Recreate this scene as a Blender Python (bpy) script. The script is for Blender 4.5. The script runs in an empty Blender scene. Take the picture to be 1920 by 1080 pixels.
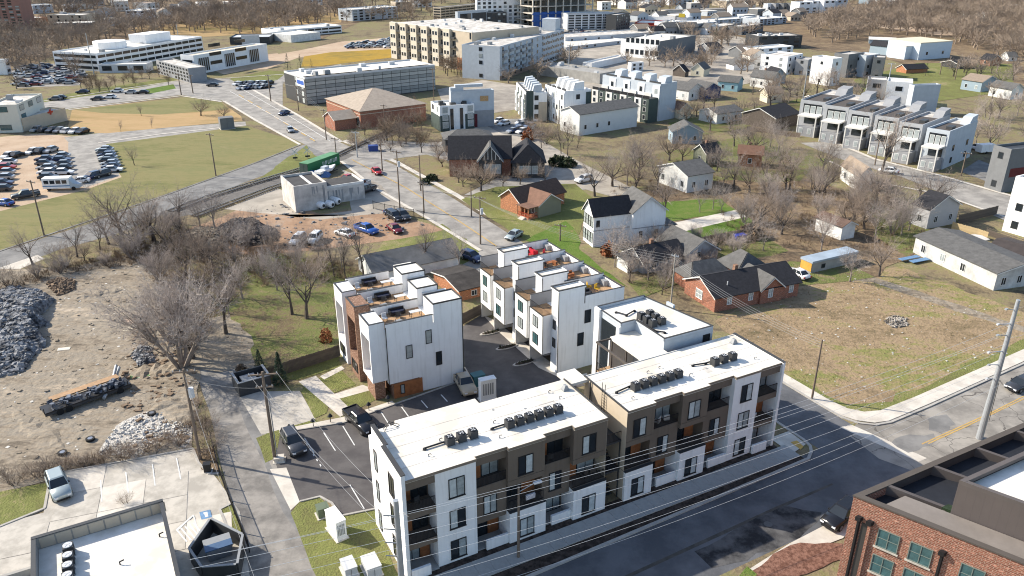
import bpy, math, random
from math import radians, sin, cos, pi, sqrt, atan2, hypot
from mathutils import Vector, Matrix
import numpy as np
SC = bpy.context.scene
COL = SC.collection
# ------------------------------------------------------------------ camera, sky, sun, exposure
CAM_H = 52.0
PITCH = radians(23.7)
FPX = 1480.0                      # focal length in units of a 1920 wide frame
cd = bpy.data.cameras.new('camera'); cam = bpy.data.objects.new('camera', cd); COL.objects.link(cam)
cam.location = (0, 0, CAM_H); cam.rotation_euler = (pi/2 - PITCH, 0, 0)
cd.sensor_width = 36; cd.lens = 36*FPX/1920; cd.clip_start = .5; cd.clip_end = 9000
SC.camera = cam
SUN_EL = radians(33); SUN_DIR = Vector((-.958, .287, 0))
wd = bpy.data.worlds.new('World'); SC.world = wd; wd.use_nodes = True
wn = wd.node_tree; bg = wn.nodes['Background']; bg.inputs['Strength'].default_value = .15
sky = wn.nodes.new('ShaderNodeTexSky'); sky.sky_type = 'NISHITA'; sky.sun_disc = False
sky.sun_elevation = SUN_EL; sky.sun_rotation = atan2(SUN_DIR.x, SUN_DIR.y)
wn.links.new(sky.outputs[0], bg.inputs[0])
sl = bpy.data.lights.new('sun', 'SUN'); sl.energy = 5.0; sl.angle = radians(.5); sl.color = (1, .915, .78)
so = bpy.data.objects.new('sun', sl); COL.objects.link(so)
tv = Vector((-SUN_DIR.x*cos(SUN_EL), -SUN_DIR.y*cos(SUN_EL), -sin(SUN_EL)))
so.rotation_euler = tv.to_track_quat('-Z', 'Y').to_euler(); so.location = (-60, 40, 120)
SC.view_settings.view_transform = 'Standard'; SC.view_settings.look = 'None'
SC.view_settings.exposure = .70; SC.view_settings.gamma = 1
SC.view_settings.use_curve_mapping = False
SC.render.engine = 'CYCLES'; SC.cycles.use_denoising = True; SC.cycles.denoiser = 'OPENIMAGEDENOISE'; SC.cycles.denoising_prefilter = 'ACCURATE'; SC.cycles.denoising_input_passes = 'RGB_ALBEDO_NORMAL'; SC.cycles.filter_width = 1.1; SC.cycles.max_bounces = 6; SC.cycles.diffuse_bounces = 3

# ------------------------------------------------------------------ survey helpers: where a ground point seen in the photograph lies
CP, SP = cos(PITCH), sin(PITCH)
def G(x, y, z=0.0):
    u = (x-960)/FPX; v = (y-540)/FPX
    t = (CAM_H-z)/(SP+v*CP)
    return (t*u, t*(CP-v*SP))
def height(base, top):
    X, Y = G(*base); v = (top[1]-540)/FPX
    return CAM_H - Y*(v*CP+SP)/(CP-v*SP)
AXR = radians(28.0); CA, SA = cos(AXR), sin(AXR)
def W(a, b): return (a*CA-b*SA, a*SA+b*CA)          # street frame: a along the front street, b away from it

# ------------------------------------------------------------------ mesh builder
class MB:
    def __init__(s): s.v = []; s.f = []; s.m = []
    def face(s, pts, mi=0):
        n = len(s.v); s.v += [tuple(p) for p in pts]; s.f.append(tuple(range(n, n+len(pts)))); s.m.append(mi); return s
    def box(s, x0, y0, z0, x1, y1, z1, mi=0):
        n = len(s.v)
        s.v += [(x0,y0,z0),(x1,y0,z0),(x1,y1,z0),(x0,y1,z0),(x0,y0,z1),(x1,y0,z1),(x1,y1,z1),(x0,y1,z1)]
        for q in ((0,3,2,1),(4,5,6,7),(0,1,5,4),(1,2,6,5),(2,3,7,6),(3,0,4,7)):
            s.f.append(tuple(n+i for i in q)); s.m.append(mi)
        return s
    def rbox(s, cx, cy, z0, lx, ly, lz, rot=0, mi=0):
        n = len(s.v); c, d = cos(rot), sin(rot)
        for z in (z0, z0+lz):
            for (x, y) in ((-lx/2,-ly/2),(lx/2,-ly/2),(lx/2,ly/2),(-lx/2,ly/2)):
                s.v.append((cx+x*c-y*d, cy+x*d+y*c, z))
        for q in ((0,3,2,1),(4,5,6,7),(0,1,5,4),(1,2,6,5),(2,3,7,6),(3,0,4,7)):
            s.f.append(tuple(n+i for i in q)); s.m.append(mi)
        return s
    def prism(s, poly, z0, z1, mi=0, bottom=True):
        n = len(s.v); k = len(poly)
        ar = sum(poly[i][0]*poly[(i+1)%k][1]-poly[(i+1)%k][0]*poly[i][1] for i in range(k))
        if ar < 0: poly = list(poly)[::-1]
        s.v += [(p[0],p[1],z0) for p in poly] + [(p[0],p[1],z1) for p in poly]
        for i in range(k):
            j = (i+1) % k; s.f.append((n+i,n+j,n+k+j,n+k+i)); s.m.append(mi)
        s.f.append(tuple(n+k+i for i in range(k))); s.m.append(mi)
        if bottom: s.f.append(tuple(n+i for i in range(k-1,-1,-1))); s.m.append(mi)
        return s
    def poly(s, pts, z, mi=0):
        k = len(pts)
        ar = sum(pts[i][0]*pts[(i+1)%k][1]-pts[(i+1)%k][0]*pts[i][1] for i in range(k))
        if ar < 0: pts = list(pts)[::-1]
        return s.face([(p[0],p[1],z) for p in pts], mi)
    def tube(s, p0, p1, r0, r1=None, k=6, mi=0, cap=True):
        r1 = r0 if r1 is None else r1
        p0, p1 = Vector(p0), Vector(p1); d = (p1-p0)
        if d.length < 1e-6: return s
        d.normalize(); a = d.orthogonal().normalized(); b = d.cross(a); n = len(s.v)
        for p, r in ((p0, r0), (p1, r1)):
            for i in range(k):
                t = 2*pi*i/k; s.v.append(tuple(p+a*(cos(t)*r)+b*(sin(t)*r)))
        for i in range(k):
            j = (i+1) % k; s.f.append((n+i,n+j,n+k+j,n+k+i)); s.m.append(mi)
        if cap:
            s.f.append(tuple(n+i for i in range(k-1,-1,-1))); s.m.append(mi)
            s.f.append(tuple(n+k+i for i in range(k))); s.m.append(mi)
        return s
    def path(s, pts, r, k=5, mi=0):
        for a, b in zip(pts, pts[1:]): s.tube(a, b, r, r, k, mi)
        return s
    def loft(s, rings, mi=0, caps=True):
        n = len(s.v); k = len(rings[0])
        for r in rings: s.v += [tuple(p) for p in r]
        for q in range(len(rings)-1):
            for i in range(k):
                j = (i+1) % k; s.f.append((n+q*k+i, n+q*k+j, n+(q+1)*k+j, n+(q+1)*k+i)); s.m.append(mi)
        if caps:
            s.f.append(tuple(n+i for i in range(k-1,-1,-1))); s.m.append(mi)
            e = n+(len(rings)-1)*k; s.f.append(tuple(e+i for i in range(k))); s.m.append(mi)
        return s
    def mesh(s, name, mats, uv=False, smooth=False):
        me = bpy.data.meshes.new(name); me.from_pydata(s.v, [], s.f)
        if not isinstance(mats, (list, tuple)): mats = [mats]
        for m in mats: me.materials.append(m)
        if len(mats) > 1: me.polygons.foreach_set('material_index', s.m)
        if smooth: me.polygons.foreach_set('use_smooth', [True]*len(s.f))
        if uv:
            ul = me.uv_layers.new(name='UVMap')
            for p in me.polygons:
                nx, ny, nz = p.normal
                L = hypot(nx, ny) or 1
                for li in p.loop_indices:
                    co = me.vertices[me.loops[li].vertex_index].co
                    ul.data[li].uv = (co.x, co.y) if abs(nz) > .7 else ((-co.x*ny+co.y*nx)/L, co.z)
        me.update(); return me
    def build(s, name, mats, parent=None, loc=None, rot=0, uv=False, smooth=False):
        return link(name, s.mesh(name, mats, uv, smooth), parent, loc, rot)
def link(name, me, parent=None, loc=None, rot=0):
    o = bpy.data.objects.new(name, me); COL.objects.link(o)
    if parent is not None: o.parent = parent
    if loc is not None: o.location = loc
    if rot: o.rotation_euler = (0, 0, rot)
    return o
def tag(o, label=None, cat=None, group=None, kind=None):
    if label: o['label'] = label
    if cat: o['category'] = cat
    if group: o['group'] = group
    if kind: o['kind'] = kind
    return o
def thing(name, label, cat, loc=(0,0,0), rot=0, group=None):
    o = bpy.data.objects.new(name, None); COL.objects.link(o); o.empty_display_size = .3
    if len(loc) == 2: loc = (loc[0], loc[1], 0)
    o.location = loc; o.rotation_euler = (0, 0, rot)
    return tag(o, label, cat, group)
ORD = ['first','second','third','fourth','fifth','sixth','seventh','eighth','ninth','tenth','eleventh','twelfth','thirteenth','fourteenth','fifteenth','sixteenth']

# ------------------------------------------------------------------ materials (procedural)
MC = {}
def mat(name, col, rough=.8, var=.12, scale=.6, bump=0, col2=None, metal=0, spec=.3, detail=5, scale2=None, bumpscale=None):
    """noise-varied principled material in object space"""
    if name in MC: return MC[name]
    m = bpy.data.materials.new(name); m.use_nodes = True; nt = m.node_tree; N = nt.nodes; L = nt.links
    p = N['Principled BSDF']; p.inputs['Roughness'].default_value = rough; p.inputs['Metallic'].default_value = metal
    p.inputs['Specular IOR Level'].default_value = spec
    if var or col2:
        tc = N.new('ShaderNodeTexCoord'); nz = N.new('ShaderNodeTexNoise'); nz.inputs['Scale'].default_value = scale; nz.inputs['Detail'].default_value = detail
        nz.inputs['Roughness'].default_value = .65
        L.new(tc.outputs['Object'], nz.inputs['Vector'])
        mr = N.new('ShaderNodeMapRange'); mr.inputs['From Min'].default_value = .40 if col2 else .3; mr.inputs['From Max'].default_value = .60 if col2 else .7
        L.new(nz.outputs['Fac'], mr.inputs['Value'])
        mx = N.new('ShaderNodeMix'); mx.data_type = 'RGBA'
        c1 = [max(0, c*(1-var)) for c in col]; c2 = [min(1, c*(1+var)) for c in (col2 or col)]
        if col2: c1, c2 = list(col), list(col2)
        mx.inputs['A'].default_value = (*c1, 1); mx.inputs['B'].default_value = (*c2, 1)
        L.new(mr.outputs['Result'], mx.inputs['Factor']); L.new(mx.outputs['Result'], p.inputs['Base Color'])
        if bump:
            nb = N.new('ShaderNodeTexNoise'); nb.inputs['Scale'].default_value = bumpscale or scale*6; nb.inputs['Detail'].default_value = 4
            L.new(tc.outputs['Object'], nb.inputs['Vector'])
            b = N.new('ShaderNodeBump'); b.inputs['Strength'].default_value = bump; b.inputs['Distance'].default_value = .08
            L.new(nb.outputs['Fac'], b.inputs['Height']); L.new(b.outputs['Normal'], p.inputs['Normal'])
    else:
        p.inputs['Base Color'].default_value = (*col, 1)
    MC[name] = m; return m
def ramp_mat(name, stops, scales, rough=.95, bump=.3, bscale=3., stretch=None, fleck=None):
    """ground cover: several noises summed, sent through a colour ramp; stops = [(pos, rgb)]"""
    m = bpy.data.materials.new(name); m.use_nodes = True; nt = m.node_tree; N = nt.nodes; L = nt.links
    p = N['Principled BSDF']; p.inputs['Roughness'].default_value = rough; p.inputs['Specular IOR Level'].default_value = .1
    tc = N.new('ShaderNodeTexCoord'); src = tc.outputs['Object']
    if stretch:
        mp = N.new('ShaderNodeMapping'); mp.inputs['Rotation'].default_value = (0,0,stretch[0]); mp.inputs['Scale'].default_value = (stretch[1], stretch[2], 1)
        L.new(src, mp.inputs['Vector']); src = mp.outputs['Vector']
    acc = None; tot = sum(w for _, w in scales)
    for sc, w in scales:
        nz = N.new('ShaderNodeTexNoise'); nz.inputs['Scale'].default_value = sc; nz.inputs['Detail'].default_value = 6; nz.inputs['Roughness'].default_value = .62
        nz.inputs['Distortion'].default_value = .4
        L.new(src, nz.inputs['Vector'])
        mu = N.new('ShaderNodeMath'); mu.operation = 'MULTIPLY_ADD'; mu.inputs[1].default_value = w/tot
        L.new(nz.outputs['Fac'], mu.inputs[0])
        if acc is None: mu.inputs[2].default_value = 0
        else: L.new(acc, mu.inputs[2])
        acc = mu.outputs[0]
    mr = N.new('ShaderNodeMapRange'); mr.inputs['From Min'].default_value = .37; mr.inputs['From Max'].default_value = .63
    L.new(acc, mr.inputs['Value'])
    cr = N.new('ShaderNodeValToRGB'); e = cr.color_ramp.elements
    e[0].position, e[0].color = stops[0][0], (*stops[0][1], 1); e[1].position, e[1].color = stops[-1][0], (*stops[-1][1], 1)
    for pos, c in stops[1:-1]:
        k = e.new(pos); k.color = (*c, 1)
    L.new(mr.outputs['Result'], cr.inputs['Fac']); out = cr.outputs['Color']
    if fleck:
        vo = N.new('ShaderNodeTexVoronoi'); vo.inputs['Scale'].default_value = fleck[0]; L.new(tc.outputs['Object'], vo.inputs['Vector'])
        lt = N.new('ShaderNodeMath'); lt.operation = 'LESS_THAN'; lt.inputs[1].default_value = fleck[1]; L.new(vo.outputs['Distance'], lt.inputs[0])
        mx = N.new('ShaderNodeMix'); mx.data_type = 'RGBA'; mx.inputs['B'].default_value = (*fleck[2], 1)
        L.new(lt.outputs[0], mx.inputs['Factor']); L.new(out, mx.inputs['A']); out = mx.outputs['Result']
    L.new(out, p.inputs['Base Color'])
    if bump:
        nb = N.new('ShaderNodeTexNoise'); nb.inputs['Scale'].default_value = bscale; nb.inputs['Detail'].default_value = 5
        L.new(tc.outputs['Object'], nb.inputs['Vector'])
        b = N.new('ShaderNodeBump'); b.inputs['Strength'].default_value = bump; b.inputs['Distance'].default_value = .25
        L.new(nb.outputs['Fac'], b.inputs['Height']); L.new(b.outputs['Normal'], p.inputs['Normal'])
    MC[name] = m; return m
def brick_mat(name, c1, c2, mortar, bw=.42, bh=.15):
    m = bpy.data.materials.new(name); m.use_nodes = True; nt = m.node_tree; N = nt.nodes; L = nt.links
    p = N['Principled BSDF']; p.inputs['Roughness'].default_value = .9; p.inputs['Specular IOR Level'].default_value = .15
    uv = N.new('ShaderNodeUVMap'); b = N.new('ShaderNodeTexBrick')
    b.inputs['Scale'].default_value = 1; b.inputs['Brick Width'].default_value = bw; b.inputs['Row Height'].default_value = bh
    b.inputs['Mortar Size'].default_value = .018; b.inputs['Color1'].default_value = (*c1,1); b.inputs['Color2'].default_value = (*c2,1); b.inputs['Mortar'].default_value = (*mortar,1)
    L.new(uv.outputs[0], b.inputs['Vector'])
    nz = N.new('ShaderNodeTexNoise'); nz.inputs['Scale'].default_value = 3.2; nz.inputs['Detail'].default_value = 6
    mp = N.new('ShaderNodeMapping'); mp.inputs['Scale'].default_value = (.8, 2.6, 1); L.new(uv.outputs[0], mp.inputs['Vector']); L.new(mp.outputs[0], nz.inputs['Vector'])
    mr = N.new('ShaderNodeMapRange'); mr.inputs['From Min'].default_value = .56; mr.inputs['From Max'].default_value = .66; L.new(nz.outputs['Fac'], mr.inputs['Value'])
    mx = N.new('ShaderNodeMix'); mx.data_type = 'RGBA'; mx.inputs['B'].default_value = (min(1,c1[0]*1.7+.08), c1[1]*1.9+.07, c1[2]*2+.06, 1)
    L.new(mr.outputs['Result'], mx.inputs['Factor']); L.new(b.outputs['Color'], mx.inputs['A'])
    L.new(mx.outputs['Result'], p.inputs['Base Color'])
    bp = N.new('ShaderNodeBump'); bp.inputs['Strength'].default_value = .4; bp.inputs['Distance'].default_value = .02; L.new(b.outputs['Fac'], bp.inputs['Height']); bp.invert = True
    L.new(bp.outputs['Normal'], p.inputs['Normal']); MC[name] = m; return m
def board_mat(name, col, pitch=.25, axis='V', depth=.35, var=.06):
    """lap siding / standing seam: fine lines by a wave along UV"""
    m = bpy.data.materials.new(name); m.use_nodes = True; nt = m.node_tree; N = nt.nodes; L = nt.links
    p = N['Principled BSDF']; p.inputs['Roughness'].default_value = .7; p.inputs['Specular IOR Level'].default_value = .25
    uv = N.new('ShaderNodeUVMap'); sx = N.new('ShaderNodeSeparateXYZ'); L.new(uv.outputs[0], sx.inputs[0])
    d = N.new('ShaderNodeMath'); d.operation = 'DIVIDE'; d.inputs[1].default_value = pitch; L.new(sx.outputs['Y' if axis == 'V' else 'X'], d.inputs[0])
    fr = N.new('ShaderNodeMath'); fr.operation = 'FRACT'; L.new(d.outputs[0], fr.inputs[0])
    bp = N.new('ShaderNodeBump'); bp.inputs['Strength'].default_value = depth; bp.inputs['Distance'].default_value = .03; L.new(fr.outputs[0], bp.inputs['Height'])
    L.new(bp.outputs[0], p.inputs['Normal'])
    tc = N.new('ShaderNodeTexCoord'); nz = N.new('ShaderNodeTexNoise'); nz.inputs['Scale'].default_value = .7; nz.inputs['Detail'].default_value = 6; L.new(tc.outputs['Object'], nz.inputs['Vector'])
    mx = N.new('ShaderNodeMix'); mx.data_type = 'RGBA'
    mx.inputs['A'].default_value = (*[c*(1-var*2) for c in col],1); mx.inputs['B'].default_value = (*[min(1,c*(1+var)) for c in col],1)
    L.new(nz.outputs['Fac'], mx.inputs['Factor']); L.new(mx.outputs['Result'], p.inputs['Base Color']); MC[name] = m; return m

def wall_mat(name, col):
    m = mat(name, col, .8, .05, .5); nt = m.node_tree; N = nt.nodes; L = nt.links; p = N['Principled BSDF']; src = p.inputs['Base Color'].links[0].from_socket
    tc = N.new('ShaderNodeTexCoord'); mp = N.new('ShaderNodeMapping'); mp.inputs['Scale'].default_value = (1.7,1.7,.12); L.new(tc.outputs['Object'], mp.inputs['Vector'])
    nz = N.new('ShaderNodeTexNoise'); nz.inputs['Scale'].default_value = 1.6; nz.inputs['Detail'].default_value = 8; L.new(mp.outputs[0], nz.inputs['Vector'])
    mr = N.new('ShaderNodeMapRange'); mr.inputs['From Min'].default_value = .52; mr.inputs['From Max'].default_value = .8; mr.inputs['To Max'].default_value = .45; L.new(nz.outputs['Fac'], mr.inputs['Value'])
    mx = N.new('ShaderNodeMix'); mx.data_type = 'RGBA'; mx.inputs['B'].default_value = (col[0]*.62,col[1]*.60,col[2]*.56,1); L.new(mr.outputs['Result'], mx.inputs['Factor']); L.new(src, mx.inputs['A']); L.new(mx.outputs['Result'], p.inputs['Base Color'])
    return m
WHITE = wall_mat('white_render', (.77,.77,.765))
WHITEW = mat('weathered_white', (.62,.62,.60), .85, .2, .6, bump=.1)
OFFWH = mat('offwhite_panel', (.60,.585,.55), .8, .06, .6)
TAUPE = wall_mat('taupe_render', (.15,.12,.094))
DTAUPE = mat('dark_taupe', (.085,.072,.062), .8, .08, .8)
ROOFW = mat('white_membrane', (.56,.52,.45), .7, .0, .22, col2=(.76,.73,.67), detail=10)
ROOFG = mat('worn_membrane', (.36,.33,.29), .8, .0, .4, col2=(.62,.59,.54), detail=8)
GREYR = mat('grey_ballast_roof', (.30,.29,.27), .9, .2, .5)
EDGE = mat('metal_edge_trim', (.05,.048,.046), .5, .0)
BLACKM = mat('black_metal', (.018,.018,.02), .45, .0)
DARKM = mat('charcoal_metal', (.045,.047,.05), .5, .1, 1.)
STEEL = mat('galvanised_steel', (.36,.38,.40), .45, .12, 1.5, metal=.35)
GREYM = mat('grey_metal', (.25,.26,.27), .5, .1, 1.)
LIGHTM = mat('light_grey_metal', (.5,.51,.52), .5, .08, 1.)
WIRE = mat('bare_aluminium_wire', (.5,.52,.54), .4, 0, metal=.2)
WIREB = mat('black_cable', (.03,.03,.03), .6, 0)
GLASS = mat('dark_glass', (.02,.025,.03), .07, 0, spec=.6)
GLASSB = mat('blind_glass', (.30,.33,.33), .12, .25, 2., spec=.6)
GLASST = mat('teal_glass', (.05,.11,.12), .08, .3, 1.5, spec=.7)
GLASSL = mat('pale_blind_glass', (.46,.50,.50), .15, .2, 2., spec=.5)
WOOD = mat('cedar_board', (.30,.115,.045), .7, .25, 2.)
WOODL = mat('pale_deck_board', (.36,.23,.13), .8, .25, 2.)
WOODP = mat('weathered_pole_wood', (.17,.13,.10), .9, .25, 2.)
WOODF = mat('grey_fence_board', (.10,.082,.068), .9, .3, 2.)
WOODY = mat('new_fence_board', (.42,.32,.18), .85, .2, 2.)
CONC = mat('concrete', (.46,.42,.365), .9, .0, .5, col2=(.57,.53,.465), detail=8)
CONCD = mat('old_concrete', (.33,.305,.265), .9, .0, .5, col2=(.47,.435,.38), detail=9)
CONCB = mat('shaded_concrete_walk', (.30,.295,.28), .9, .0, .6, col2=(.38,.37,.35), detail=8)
ASPH = mat('asphalt', (.080,.083,.091), .85, .0, .25, col2=(.125,.128,.137), detail=10, bump=.15, bumpscale=6)
ASPHW = mat('worn_asphalt', (.21,.197,.18), .9, .0, .3, col2=(.32,.30,.27), detail=10)
ASPHG = mat('grey_asphalt', (.14,.137,.133), .9, .0, .3, col2=(.22,.213,.203), detail=10)
ASPHA = mat('lot_asphalt', (.070,.064,.064), .9, .0, .3, col2=(.105,.097,.094), detail=10)
PATCHM = mat('tar_patch', (.018,.018,.020), .8, .0, .45, col2=(.10,.098,.098), detail=10)
MARKW = mat('white_road_paint', (.60,.60,.58), .8, .2, 2.)
MARKY = mat('yellow_road_paint', (.48,.30,.08), .8, .2, 2.)
MARKB = mat('blue_road_paint', (.12,.22,.36), .8, .25, 3.)
KERB = mat('kerb_concrete', (.36,.34,.31), .9, .15, 1.)
SHINGD = mat('dark_shingle', (.022,.022,.026), .9, .3, 2., bump=.3)
SHINGG = mat('grey_shingle', (.10,.098,.095), .9, .25, 1.2, bump=.3)
SHINGT = mat('tan_shingle', (.24,.19,.145), .9, .15, 1.2, bump=.3)
SHINGB = mat('brown_shingle', (.17,.095,.065), .9, .2, 1.2, bump=.3)
TILE = mat('tan_gravel_roof', (.33,.275,.22), .9, .15, .8)
TYRE = mat('tyre_rubber', (.015,.015,.015), .85, 0)
RIM = mat('alloy_rim', (.35,.35,.36), .3, 0, metal=.8)
LAMPW = mat('headlamp_lens', (.7,.72,.75), .1, 0, spec=.8)
LAMPR = mat('tail_lamp_lens', (.35,.02,.015), .2, 0)
MULCH = mat('dark_mulch', (.020,.015,.012), .95, .0, 1.5, col2=(.07,.05,.04), bump=.6)
REDMULCH = mat('red_brown_mulch', (.11,.05,.033), .95, .0, 2.5, col2=(.23,.12,.085), bump=.6, bumpscale=8)
BARK = mat('grey_bark', (.085,.07,.06), .95, .3, 2.)
TWIG = mat('twig', (.27,.222,.19), .95, .25, .35)
TWIG2 = mat('brown_twig', (.28,.218,.168), .95, .25, .35)
TWIG3 = mat('pale_twig', (.38,.325,.285), .95, .25, .35)
BRUSH = mat('dead_brush', (.175,.125,.085), .95, .35, .4)
FARTWIG = mat('far_twig', (.235,.185,.142), .95, .3, .1); PILE = mat('brush_pile_wood', (.10,.085,.07), .9, .0, 1.2, col2=(.42,.38,.33))
LEAFG = mat('evergreen_leaf', (.022,.040,.018), .8, .4, 2.)
LEAFH = mat('hedge_leaf', (.035,.045,.020), .85, .4, 2.)
LEAFO = mat('rust_leaf', (.23,.085,.035), .85, .3, 2.)
RUBBLE = mat('slate_rubble', (.035,.037,.042), .8, .0, .9, col2=(.26,.265,.275))
RUBBLEW = mat('white_rubble', (.5,.48,.44), .9, .25, 1.)
PANELG = board_mat('grey_ribbed_panel', (.30,.30,.28), .5, 'V', .3)
SIDEW = board_mat('white_lap_siding', (.62,.62,.60), .22, 'V', .35)
SIDEB = board_mat('blue_lap_siding', (.26,.33,.38), .22, 'V', .35)
SIDEC = board_mat('cream_lap_siding', (.60,.55,.42), .22, 'V', .35)
SIDEG = board_mat('sage_lap_siding', (.19,.20,.15), .22, 'V', .35)
SIDEGR = board_mat('grey_lap_siding', (.36,.36,.37), .22, 'V', .3)
METALB = board_mat('pale_blue_metal_panel', (.52,.60,.66), .5, 'U', .3)
BRICK = brick_mat('red_brick', (.27,.085,.045), (.20,.07,.042), (.34,.25,.2))
BRICKM = brick_mat('mottled_brick', (.27,.105,.068), (.17,.065,.045), (.36,.27,.21))
BRICKO = brick_mat('orange_brick', (.36,.125,.05), (.28,.10,.045), (.34,.25,.18))
BRICKB = brick_mat('brown_brick', (.22,.12,.08), (.17,.09,.06), (.28,.2,.15), .5, .2)
GREENC = board_mat('green_container_metal', (.03,.15,.06), .35, 'U', .6)
DGREEN = mat('dark_green_panel', (.055,.075,.068), .7, .1, .7)
DGREY = mat('slate_panel', (.15,.155,.16), .75, .1, .7)
MGREY = mat('mid_grey_panel', (.27,.275,.285), .8, .08, .7)
PBLUE = mat('pale_blue_grey_panel', (.42,.46,.50), .8, .08, .7)
TANP = mat('tan_render', (.46,.39,.30), .85, .08, .5)
BLUEW = mat('blue_wrap', (.025,.085,.30), .6, .15, .4)
PAINTS = {}
def paint(c):
    if c not in PAINTS:
        m = mat('car_paint_'+c, {'white':(.68,.68,.68),'silver':(.36,.38,.40),'grey':(.14,.145,.155),'charcoal':(.05,.053,.06),'black':(.012,.012,.014),'navy':(.02,.035,.09),
            'blue':(.02,.08,.32),'red':(.34,.02,.02),'maroon':(.14,.012,.02),'tan':(.4,.33,.24),'teal':(.36,.41,.41),'green':(.03,.10,.05),'orange':(.5,.2,.05)}[c], .22, 0, spec=.6,
            metal=.25 if c in ('silver','grey','charcoal','teal') else 0)
        PAINTS[c] = m
    return PAINTS[c]
# ground covers
def crack(m, scale, width, col):
    nt = m.node_tree; N = nt.nodes; L = nt.links; p = N['Principled BSDF']; src = p.inputs['Base Color'].links[0].from_socket
    tc = N.new('ShaderNodeTexCoord'); nz = N.new('ShaderNodeTexNoise'); nz.inputs['Scale'].default_value = .5; nz.inputs['Detail'].default_value = 6
    L.new(tc.outputs['Object'], nz.inputs['Vector'])
    ad = N.new('ShaderNodeVectorMath'); ad.operation = 'MULTIPLY_ADD'; ad.inputs[1].default_value = (2.2,2.2,0); L.new(nz.outputs['Color'], ad.inputs[0]); L.new(tc.outputs['Object'], ad.inputs[2])
    vo = N.new('ShaderNodeTexVoronoi'); vo.feature = 'DISTANCE_TO_EDGE'; vo.inputs['Scale'].default_value = scale; L.new(ad.outputs[0], vo.inputs['Vector'])
    lt = N.new('ShaderNodeMath'); lt.operation = 'LESS_THAN'; lt.inputs[1].default_value = width; L.new(vo.outputs['Distance'], lt.inputs[0])
    mx = N.new('ShaderNodeMix'); mx.data_type = 'RGBA'; mx.inputs['B'].default_value = (*col,1); L.new(lt.outputs[0], mx.inputs['Factor']); L.new(src, mx.inputs['A']); L.new(mx.outputs['Result'], p.inputs['Base Color'])
ALLEYM = mat('alley_surface', (.15,.14,.128), .9, .0, .35, col2=(.27,.25,.225), detail=10); WIREG = mat('grey_wire', (.30,.30,.30), .5, 0)
ASPHC = mat('cracked_asphalt', (.19,.175,.155), .9, .0, .3, col2=(.31,.285,.25), detail=12); crack(ASPHC, .16, .005, (.11,.10,.09))
GROUND = ramp_mat('winter_ground', [(0,(0.076,0.061,0.044)),(.3,(0.145,0.116,0.076)),(.5,(0.212,0.170,0.102)),(.7,(0.178,0.170,0.076)),(1,(0.289,0.230,0.153))], [(.035,1),(.2,1),(1.1,.8)], bscale=2.2, bump=.5)
GRASS = ramp_mat('winter_lawn', [(0,(0.123,0.104,0.058)),(.35,(0.145,0.145,0.055)),(.6,(0.167,0.181,0.058)),(.8,(0.246,0.210,0.109)),(1,(0.334,0.261,0.145))], [(.03,1.1),(.12,1),(.7,.8),(4,.7)], bscale=5, bump=.6)
YARDG = ramp_mat('rough_yard_grass', [(0,(.085,.066,.042)),(.3,(.15,.115,.07)),(.45,(.16,.15,.065)),(.6,(.125,.15,.045)),(.8,(.20,.165,.09)),(1,(.26,.20,.13))], [(.05,1.2),(.2,1),(.9,.8),(4,.5)], bscale=4, bump=.7)
GRASSF = ramp_mat('mown_field_grass', [(0,(.115,.125,.05)),(.3,(.15,.15,.06)),(.5,(.21,.185,.085)),(.7,(.165,.165,.07)),(1,(.30,.23,.13))], [(.02,1.2),(.07,1),(.35,.7),(1.4,.5)], bscale=3, stretch=(.35,.5,1.5))
GRASSB = ramp_mat('bright_lawn', [(0,(.06,.095,.02)),(.4,(.085,.145,.025)),(.7,(.12,.165,.04)),(1,(.18,.16,.07))], [(.08,1),(.4,1),(2,.6),(6,.5)], bscale=5, bump=.6)
GRASSD = ramp_mat('dry_tan_grass', [(0,(0.184,0.149,0.057)),(.4,(0.310,0.218,0.103)),(.7,(0.391,0.265,0.138)),(1,(0.276,0.230,0.092))], [(.02,1.4),(.1,1),(.9,.3)], bscale=4, stretch=(.2,.5,1.4))
GRASSY = ramp_mat('golden_grass', [(0,(.26,.17,.03)),(.5,(.33,.21,.035)),(1,(.22,.16,.04))], [(.02,1.4),(.2,.8)], bscale=4)
FIELD = ramp_mat('rough_field', [(0,(0.104,0.088,0.048)),(.3,(0.216,0.160,0.096)),(.5,(0.296,0.216,0.136)),(.68,(0.216,0.192,0.080)),(.85,(0.168,0.184,0.056)),(1,(0.384,0.288,0.192))], [(.035,1.3),(.15,1),(.9,.9),(3,.4)], bscale=2.5, bump=.6, stretch=(.5,.7,1.2), fleck=(.9,.05,(.5,.45,.38)))
DIRT = ramp_mat('graded_dirt', [(0,(.095,.080,.062)),(.25,(.175,.145,.11)),(.45,(.275,.23,.175)),(.6,(.235,.208,.17)),(.75,(.34,.28,.21)),(1,(.41,.355,.285))], [(.05,1.0),(.25,1),(1.0,.8),(4,.5)], bscale=1.0, bump=1.0, stretch=(.5,.45,1.5))
CLAY = ramp_mat('orange_clay_yard', [(0,(.15,.115,.09)),(.35,(.25,.165,.11)),(.65,(.33,.215,.14)),(1,(.33,.28,.23))], [(.04,1.3),(.2,1),(1.2,.6)], bscale=2)
SAND = ramp_mat('pale_sandy_lot', [(0,(.33,.24,.165)),(.5,(.42,.315,.225)),(1,(.47,.38,.28))], [(.02,1.2),(.2,1)], bscale=3)
WOODS = ramp_mat('leaf_litter', [(0,(0.067,0.051,0.038)),(.4,(0.142,0.103,0.068)),(.7,(0.228,0.167,0.104)),(1,(0.247,0.218,0.104))], [(.04,1),(.25,1),(1.4,.8)], bscale=2, bump=.7)
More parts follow.
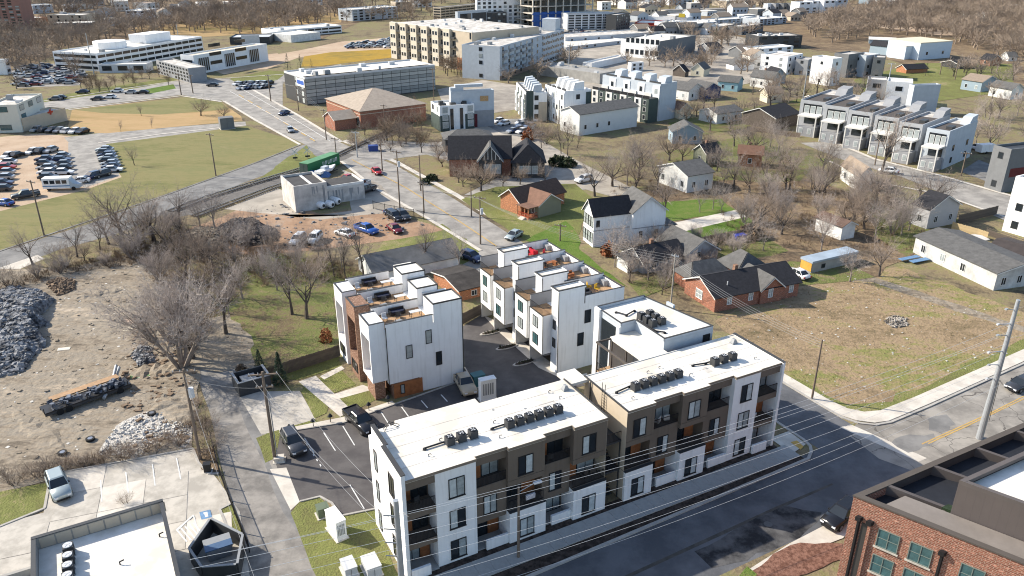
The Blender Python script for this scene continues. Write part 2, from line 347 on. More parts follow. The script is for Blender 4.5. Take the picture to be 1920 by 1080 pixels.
HARDP = ramp_mat('far_hardstanding', [(0,(0.213,0.188,0.163)),(.5,(0.325,0.294,0.250)),(1,(0.450,0.400,0.338))], [(.02,1.2),(.2,1)], bscale=3, bump=.1)
GRAVELW = ramp_mat('crushed_white_gravel', [(0,(.20,.17,.14)),(.4,(.40,.37,.33)),(1,(.62,.60,.56))], [(.12,1),(.9,1),(3,.6)], bscale=5, bump=.7)
# ------------------------------------------------------------------ the ground and what lies flat on it
ZP = [0.0]; ZSTEP = [.0015]
def rough_poly(pts, amp, step, seed):
    r = random.Random(seed); out = []
    for i, p in enumerate(pts):
        q = pts[(i+1) % len(pts)]; L = hypot(q[0]-p[0], q[1]-p[1]); n = max(1, int(L/step))
        for k in range(n):
            t = k/n; j = amp if k else amp*.3
            out.append((p[0]+(q[0]-p[0])*t+r.uniform(-j,j), p[1]+(q[1]-p[1])*t+r.uniform(-j,j)))
    return out
def patch(name, pts, m, rough=0, step=3., kind='structure', z=None, ab=False, label=None):
    P = [W(*p) if ab else G(*p) for p in pts]
    if rough: P = rough_poly(P, rough, step, len(pts)+int(abs(P[0][0])*7))
    ZP[0] += ZSTEP[0]
    o = MB().poly(P, ZP[0] if z is None else z).build(name, m)
    o['kind'] = kind
    if label: o['label'] = label
    return o
o = MB().poly([(-3000,-200),(3000,-200),(3000,4200),(-3000,4200)], 0).build('ground', GROUND); o['kind'] = 'structure'
def slabs(name, a0, a1, b0, b1, z1, m, n, gap=.025, z0=0):
    """a row of n poured slabs with open joints (each slab a piece of the walk)"""
    me = MB(); w = (a1-a0)/n
    root = MB().prism([W(a0,b0),W(a1,b0),W(a1,b1),W(a0,b1)], z0, z1-.03).build(name, CONCD); root['kind'] = 'structure'
    sl = MB().box(0,0,0,w-gap,b1-b0,.03).mesh('slab', m)
    for i in range(n):
        X, Y = W(a0+i*w, b0); link('slab', sl, root, (X, Y, z1-.03), AXR)
    return root
# --- near the camera: streets
patch('front_street', [(-60,38.9),(20,39.0),(64.8,39.6),(75,39.9),(75,49.2),(64,48.9),(26,47.2),(-60,46.0)], ASPH, ab=True)
patch('worn_road_surface', [(70,49.2),(72.6,50.4),(75,49.0),(84,49.0),(160,52.9),(160,41),(84,39.5),(71,40.5),(69.3,44.5)], ASPHC, ab=True)
patch('side_street', [(64.9,48.9),(72.1,49.2),(72.1,66),(64.9,66)], ASPH, ab=True)
patch('side_street_crown', [(66.2,50.5),(71,50.5),(71,64),(66.2,64)], ASPH, ab=True)
for n, pts in (('road_seam', [(1170,1080),(1455,950),(1560,906),(1562,909),(1462,954),(1186,1080)]),):
    patch(n, pts, mat('gutter_stain',(.075,.07,.062),.9,.4,.8))
patch('cross_gutter', [(1574,801),(1598,797),(1738,859),(1722,866)], CONC)
patch('tar_patch', [(1300,1033),(1395,985),(1470,947),(1540,960),(1500,1010),(1400,1050),(1335,1066)], PATCHM, .35, 1.5)
patch('tar_patch', [(1300,845),(1345,822),(1420,838),(1372,875)], ASPH, .4, 1)
patch('tar_patch', [(1672,830),(1705,815),(1748,812),(1745,835),(1700,848)], ASPHG, .4, 1)
patch('tar_patch', [(1738,785),(1775,778),(1790,795),(1765,812),(1742,806)], ASPHG, .4, 1)
patch('yellow_centre_line', [(1728,832),(1790,804),(1860,772),(1920,742),(1920,743.6),(1861,773.6),(1791,805.6),(1729,833.6)], MARKY)
patch('yellow_centre_line', [(1740,831),(1806,801),(1920,747),(1920,748.6),(1807,802.6),(1741,832.6)], MARKY)
# right-hand field, its pavement and the lot east of it
patch('rough_field', [(1340,602),(1420,560),(1560,520),(1690,500),(1930,590),(1990,640),(1930,668),(1680,776),(1600,782),(1560,760),(1465,700)], FIELD, .5, 3)
patch('field_edge_grass', [(1470,706),(1500,712),(1590,760),(1670,752),(1760,712),(1860,664),(1930,634),(1930,670),(1682,778),(1602,786),(1560,768)], GRASS, .8, 2)
patch('dirt_track', [(1500,508),(1640,520),(1760,560),(1920,612),(1920,624),(1760,572),(1640,530),(1480,520)], DIRT, .4, 3)
# --- the block's own ground
patch('parking_lot', [(506,880),(525,812),(645,793),(745,757),(870,712),(905,770),(760,840),(705,960),(640,968),(615,935),(563,941)], ASPHA)
patch('alley_court', [(868,612),(905,588),(1010,650),(1046,704),(1100,722),(905,772),(872,716)], ASPHA)
patch('alley_road', [(470,1080),(440,960),(408,850),(392,770),(364,690),(360,650),(412,640),(440,690),(462,745),(505,825),(545,955),(575,1030),(602,1085)], ALLEYM, .12, 3)
patch('alley_strip', [(462,760),(490,812),(505,868),(545,955),(560,1000),(530,960),(500,880),(470,820),(440,745)], ASPHG, .1, 3)
patch('driveway_apron', [(506,880),(537,877),(562,941),(545,957)], CONC)
patch('concrete_pad', [(450,745),(470,735),(562,733),(592,786),(505,812),(490,815)], CONCD)
patch('corner_lawn', [(545,962),(563,941),(600,933),(632,968),(704,956),(715,1000),(752,1090),(596,1090)], GRASS, .15, 2)
patch('verge_grass', [(480,822),(505,812),(592,786),(596,792),(525,812),(515,860),(498,868)], GRASS, .12, 2)
patch('front_lawn', [(592,712),(640,694),(668,722),(614,742)], GRASS, .08, 2)
patch('front_lawn', [(618,750),(690,730),(708,748),(650,778),(638,776)], GRASS, .08, 2)
patch('front_lawn', [(570,724),(590,715),(620,748),(612,775),(590,785),(565,735)], GRASS, .08, 2)
patch('side_lawn', [(500,690),(630,650),(640,688),(560,712),(500,712)], GRASS, .1, 2)
patch('garden_path', [(560,716),(592,705),(660,770),(638,782)], CONC)
patch('garden_path', [(600,706),(640,686),(646,692),(608,712)], CONC)
patch('garden_path', [(612,744),(680,722),(702,730),(622,752)], CONC)
patch('entry_walk', [(524,812),(524,806),(645,782),(735,752),(742,758),(645,793)], CONC)
patch('garage_apron', [(905,590),(925,600),(1046,690),(1044,706),(1010,690),(930,618)], CONC)
patch('roof_light_patch', [(1050,712),(1100,700),(1108,716),(1058,726)], CONC)
patch('backyard_grass', [(440,545),(560,520),(625,560),(640,650),(520,690),(400,650),(365,600)], YARDG, .8, 3)
patch('backyard_dirt', [(350,610),(430,590),(470,630),(480,690),(410,700),(370,690)], DIRT, .6, 2)
patch('overgrown_yard', [(430,540),(500,470),(660,500),(690,520),(620,560),(560,575)], YARDG, .8, 3)
# --- left: dirt yard, concrete car park
patch('dirt_yard', [(-60,560),(-40,505),(120,505),(240,478),(350,520),(372,640),(372,760),(360,845),(250,868),(95,900),(-60,935)], DIRT, .5, 3)
patch('crushed_gravel', [(180,855),(215,800),(265,775),(330,765),(362,800),(350,840),(250,860)], GRAVELW, .6, 1.5)
patch('concrete_car_park', [(-60,1000),(82,962),(92,905),(120,886),(362,842),(412,905),(450,960),(470,1090),(-60,1090)], CONCD)
patch('car_park_grass', [(-60,970),(-40,930),(92,905),(86,952),(0,988),(-60,1004)], GRASS, .1, 2)
patch('verge_bed', [(362,842),(402,840),(412,888),(392,890),(378,880)], WOODS, .1, 2)
patch('verge_grass', [(412,956),(436,944),(456,1005),(448,1008),(424,985)], GRASS, .08, 2)
ZP[0] = .1
for i, (x, y, x2, y2) in enumerate([(188,902,190,942),(235,887,240,926),(285,872,290,912),(330,860,338,900)]):
    patch('bay_line', [(x,y),(x+2.4,y),(x2+2.4,y2),(x2,y2)], MARKW)
patch('accessible_bay_sign', [(374,962),(394,957),(398,971),(378,976)], MARKB)
patch('accessible_bay_mark', [(381,963),(389,961),(391,970),(385,971),(384,967)], MARKW)
for i in range(5):
    x, y = 330+i*8, 995-i*3
    patch('hatch_line', [(x,y),(x+3,y-1),(x+22,y+22),(x+19,y+23)], MARKW)
patch('bay_line', [(362,968),(364,967),(376,1010),(374,1011)], MARKW)
patch('bay_line', [(330,995),(362,967),(363,969),(332,998)], MARKW)
ZP[0] = .05
for x, y, x2, y2 in [(570,822,588,850),(606,812,628,846),(642,800,664,836),(678,786,694,812),(714,774,733,804),(752,764,765,782),(789,752,801,766),(826,741,838,754),(655,910,682,955)]:
    patch('bay_line', [(x,y),(x+2,y-.6),(x2+2,y2-.6),(x2,y2)], MARKW)
for k in range(11): patch('bay_line', [(567+k*3.2,826+k*4.9-3),(569+k*3.2,825+k*4.9-3),(571+k*3.2,829+k*4.9-3),(569+k*3.2,830+k*4.9-3)], MARKW) if k % 2 == 0 else None
ZP[0] = .06
# pavement, planting strip and kerb before the apartment block
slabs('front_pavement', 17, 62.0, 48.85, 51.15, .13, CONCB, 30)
patch('planting_strip', [(17,47.0),(62,48.2),(62,48.83),(17,48.83)], MULCH, ab=True)
patch('flower_bed', [(17,51.2),(61,51.2),(61,52.2),(17,52.2)], MULCH, ab=True)
def kerb(name, pts, w=.3, h=.13, m=KERB, ab=False):
    P = [Vector(W(*p) if ab else G(*p)) for p in pts]
    mb = MB()
    for p, q in zip(P, P[1:]):
        d = (q-p); 
        if d.length < .05: continue
        d.normalize(); n = Vector((-d.y, d.x))*w/2; e = d*.02
        mb.prism([p-n-e, q-n+e, q+n+e, p+n-e], 0, h+random.random()*.004)
    o = mb.build(name, m); o['kind'] = 'structure'; return o
kerb('street_kerb', [(-30,46.2),(0,46.6),(26,47.15),(62.4,48.1),(63.7,48.9),(64.4,49.7),(64.7,51),(64.7,62)], ab=True, w=.34)
kerb('field_kerb', [(72.2,66),(72.2,55),(72.3,52.0),(73.0,50.4),(74.4,49.2),(76.5,48.7),(84,48.9),(100,49.7),(130,51.2),(160,52.7)], ab=True)
kerb('lot_kerb', [(563,941),(600,932),(622,944),(640,968),(704,955)], w=.22)
kerb('lot_kerb', [(525,812),(645,793),(745,757),(872,712)], w=.2)
kerb('car_park_kerb', [(-60,1004),(0,988),(84,954),(93,905),(120,886),(240,864),(362,842),(372,868),(392,890),(412,888)], w=.25)
kerb('car_park_kerb', [(448,1010),(424,985),(412,956),(436,944)], w=.25)
patch('corner_ramp', [(61.5,49.6),(64.3,50.2),(64.5,53),(61.5,53)], CONC, ab=True)
patch('tactile_paving', [(62.9,49.7),(63.7,50.0),(63.9,51.2),(63.0,51.3)], MARKY, ab=True)
o = MB().prism([W(72.3,66),W(72.3,54.0),W(72.6,52.2),W(73.3,50.8),W(74.7,49.5),W(76.6,49.0),W(84,49.2),W(100,50.0),W(130,51.5),W(160,53),W(160,54.9),W(130,53.4),W(100,51.9),W(84,51.1),W(77.6,51.0),W(75.6,51.7),W(74.4,53.2),W(74.0,55.5),W(73.9,66)], 0, .11).build('corner_pavement', CONC); o['kind'] = 'structure'
patch('brick_side_pavement', [(1480,1020),(1580,968),(1640,925),(1660,935),(1580,1010),(1500,1040),(1440,1090),(1370,1090)], CONC)
patch('mulch_bed', [(1400,1085),(1450,1040),(1500,1018),(1580,1020),(1575,1050),(1480,1090)], REDMULCH, .15, 1)
patch('mulch_grass', [(1375,1090),(1400,1062),(1420,1078),(1405,1090)], GRASSB, .1, 1)
# --- middle distance
ZSTEP[0] = .002; ZP[0] = .01
patch('west_road', [(-60,495),(0,472),(160,422),(305,369),(480,306),(562,274),(600,262),(640,285),(570,302),(480,334),(350,384),(215,440),(112,468),(0,510),(-60,540)], ASPHG)
patch('white_ramp', [(-30,512),(70,478),(84,485),(0,520),(-30,532)], CONC)
patch('field_lawn', [(186,268),(460,235),(545,262),(560,272),(480,304),(305,366),(0,470),(-40,480),(-40,408),(0,396),(160,356),(228,332)], GRASSF)
patch('east_avenue', [(985,458),(960,470),(900,470),(800,408),(700,350),(640,302),(570,270),(480,228),(415,188),(350,165),(430,150),(470,168),(560,218),(640,268),(742,310),(850,372)], ASPHW)
patch('avenue_end', [(985,458),(900,470),(860,500),(905,520),(1010,470)], ASPHW)
patch('verge_grass', [(800,430),(830,420),(900,470),(880,490),(860,500),(700,480),(720,450)], GRASS, .5, 3)
patch('verge_grass', [(575,272),(600,300),(640,308),(620,318),(520,330),(470,345)], GRASS, .5, 3)
patch('avenue_pavement', [(640,265),(742,306),(850,366),(985,450),(993,448),(860,364),(750,304),(650,262)], CONC)
patch('clay_yard', [(350,430),(440,395),(520,375),(600,402),(700,392),(770,412),(830,432),(700,455),(560,472),(480,478),(395,470)], CLAY, .8, 4)
patch('workshop_lot', [(420,392),(520,352),(560,372),(560,408),(660,395),(640,318),(700,340),(775,395),(720,400),(600,412),(520,402)], HARDP, .5, 4)
patch('rail_bed', [(300,398),(350,386),(470,345),(580,310),(640,288),(760,232),(772,236),(650,298),(590,322),(480,360),(360,402),(310,412)], mat('rail_ballast',(.13,.12,.11),.95,.3,1.2,bump=.5))
patch('side_road', [(640,285),(700,262),(800,268),(880,262),(960,270),(1180,355),(1235,372),(1200,386),(1130,350),(1000,372),(870,366),(940,330),(800,290),(720,300)], ASPHW)
patch('church_lot', [(870,225),(950,225),(1010,260),(1080,300),(1120,330),(1010,330),(960,290),(880,262)], HARDP)
patch('drive', [(960,300),(1060,290),(1200,360),(1180,378),(1060,345)], HARDP)
patch('house_lawn', [(865,375),(930,350),(1080,345),(1110,370),(1085,440),(985,450)], GRASS, .6, 3)
patch('bright_lawn', [(985,452),(1062,415),(1083,440),(1086,480),(1120,500),(1100,498),(1060,470)], GRASSB, .5, 3)
patch('bright_lawn', [(1050,440),(1088,470),(1180,540),(1140,520),(1080,480)], GRASSB, .4, 3)
patch('rear_lawn', [(1225,380),(1370,372),(1380,396),(1252,416)], GRASSB, .5, 3)
patch('rear_lawn', [(1275,434),(1408,404),(1410,425),(1310,455)], GRASSB, .5, 3)
patch('long_driveway', [(1236,424),(1380,394),(1412,404),(1275,436),(1250,440)], CONC)
patch('thicket_floor', [(1100,380),(1300,340),(1500,330),(1700,400),(1760,450),(1650,520),(1500,520),(1340,480),(1420,420),(1350,370),(1200,380)], WOODS, 1., 5)
patch('yard_grass', [(1340,440),(1420,430),(1480,470),(1330,500),(1180,530),(1200,560),(1300,520)], YARDG, .8, 4)
patch('house_yard', [(1480,490),(1600,500),(1640,520),(1480,540),(1370,540)], YARDG, .6, 4)
patch('cross_avenue', [(1500,268),(1560,266),(1640,300),(1760,330),(1900,370),(1990,395),(1990,450),(1880,412),(1780,368),(1690,332),(1580,300)], ASPHW)
patch('row_driveway', [(1800,322),(1835,300),(1910,330),(1880,352)], ASPHG)
patch('scrub_yard', [(1640,380),(1760,372),(1800,420),(1790,460),(1700,480),(1640,440)], YARDG, .8, 4)
patch('scrub_yard', [(1180,300),(1420,250),(1500,290),(1560,300),(1500,340),(1300,340)], YARDG, 1, 5)
patch('court_lot', [(1250,230),(1420,200),(1500,185),(1520,200),(1400,240),(1260,262)], YARDG, 1, 5)
# --- far
ZSTEP[0] = .003; ZP[0] = .011
patch('hospital_lot', [(-60,262),(80,250),(186,262),(216,296),(228,332),(160,356),(0,396),(-60,420)], SAND)
patch('lot_lane', [(128,268),(184,266),(214,298),(224,330),(160,352),(128,342)], ASPHW)
patch('lot_road', [(120,258),(200,248),(460,228),(462,236),(200,270),(190,290),(160,300)], ASPHW)
patch('tan_field', [(125,248),(135,206),(220,196),(350,182),(415,192),(452,218),(455,226),(200,250)], GRASSD)
patch('field_green_part', [(140,206),(350,182),(415,192),(430,205),(300,215),(190,212)], GRASSF)
patch('boulevard', [(-60,215),(80,190),(330,152),(420,148),(540,140),(640,120),(640,128),(545,152),(470,168),(410,190),(340,178),(130,204),(-60,240)], ASPHW)
patch('campus_grounds', [(80,186),(160,170),(330,145),(330,152),(200,175),(80,192)], GRASS)
patch('campus_lawn', [(260,170),(325,158),(330,166),(280,176)], GRASSB)
patch('campus_lot', [(20,125),(120,118),(160,140),(150,160),(30,165)], ASPHW)
patch('pale_lot', [(500,105),(560,95),(640,78),(735,70),(735,95),(560,108),(500,130),(440,132)], SAND)
patch('golden_field', [(565,125),(570,106),(620,98),(735,92),(735,108),(600,124)], GRASSY)
patch('west_verge', [(430,148),(505,132),(540,135),(520,150),(460,164)], GRASS)
patch('warehouse_lot', [(440,165),(530,150),(530,205),(480,190)], ASPHW)
patch('apartment_forecourt', [(820,168),(905,150),(1000,165),(1000,200),(890,218),(830,195)], HARDP)
patch('row_court', [(890,225),(1000,222),(1000,262),(940,250)], ASPHG)
patch('wooded_slope', [(-60,150),(-60,10),(400,-20),(640,-20),(700,30),(600,75),(380,62),(120,90),(60,125)], WOODS)
patch('park_grass', [(230,55),(330,40),(520,20),(640,25),(640,42),(520,62),(330,72)], GRASSD)
patch('east_slope', [(1240,40),(1500,10),(1990,-25),(1990,190),(1800,150),(1660,110),(1500,90)], WOODS)
patch('east_lawn', [(1600,150),(1720,118),(1900,120),(1900,170),(1760,190),(1640,190)], GRASS)
patch('city_ground', [(735,70),(900,40),(1240,30),(1300,50),(1480,90),(1480,140),(1250,190),(1060,160),(1060,90),(900,140)], HARDP)
patch('hill_road', [(1640,45),(1760,55),(1800,65),(1760,66),(1650,52)], SAND)
patch('city_road', [(1180,22),(1300,18),(1420,14),(1420,20),(1300,26),(1200,30)], ASPHW)
patch('fairground_sand', [(380,125),(450,108),(520,100),(540,112),(480,128),(420,140)], SAND)

# kerb lines, lane paint and pavement edges along the far roads
def band(name, pts, w, m):
    P = [Vector(G(*p)) for p in pts]; mb = MB(); ZP[0] += .003
    for p, q in zip(P, P[1:]):
        d = (q-p).normalized(); n = Vector((-d.y,d.x))*w/2; mb.poly([p-n-d*w*.3,q-n+d*w*.3,q+n+d*w*.3,p+n-d*w*.3], ZP[0]+random.random()*.002)
    o = mb.build(name, m); o['kind'] = 'structure'
band('kerb_line', [(420,190),(480,226),(562,271)], .9, CONC); band('kerb_line', [(562,272),(480,305),(305,368),(0,471)], .5, ASPHG); band('kerb_line', [(186,268),(300,252),(460,235)], .8, CONC)
band('kerb_line', [(470,166),(560,217),(640,266)], 1.0, CONC); band('kerb_line', [(130,206),(340,180),(415,191)], .9, CONC); band('kerb_line', [(80,190),(330,152),(420,147),(540,139)], .8, CONC); band('kerb_line', [(900,470),(800,409),(700,351),(640,303)], .8, CONC)
for i in range(9):
    k = i/9; x = 448+k*150; y = 178+k*92; band('yellow_lane_line', [(x,y),(x+9,y+5.4)], .35, MARKY)
band('white_lane_line', [(432,172),(520,222),(590,262)], .2, MARKW); band('white_lane_line', [(455,168),(545,220),(620,266)], .2, MARKW)
band('yellow_lane_line', [(660,300),(760,352),(860,415),(930,462)], .22, MARKY)
band('kerb_line', [(1555,303),(1640,332+10),(1760,364),(1890,410)], .8, CONC); band('kerb_line', [(1560,265),(1640,299),(1760,329),(1900,369)], 1.2, CONC)
# the concrete car park is poured in bays: one slab each
PKP = [Vector(G(*p)) for p in [(-60,1000),(82,962),(92,905),(120,886),(362,842),(412,905),(450,960),(470,1090),(-60,1090)]]
u = (Vector(G(362,842))-Vector(G(120,886))).normalized(); v = Vector((u.y,-u.x)); o0 = Vector(G(120,886))
def inside(p):
    c = False
    for i in range(len(PKP)):
        a, b = PKP[i], PKP[i-1]
        if (a.y > p.y) != (b.y > p.y) and p.x < (b.x-a.x)*(p.y-a.y)/(b.y-a.y)+a.x: c = not c
    return c
cp_root = [x for x in bpy.data.objects if x.name == 'concrete_car_park'][0]; S_ = 4.2
slab_me = [MB().box(.03,-S_+.03,0,S_-.03,-.03,.03).mesh('slab', mm) for mm in (CONCD, CONC, CONCD)]
rs = random.Random(4)
for i in range(-8, 14):
    for j in range(0, 9):
        cs = [o0+u*(i+a)*S_+v*(j+b)*S_ for a in (0,1) for b in (0,1)]
        if all(inside(c) for c in cs):
            p = o0+u*i*S_+v*j*S_; link('slab', rs.choice(slab_me), cp_root, (p.x,p.y,.062), atan2(u.y,u.x))
# ------------------------------------------------------------------ windows, doors, railings: shared meshes
WM = {}
FACE = {'S': (0, (1,0)), 'E': (pi/2, (0,1)), 'N': (pi, (-1,0)), 'W': (-pi/2, (0,-1))}
def win_meshes(w, h, fm, gm, mull, bars):
    k = (round(w,2), round(h,2), fm.name, gm.name, mull, bars)
    if k in WM: return WM[k]
    f = MB(); t = .07; d = .07
    f.box(0,-d,0,w,0.02,t); f.box(0,-d,h-t,w,0.02,h); f.box(0,-d,t,t,0.02,h-t); f.box(w-t,-d,t,w,0.02,h-t)
    for i in range(1, mull): f.box(w*i/mull-.03,-d*.8,t,w*i/mull+.03,0.02,h-t)
    for i in range(1, bars): f.box(t,-d*.7,h*i/bars-.025,w-t,0.018,h*i/bars+.025)
    p = MB().face([(t,-.02,t),(w-t,-.02,t),(w-t,-.02,h-t),(t,-.02,h-t)])
    WM[k] = (f.mesh('window', fm), p.mesh('pane', gm)); return WM[k]
def win(par, x, y, z, w, h, face='S', fm=None, gm=None, mull=2, bars=1, name='window', sub=True):
    """window with its lower corner at (x,y,z) on a wall facing S/E/N/W in the thing's frame; x,y is the corner on the left seen from outside"""
    a, b = win_meshes(w, h, fm or BLACKM, gm or GLASS, mull, bars)
    o = link(name, a, par, (x,y,z), FACE[face][0])
    q = link('pane', b, o)
    return o
PM = {}
def win2(par, x, y, z, w, h, g1, g2, fm=None):
    """two-light window on an S wall, a pane of its own in each light"""
    a, _ = win_meshes(w, h, fm or BLACKM, g1, 2, 1); o = link('window', a, par, (x,y,z))
    for i, g in enumerate((g1, g2)):
        k = (round(w,2), round(h,2), g.name, i)
        if k not in PM: x0, x1 = (.07, w/2-.03) if i == 0 else (w/2+.03, w-.07); PM[k] = MB().face([(x0,-.02,.07),(x1,-.02,.07),(x1,-.02,h-.07),(x0,-.02,h-.07)]).mesh('pane', g)
        link('pane', PM[k], o)
    s_ = MB().box(-.05,-.11,-.06,w+.05,.015,-.003).mesh('window_sill', EDGE); link('window_sill', s_, o)
    return o
def winrow(par, xs, y, zs, w, h, face='S', fm=None, gms=(None,), mull=1, bars=1, seed=1, sub=True):
    r = random.Random(seed)
    for z in zs:
        for x in xs:
            p = {'S': (x,y), 'N': (x,y), 'E': (y,x), 'W': (y,x)}[face]
            win(par, p[0], p[1], z, w, h, face, fm, r.choice(gms), mull, bars, sub=sub)
FWM = {}
def farwin(par, x, y, z, w, h, face, fm, gm):
    """far window: frame and glass in one small mesh"""
    k = (round(w,1), round(h,1), fm.name, gm.name)
    if k not in FWM:
        m = MB(); m.box(0,-.05,0,w,.02,h,0); m.face([(.1,-.06,.1),(w-.1,-.06,.1),(w-.1,-.06,h-.1),(.1,-.06,h-.1)],1)
        FWM[k] = m.mesh('window', [fm, gm])
    return link('window', FWM[k], par, (x,y,z), FACE[face][0])
def railing(par, x0, x1, y, z, h=1.0, face='S', m=None, n=None, name='railing', solid=False):
    L = abs(x1-x0); mb = MB()
    mb.box(0,-.03,h-.05,L,.03,h); mb.box(0,-.02,.06,L,.02,.1)
    k = n or max(3, int(L/.22))
    for i in range(k+1):
        x = L*i/k; mb.box(x-.014,-.014,0,x+.014,.014,h-.05)
    if solid: mb.box(.02,-.012,.1,L-.02,.012,h-.06)
    p = {'S': (x0,y), 'E': (y,x0), 'N': (x1,y), 'W': (y,x1)}[face]
    return link(name, mb.mesh(name, m or BLACKM), par, (p[0],p[1],z), FACE[face][0])

# ------------------------------------------------------------------ the apartment block on the street
ZF = [.12, 3.55, 6.95]; ZR = 10.6; BD = 8.0
def apartment(name, label, a0, bays, fin, seed, depth):
    """bays: (x0, x1, setback, [ground, first, second]) with cells wt=white window, wn=brown window, bal, porch, wbox, lbal"""
    t = thing(name, label, 'apartment building', (*W(a0,52.0),0), AXR)
    r = random.Random(seed); wl = MB(); br = MB(); sh = MB(); x_end = bays[-1][1]
    for (x0, x1, sb, cells) in bays:
        for k, c in enumerate(cells):
            z0 = 0 if k == 0 else ZF[k]; z1 = ZF[k+1] if k < 2 else ZR
            if c in ('wt', 'wn', 'wbox'):
                off = sb-.35 if c == 'wbox' else sb
                (wl if c in ('wt','wbox') else br).box(x0+.002*k, off, z0, x1-.002*k, 2.2, z1)
                w = min(1.55, (x1-x0)*.46); 
                if c == 'wn' and k == 1: w = 1.35
                xx = x0 + (x1-x0-w)*(.45 if c != 'wt' else .52)
                gg = r.choice([(GLASSL,GLASS),(GLASS,GLASSL),(GLASSB,GLASS),(GLASSL,GLASSB),(GLASS,GLASSB)]); win2(t, xx, off-.005, z0+(.35 if k == 0 else .2)+.1, w, 2.05, *gg)
                if c == 'wbox':   # flat cap of the projecting white box
                    MB().box(x0-.03, off-.03, z1, x1+.03, 2.1, z1+.05).build('box_cap', EDGE, t)
            else:
                rec = 1.75 if k else 1.9
                # back of the recess, brown or cedar, with a sliding door and a cedar panel
                br.box(x0+.003, rec, z0, x1-.003, 2.2, z1)
                dw = (x1-x0)*.55
                side = r.random() < .5
                dx = x0+.15 if side else x1-.15-dw
                win(t, dx, rec-.005, z0+.1, dw, 2.2, 'S', BLACKM, r.choice([GLASS, GLASS, GLASSB]), 2, name='sliding_door')
                px0, px1 = (dx+dw+.05, x1-.12) if side else (x0+.12, dx-.05)
                MB().box(px0, rec-.05, z0+.05, px1, rec+.01, z0+2.5).build('cedar_panel', WOOD, t)
                if k == 0:
                    e = MB().box(px0+.08, rec-.09, .14, min(px1-.08,px0+1.0), rec-.052, 2.25).build('entry_door', WOOD if r.random() < .5 else BLACKM, t)
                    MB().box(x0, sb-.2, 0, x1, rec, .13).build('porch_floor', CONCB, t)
                    if c in ('porch', 'lbal'):     # low white wall before the porch
                        wl.box(x0+(.02 if c == 'lbal' else .9), sb-.5, 0, x1-.02-(0 if c != 'lbal' else .9), sb-.25, 1.15)
                    br.box(x0+.003, sb+.02, z1-.55, x1-.003, rec, z1-.002)
                else:
                    # floor slab, fascia and rail
                    br.box(x0+.003, sb+.012, z0-.05 if cells[k-1] not in ('wbox',) else z0+.005, x1-.003, rec, z0+.09)
                    if k == 2: br.box(x0+.003, sb+.015, ZR-1.15, x1-.003, rec, ZR-.004)
                    else: br.box(x0+.003, sb+.015, z1-.62, x1-.003, rec, z1-.052)
                    railing(t, x0+.06, x1-.06, sb+.05 if c != 'pbal' else sb-.3, z0+.09, 1.02, n=int((x1-x0)/.13))
            # inner corners between recess and neighbour
    br.box(.3, 2.2, 0, x_end, depth-.02, ZR-.35)
    wl.build('white_wall', WHITE, t); br.build('brown_wall', TAUPE, t)
    return t
lb = [(.36,3.1,0,['lbal','bal','bal']), (3.1,7.0,-.02,['wt','wt','wt']), (7.0,10.2,.35,['porch','wn','bal']), (10.2,14.05,0,['wbox','bal','wn']), (14.05,17.15,.5,['porch','wn','bal']), (17.15,20.9,0,['wbox','bal','wn'])]
L = apartment('apartment_building', 'white and brown three-storey flat-roofed block with nine condensers, nearest the corner lawn', 17.05, lb, 0, 3, 8)
rbays = [(0,3.4,0,['wbox','bal','wn']), (3.4,6.9,.45,['porch','wn','bal']), (6.9,10.3,.05,['wbox','bal','wn']), (10.3,13.7,.45,['porch','wn','bal']), (13.7,17.25,-.02,['wt','wt','wt']), (17.25,20.2,.1,['lbal','bal','bal'])]
Rr = apartment('apartment_building', 'white and brown three-storey flat-roofed block beside the side street, joined to the stair wing', 40.25, rbays, 1, 8, 7.5)
# end walls, roofs, parapets
def rooffill(t, poly, z, m, name='roof'):
    return MB().prism(poly, z-.3, z).build(name, m, t)
rooffill(L, [(.34,-.1),(6.98,-.1),(7.0,.27),(10.18,.27),(10.2,-.08),(14.03,-.08),(14.05,.42),(17.13,.42),(17.15,-.08),(20.95,-.08),(20.95,8.0),(11.2,8.0),(11.2,8.95),(2.8,8.95),(2.8,8.3),(.34,8.3)], ZR+.02, ROOFW)
MB().prism([(.36,8.0),(2.8,8.2),(11.2,8.2),(11.2,8.93),(2.82,8.93)], ZR-1.2, ZR-.32).build('rear_eave', WHITE, L)
e = MB()
for p, q in zip([(.3,-.13),(7.0,-.13),(7.02,.24),(10.2,.24),(10.2,-.11),(14.05,-.11),(14.07,.39),(17.15,.39),(17.15,-.11)], [(7.0,-.13),(7.02,.24),(10.2,.24),(10.2,-.11),(14.05,-.11),(14.07,.39),(17.15,.39),(17.15,-.11),(20.98,-.11)]):
    e.box(min(p[0],q[0])-.02, min(p[1],q[1])-.02, ZR-.22, max(p[0],q[0])+.02, max(p[1],q[1])+.02, ZR+.045)
e.build('roof_edge', WOODL if False else mat('tan_roof_edge',(.20,.165,.13),.6,.1,1), L)
MB().box(0,-.25,0,.34,8.3,ZR-.3).build('end_wall', WHITE, L)
MB().box(.0,-.25,ZR-.3,.34,4.6,ZR+.72).box(.3,4.61,ZR-.3,.62,8.3,ZR+.66).build('parapet', WHITE, L)
MB().box(-.04,-.29,ZR+.72,.40,4.64,ZR+.79).box(.26,4.65,ZR+.66,.66,8.34,ZR+.73).build('parapet_cap', EDGE, L)
for k in range(3): win(L, -.005, 3.05, ZF[k]+.5, 1.3, 2.3, 'W', mat('bronze_frame',(.05,.04,.035),.5,0), GLASS, 2)
for k in range(3): win(L, -.005, 6.9, ZF[k]+.5, .7, 2.2, 'W', mat('bronze_frame',(.05,.04,.035),.5,0), GLASSB, 1)
